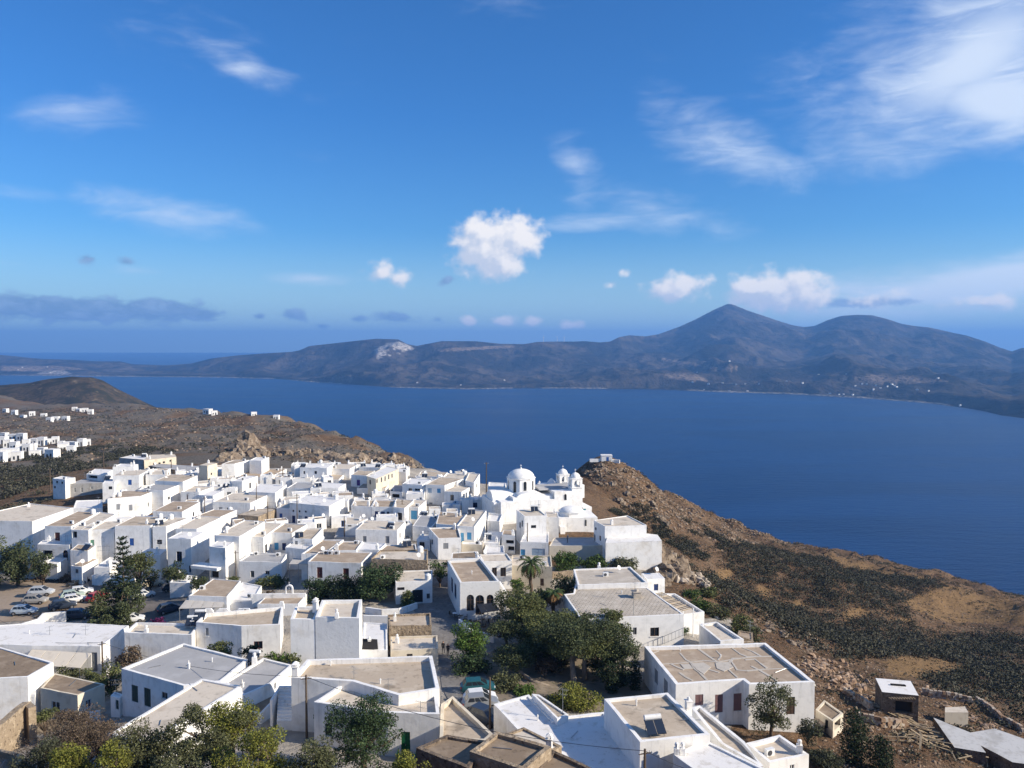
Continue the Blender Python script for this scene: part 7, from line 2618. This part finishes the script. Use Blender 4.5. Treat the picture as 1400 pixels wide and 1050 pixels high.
for (o, u, v, cc, ang_, sc, lb) in CARS:
    p = on_ground(u, v)
    o.location = p + Vector((0, 0, .08))
    o.rotation_euler = (0, 0, R(ang_))
    o.scale = (sc, sc, sc)
    tag(o, lb, 'car', 'parked cars')
    for ch in kids(o):
        if ch.name.startswith(('body', 'cabin')):
            ch.material_slots[0].link = 'OBJECT'
            ch.material_slots[0].material = CARP[cc]


# motorcycles by the bank
def moto(u, v, a, lb):
    p = on_ground(u, v)
    L_ = frame((p.x, p.y, p.z + .06), R(a))
    root = empty('motor_scooter', p, lb, 'scooter', 'parked scooters')
    for x in (-.6, .6):
        mb = MB()
        mb.tube(L_(x, -.06, .28), L_(x, .06, .28), .28, n=12)
        mb.build('wheel', TYRE, root)
    mb = MB()
    mb.path([L_(-.75, 0, .55), L_(-.3, 0, .62), L_(0, 0, .4), L_(.35, 0, .45), L_(.5, 0, .85)], [.1, .17, .14, .12, .07], 6)
    mb.build('body', CARP['dark'], root)
    mb = MB()
    mb.path([L_(-.7, 0, .74), L_(-.15, 0, .74)], [.13, .11], 6)
    mb.build('seat', TYRE, root)
    mb = MB()
    mb.tube(L_(.48, -.3, 1.0), L_(.48, .3, 1.0), .025, n=5)
    mb.tube(L_(.6, 0, .3), L_(.46, 0, 1.0), .035, n=5)
    mb.build('handlebar', M['metal'], root)


for k, (u, v, a) in enumerate(((98, 804, 40), (104, 802, 35), (110, 800, 30), (116, 799, 30))):
    moto(u, v, a, 'dark scooter in the row beyond the bank cars')
moto(240, 812, 20, 'dark scooter against the white garden wall')

# ================================================================ PEOPLE
def person(p, face, h, top, legs, lb, stride=.16):
    g = p.z
    k = h / 1.72
    c, s = math.cos(face), math.sin(face)

    def Q(x, y, z):
        return Vector((p.x + (x * c - y * s) * k, p.y + (x * s + y * c) * k, g + z * k))
    J = {'pel': (0, 0, .95, .135), 'waist': (0, 0, 1.08, .125), 'chest': (0, .01, 1.30, .15), 'neck': (0, 0, 1.47, .058), 'jaw': (0, .02, 1.55, .075), 'head': (0, .01, 1.63, .095), 'crown': (0, 0, 1.71, .07)}
    E = [('pel', 'waist'), ('waist', 'chest'), ('chest', 'neck'), ('neck', 'jaw'), ('jaw', 'head'), ('head', 'crown')]
    for sg, nm in ((-1, 'l'), (1, 'r')):
        st = stride * sg
        J.update({nm + 'sh': (.19 * sg, 0, 1.40, .062), nm + 'el': (.235 * sg, -.02 - st * .4, 1.12, .045), nm + 'wr': (.24 * sg, .07 - st * .7, .90, .032), nm + 'ha': (.235 * sg, .09 - st * .8, .81, .034),
                  nm + 'hip': (.09 * sg, 0, .88, .095), nm + 'kn': (.10 * sg, .04 + st * .6, .48, .062), nm + 'an': (.10 * sg, st, .09, .042), nm + 'toe': (.11 * sg, st + .17, .04, .035)})
        E += [('chest', nm + 'sh'), (nm + 'sh', nm + 'el'), (nm + 'el', nm + 'wr'), (nm + 'wr', nm + 'ha'), ('pel', nm + 'hip'), (nm + 'hip', nm + 'kn'), (nm + 'kn', nm + 'an'), (nm + 'an', nm + 'toe')]
    names = list(J)
    me = bpy.data.meshes.new('person')
    me.from_pydata([tuple(Q(*J[n][:3]) - p) for n in names], [(names.index(a), names.index(b2)) for a, b2 in E], [])
    o = bpy.data.objects.new('person', me)
    col.objects.link(o)
    o.location = p
    m = o.modifiers.new('skin', 'SKIN')
    for i, n in enumerate(names):
        r = J[n][3] * k
        me.skin_vertices[0].data[i].radius = (r, r)
    me.skin_vertices[0].data[0].use_root = True
    o.modifiers.new('smooth', 'SUBSURF').levels = 2
    o.modifiers['smooth'].render_levels = 2
    pm2 = bpy.data.materials.new('person_clothes')
    pm2.use_nodes = True
    T2 = NT(pm2.node_tree)
    zc_ = T2.sep(T2.node('ShaderNodeTexCoord').outputs['Object'])[2]
    cc = T2.mix(T2.math('GREATER_THAN', zc_, .93 * k), legs, top)
    cc = T2.mix(T2.math('GREATER_THAN', zc_, 1.47 * k), cc, (.42, .26, .18))
    cc = T2.mix(T2.math('GREATER_THAN', zc_, 1.64 * k), cc, (.03, .02, .015))
    cc = T2.mix(T2.math('LESS_THAN', zc_, .08 * k), cc, (.02, .02, .02))
    T2.put(T2.n['Principled BSDF'].inputs['Base Color'], cc)
    T2.n['Principled BSDF'].inputs['Roughness'].default_value = .9
    me.materials.append(pm2)
    tag(o, lb, 'person')


person(on_ground(606, 897), R(-10), 1.74, (.02, .022, .03), (.025, .025, .03), 'person in dark clothes walking up the street, left of two')
person(on_ground(612.5, 898), R(10), 1.70, (.03, .025, .028), (.05, .045, .045), 'person in dark clothes walking up the street, right of two')
tz = ROOFZ[h58c.name]
q = at_z(776, 742, tz)
person(Vector((q.x, q.y, tz)), R(60), 1.75, (.02, .03, .06), (.02, .02, .03), 'person in dark clothes standing on the church terrace', .04)

# ================================================================ POLES AND CABLES
def pole(u, vt, vb, label, arm=True, mat='wood', r=.11, D=None):
    p = on_ground(u, vb) if D is None else at_d(u, vb, D)
    g_ = gz(p.x, p.y)
    t = at_d(u, vt, p.y)
    root = empty('utility_pole', (p.x, p.y, g_), label, 'pole', 'utility poles')
    mb = MB()
    mb.path([(p.x, p.y, g_ - .4), (p.x, p.y, (g_ + t.z) / 2), (p.x, p.y, t.z)], [r * 1.15, r, r * .8], 7)
    mb.build('mast', M[mat], root)
    if arm:
        a = math.atan2(p.x, p.y)
        d = Vector((math.cos(.3), math.sin(.3), 0))
        c = Vector((p.x, p.y, t.z - .35))
        mb = MB()
        mb.tube(c - d * .5, c + d * .5, .05, n=4)
        mb.build('crossarm', M[mat], root)
        for s_ in (-.42, 0, .42):
            mb = MB()
            mb.lathe(c + d * s_ + Vector((0, 0, .03)), [(.04, 0), (.06, .05), (.03, .09), (.05, .14), (.01, .17)], 6)
            mb.build('insulator', M['p_white'], root)
    return Vector((p.x, p.y, t.z - .15))


tA = pole(141, 877, 937, 'electric pole in front of the patchy white roof')
tB = pole(419.5, 923, 1010, 'electric pole in front of the stair house')
tC = pole(670, 926, 1000, 'street pole beside the parked white hatchback', False)
tD = pole(881, 1024, 1100, 'electric pole with insulators at the bottom right roof', True, D=57)
PO = [(69, 640, 672, 'in the shaded hollow at left'), (142.5, 618, 662, 'behind the long shadowed stone house'), (168.5, 686, 712, 'before the two grey-shuttered windows'), (234.5, 628, 652, 'beside the low dark stone house'), (280, 679, 712, 'before the bluish white pole house'),
      (351, 660, 704, 'above the cream-roofed double doors'), (387, 640, 665, 'by the flat brown roof at the back'), (366.5, 686, 724, 'at the ochre stone house'), (406.5, 675, 722, 'before the five-door house'), (471, 706, 742, 'at the dark courtyard wall'), (550, 683, 714, 'at the cream-roofed dark door house'),
      (594, 698, 730, 'at the wide brown roof with vent'), (665, 632, 694, 'tall and dark left of the church'), (721, 715, 762, 'at the alley below the church'), (323, 753, 802, 'at the white ground floor corner')]
tops = [pole(u, vt, vb, 'thin pole ' + lb, k % 2 == 0, r=.10 if vb > 700 else .14) for k, (u, vt, vb, lb) in enumerate(PO)]


def cable(a, b_, sag, lb, r=.024):
    mb = MB()
    n = 14
    mb.path([a.lerp(b_, i / n) - Vector((0, 0, sag * 4 * (i / n) * (1 - i / n))) for i in range(n + 1)], [r] * (n + 1), 4)
    o = mb.build('power_cable', M['darkmetal'])
    tag(o, lb, 'cable', 'overhead cables')


cable(tA, tB, 1.0, 'cable sagging over the grey roof to the stair house pole')
cable(tB, tD, 1.2, 'long cable from the stair house pole to the lower right pole')
cable(at_d(-40, 866, 104), tA, .5, 'cable from the left edge to the awning pole')
cable(at_d(0, 848, 118), tA, 1.0, 'cable over the patchy white roof')
cable(tD, at_d(1010, 1075, 56), .2, 'cable leaving the lower right pole to the right')
for i, j in ((7, 8), (8, 9), (10, 11), (11, 13), (2, 4), (3, 5), (4, 5)):
    cable(tops[i], tops[j], .5, 'thin cable between the poles among the roofs', .012)
# blue noticeboard by the car park
p = on_ground(134, 792)
nb = empty('noticeboard', p, 'blue noticeboard with white marks at the car park entrance', 'sign')
mb = MB()
mb.box((p.x, p.y, p.z + 1.5), (1.7, .06, 1.15))
mb.build('board', M['p_blue'], nb)
for (dx_, dz_, w, h_) in ((-.5, .25, .35, .35), (.2, .1, .5, .1), (.15, -.15, .4, .3)):
    mb = MB()
    mb.box((p.x + dx_, p.y - .036, p.z + 1.5 + dz_), (w, .01, h_))
    mb.build('white_mark', M['p_white'], nb)
for s_ in (-.7, .7):
    mb = MB()
    mb.tube((p.x + s_, p.y + .05, p.z - .2), (p.x + s_, p.y + .05, p.z + 1.0), .04, n=5)
    mb.build('post', M['metal'], nb)

# ================================================================ FAR HOUSES
def cube_house():
    mb = MB()
    mb.box((0, 0, .5), (1, 1, 1.4))
    w_ = mb.mesh('wall')
    w_.materials.append(M['white'])
    mb = MB()
    mb.box((0, 0, 1.23), (1.02, 1.02, .06))
    r_ = mb.mesh('roof')
    r_.materials.append(M['roofwhite'])
    mb = MB()
    mb.box((-.2, -.5, .6), (.16, .04, .35))
    d_ = mb.mesh('window')
    d_.materials.append(M['void'])
    mb = MB()
    mb.box((.2, -.5, .5), (.18, .04, .7))
    e_ = mb.mesh('door')
    e_.materials.append(M['void'])
    return w_, r_, d_, e_


CHM = cube_house()


def far_house(p, w, dpt, h, rz, label, group, parts=True, sink=1.0):
    root = empty('far_house', p - Vector((0, 0, sink)), label, 'house', group)
    root.scale = (w, dpt, (h + sink) / 1.2)
    root.rotation_euler = (0, 0, rz)
    for nm, me_ in zip(('wall', 'roof', 'window', 'door'), CHM):
        if not parts and nm != 'wall':
            continue
        o = bpy.data.objects.new(nm, me_)
        col.objects.link(o)
        o.parent = root


random.seed(21)
HAM = [(4, 603, 10), (12, 608, 9), (20, 598, 11), (30, 599, 9), (36, 605, 8), (10, 618, 12), (20, 612, 9), (28, 612, 10), (38, 613, 9), (46, 611, 7), (14, 624, 16), (24, 626, 10), (4, 628, 8), (48, 600, 8), (58, 603, 8), (68, 601, 8), (76, 603, 7), (84, 604, 7), (94, 604, 12), (102, 607, 8), (112, 606, 8), (86, 612, 10), (98, 616, 8), (58, 618, 8), (48, 621, 10), (72, 624, 12), (6, 594, 8), (-10, 610, 14), (120, 604, 6)]
for k, (u, v, w) in enumerate(HAM):
    p = on_ground(u, v + 4, 180)
    s = w * p.y / F
    far_house(p, s * random.uniform(1.0, 1.35), s * random.uniform(.8, 1.2), random.uniform(2.8, 4.6) + s * .1, random.uniform(-.3, .5), 'small white house of the hamlet on the left slope', 'hamlet houses on the left slope')
for k, (u, v, w) in enumerate(((102, 557, 6), (108, 559, 6), (116, 560, 8), (124, 562, 6), (76, 571, 9), (90, 571, 8), (68, 573, 5), (284, 563, 10), (293, 564, 8), (60, 566, 5), (44, 566, 6), (20, 565, 6), (347, 566, 3), (8, 563, 6), (32, 568, 5), (378, 570, 3))):
    p = on_ground(u, v + 2, 300)
    s = max(5, w * p.y / F)
    far_house(p, s, s * .8, random.uniform(3, 5), random.uniform(-.3, .5), 'white farmhouse far out on the left plateau', 'farmhouses on the left plateau')
# specks of houses along the far shore
def far_z(u, D):
    i = int(np.clip((u + 480) / 2380 * (NA - 1), 0, NA - 1))
    k = int(np.argmin(np.abs(DD[:, i] - D)))
    return Vector((XX[k, i], DD[k, i], Zf[k, i]))


for k in range(46):
    if k < 30:
        u = random.choice((random.gauss(1190, 40), random.gauss(1240, 30), random.uniform(940, 1330), random.gauss(1000, 40)))
        f = abs(random.gauss(0, .035)) + .006
    else:
        u = random.choice((random.uniform(900, 1300), random.uniform(540, 780), random.uniform(10, 110)))
        f = random.uniform(.05, .35)
    i = int(np.clip((u + 480) / 2380 * (NA - 1), 0, NA - 1))
    p = far_z(u, dc[i] + f * (rdg[i] - dc[i]))
    s = random.uniform(7, 12)
    far_house(p, s, s * .7, random.uniform(4, 8), random.uniform(-.5, .5), 'white speck of a house on the far shore', 'far houses across the bay', parts=False, sink=3)
for k, u in enumerate((745, 764, 772)):
    i = int(np.clip((u + 480) / 2380 * (NA - 1), 0, NA - 1))
    p = far_z(u, rdg[i])
    wt = empty('wind_turbine', p, 'white wind turbine on the far ridge', 'wind turbine', 'wind turbines on the ridge')
    mb = MB()
    mb.tube(p - Vector((0, 0, 5)), p + Vector((0, 0, 45)), 2.2, 1.2, 8)
    mb.build('mast', M['p_white'], wt)
    for q in range(3):
        a = q * 2.094 + k
        mb = MB()
        mb.tube(p + Vector((0, -2, 45)), p + Vector((22 * math.sin(a), -2, 45 + 22 * math.cos(a))), 1.2, .4, 5)
        mb.build('blade', M['p_white'], wt)

# ================================================================ CAFE TABLES on the terrace by the arched house
random.seed(31)
for k, (u, v) in enumerate(((622, 846), (630, 850), (636, 856), (642, 862), (650, 858), (660, 856), (668, 852), (656, 866), (668, 864), (678, 860))):
    p = on_ground(u, v)
    p.z = float(base_z([p.x], [p.y])[0]) + .07
    o = empty('cafe_table', p, 'small dark cafe table on the terrace beside the arched house', 'table', 'cafe tables by the arched house')
    mb = MB()
    mb.lathe(p + Vector((0, 0, .70)), [(.36, 0), (.38, .02), (.38, .035)], 12)
    mb.build('table_top', M['p_white'] if k % 3 == 0 else M['wood'], o)
    mb = MB()
    mb.lathe(p, [(.22, 0), (.20, .03), (.035, .06), (.03, .70)], 8)
    mb.build('pedestal', M['darkmetal'], o)
    for sg in (-1, 1):
        a = random.uniform(-.5, .5) + (0 if sg > 0 else math.pi)
        c = p + Vector((math.cos(a) * .72, math.sin(a) * .72, 0))
        L_ = frame(c, a)
        ch = empty('cafe_chair', c, 'dark cafe chair at a table beside the arched house', 'chair', 'cafe chairs by the arched house')
        mb = MB()
        lbox(mb, L_, -.21, .21, -.21, .21, .43, .47)
        mb.build('seat', M['wood'], ch)
        mb = MB()
        lbox(mb, L_, .18, .21, -.2, .2, .47, .88)
        mb.build('backrest', M['wood'], ch)
        for x_ in (-.18, .18):
            for y_ in (-.18, .18):
                mb = MB()
                mb.tube(L_(x_, y_, 0), L_(x_, y_, .43), .02, n=4)
                mb.build('leg', M['darkmetal'], ch)

# countless small stones on the slopes
def stone_stuff(name, label, C, r0, r1, mat):
    base = np.array([v.co[:] for v in rock_lo.vertices])
    fc = np.array([p.vertices[:] for p in rock_lo.polygons])
    n, k = len(C), len(base)
    r = rng.uniform(r0, r1, n) ** 1.0
    a = rng.uniform(0, 6.28, n)
    ca_n, sa_n = np.cos(a)[:, None], np.sin(a)[:, None]
    jit = 1 + rng.uniform(-.25, .25, (n, k))
    x = (base[None, :, 0] * ca_n - base[None, :, 1] * sa_n) * jit
    y = (base[None, :, 0] * sa_n + base[None, :, 1] * ca_n) * jit
    z = base[None, :, 2] * jit * .7
    V = C[:, None, :] + np.stack([x, y, z], -1) * r[:, None, None]
    Fq = (fc[None] + (np.arange(n) * k)[:, None, None]).reshape(-1, 3)
    o = np_mesh(name, V.reshape(-1, 3), Fq, M[mat])
    tag(o, label, 'stones', kind='stuff')


bm = bmesh.new()
bmesh.ops.create_icosphere(bm, subdivisions=1, radius=1.0)
rock_lo = bpy.data.meshes.new('stone')
bm.to_mesh(rock_lo)
bm.free()
M['slopestone'] = material('slope_stone', (.24, .175, .122), 1.0, .05, layers=[((.37, .29, .215), .4, .52, .64, 4), ((.10, .08, .06), .7, .54, .66, 4)])
C = scatter([[(790, 640), (830, 625), (870, 640), (960, 690), (1100, 742), (1000, 745), (900, 720), (850, 690)]], [], 40000, 200, 420, 2, 30, (9, .40, 71))[:3200]
stone_stuff('knoll_stones', 'loose stones strewn over the rocky knoll', C, .2, .75, 'slopestone')
C = scatter([RSLOPE], [BASIN], 60000, 70, 420, 2, 42, (8, .44, 72))[:3400]
stone_stuff('slope_stones', 'loose stones strewn over the right hillside', C, .08, .38, 'slopestone')
C = scatter([LSLOPE], [], 60000, 280, 1000, -42, -4, (20, .46, 73))[:2600]
stone_stuff('plateau_stones', 'loose stones strewn over the left plateau', C, .3, 1.0, 'slopestone')
C = scatter([[(1100, 900), (1180, 925), (1300, 960), (1400, 1010), (1400, 1060), (1120, 1060), (1110, 940)]], [], 30000, 60, 140, 10, 42, (3, .46, 74))[:1500]
stone_stuff('site_rubble', 'small rubble littering the building site', C, .06, .24, 'slopestone')
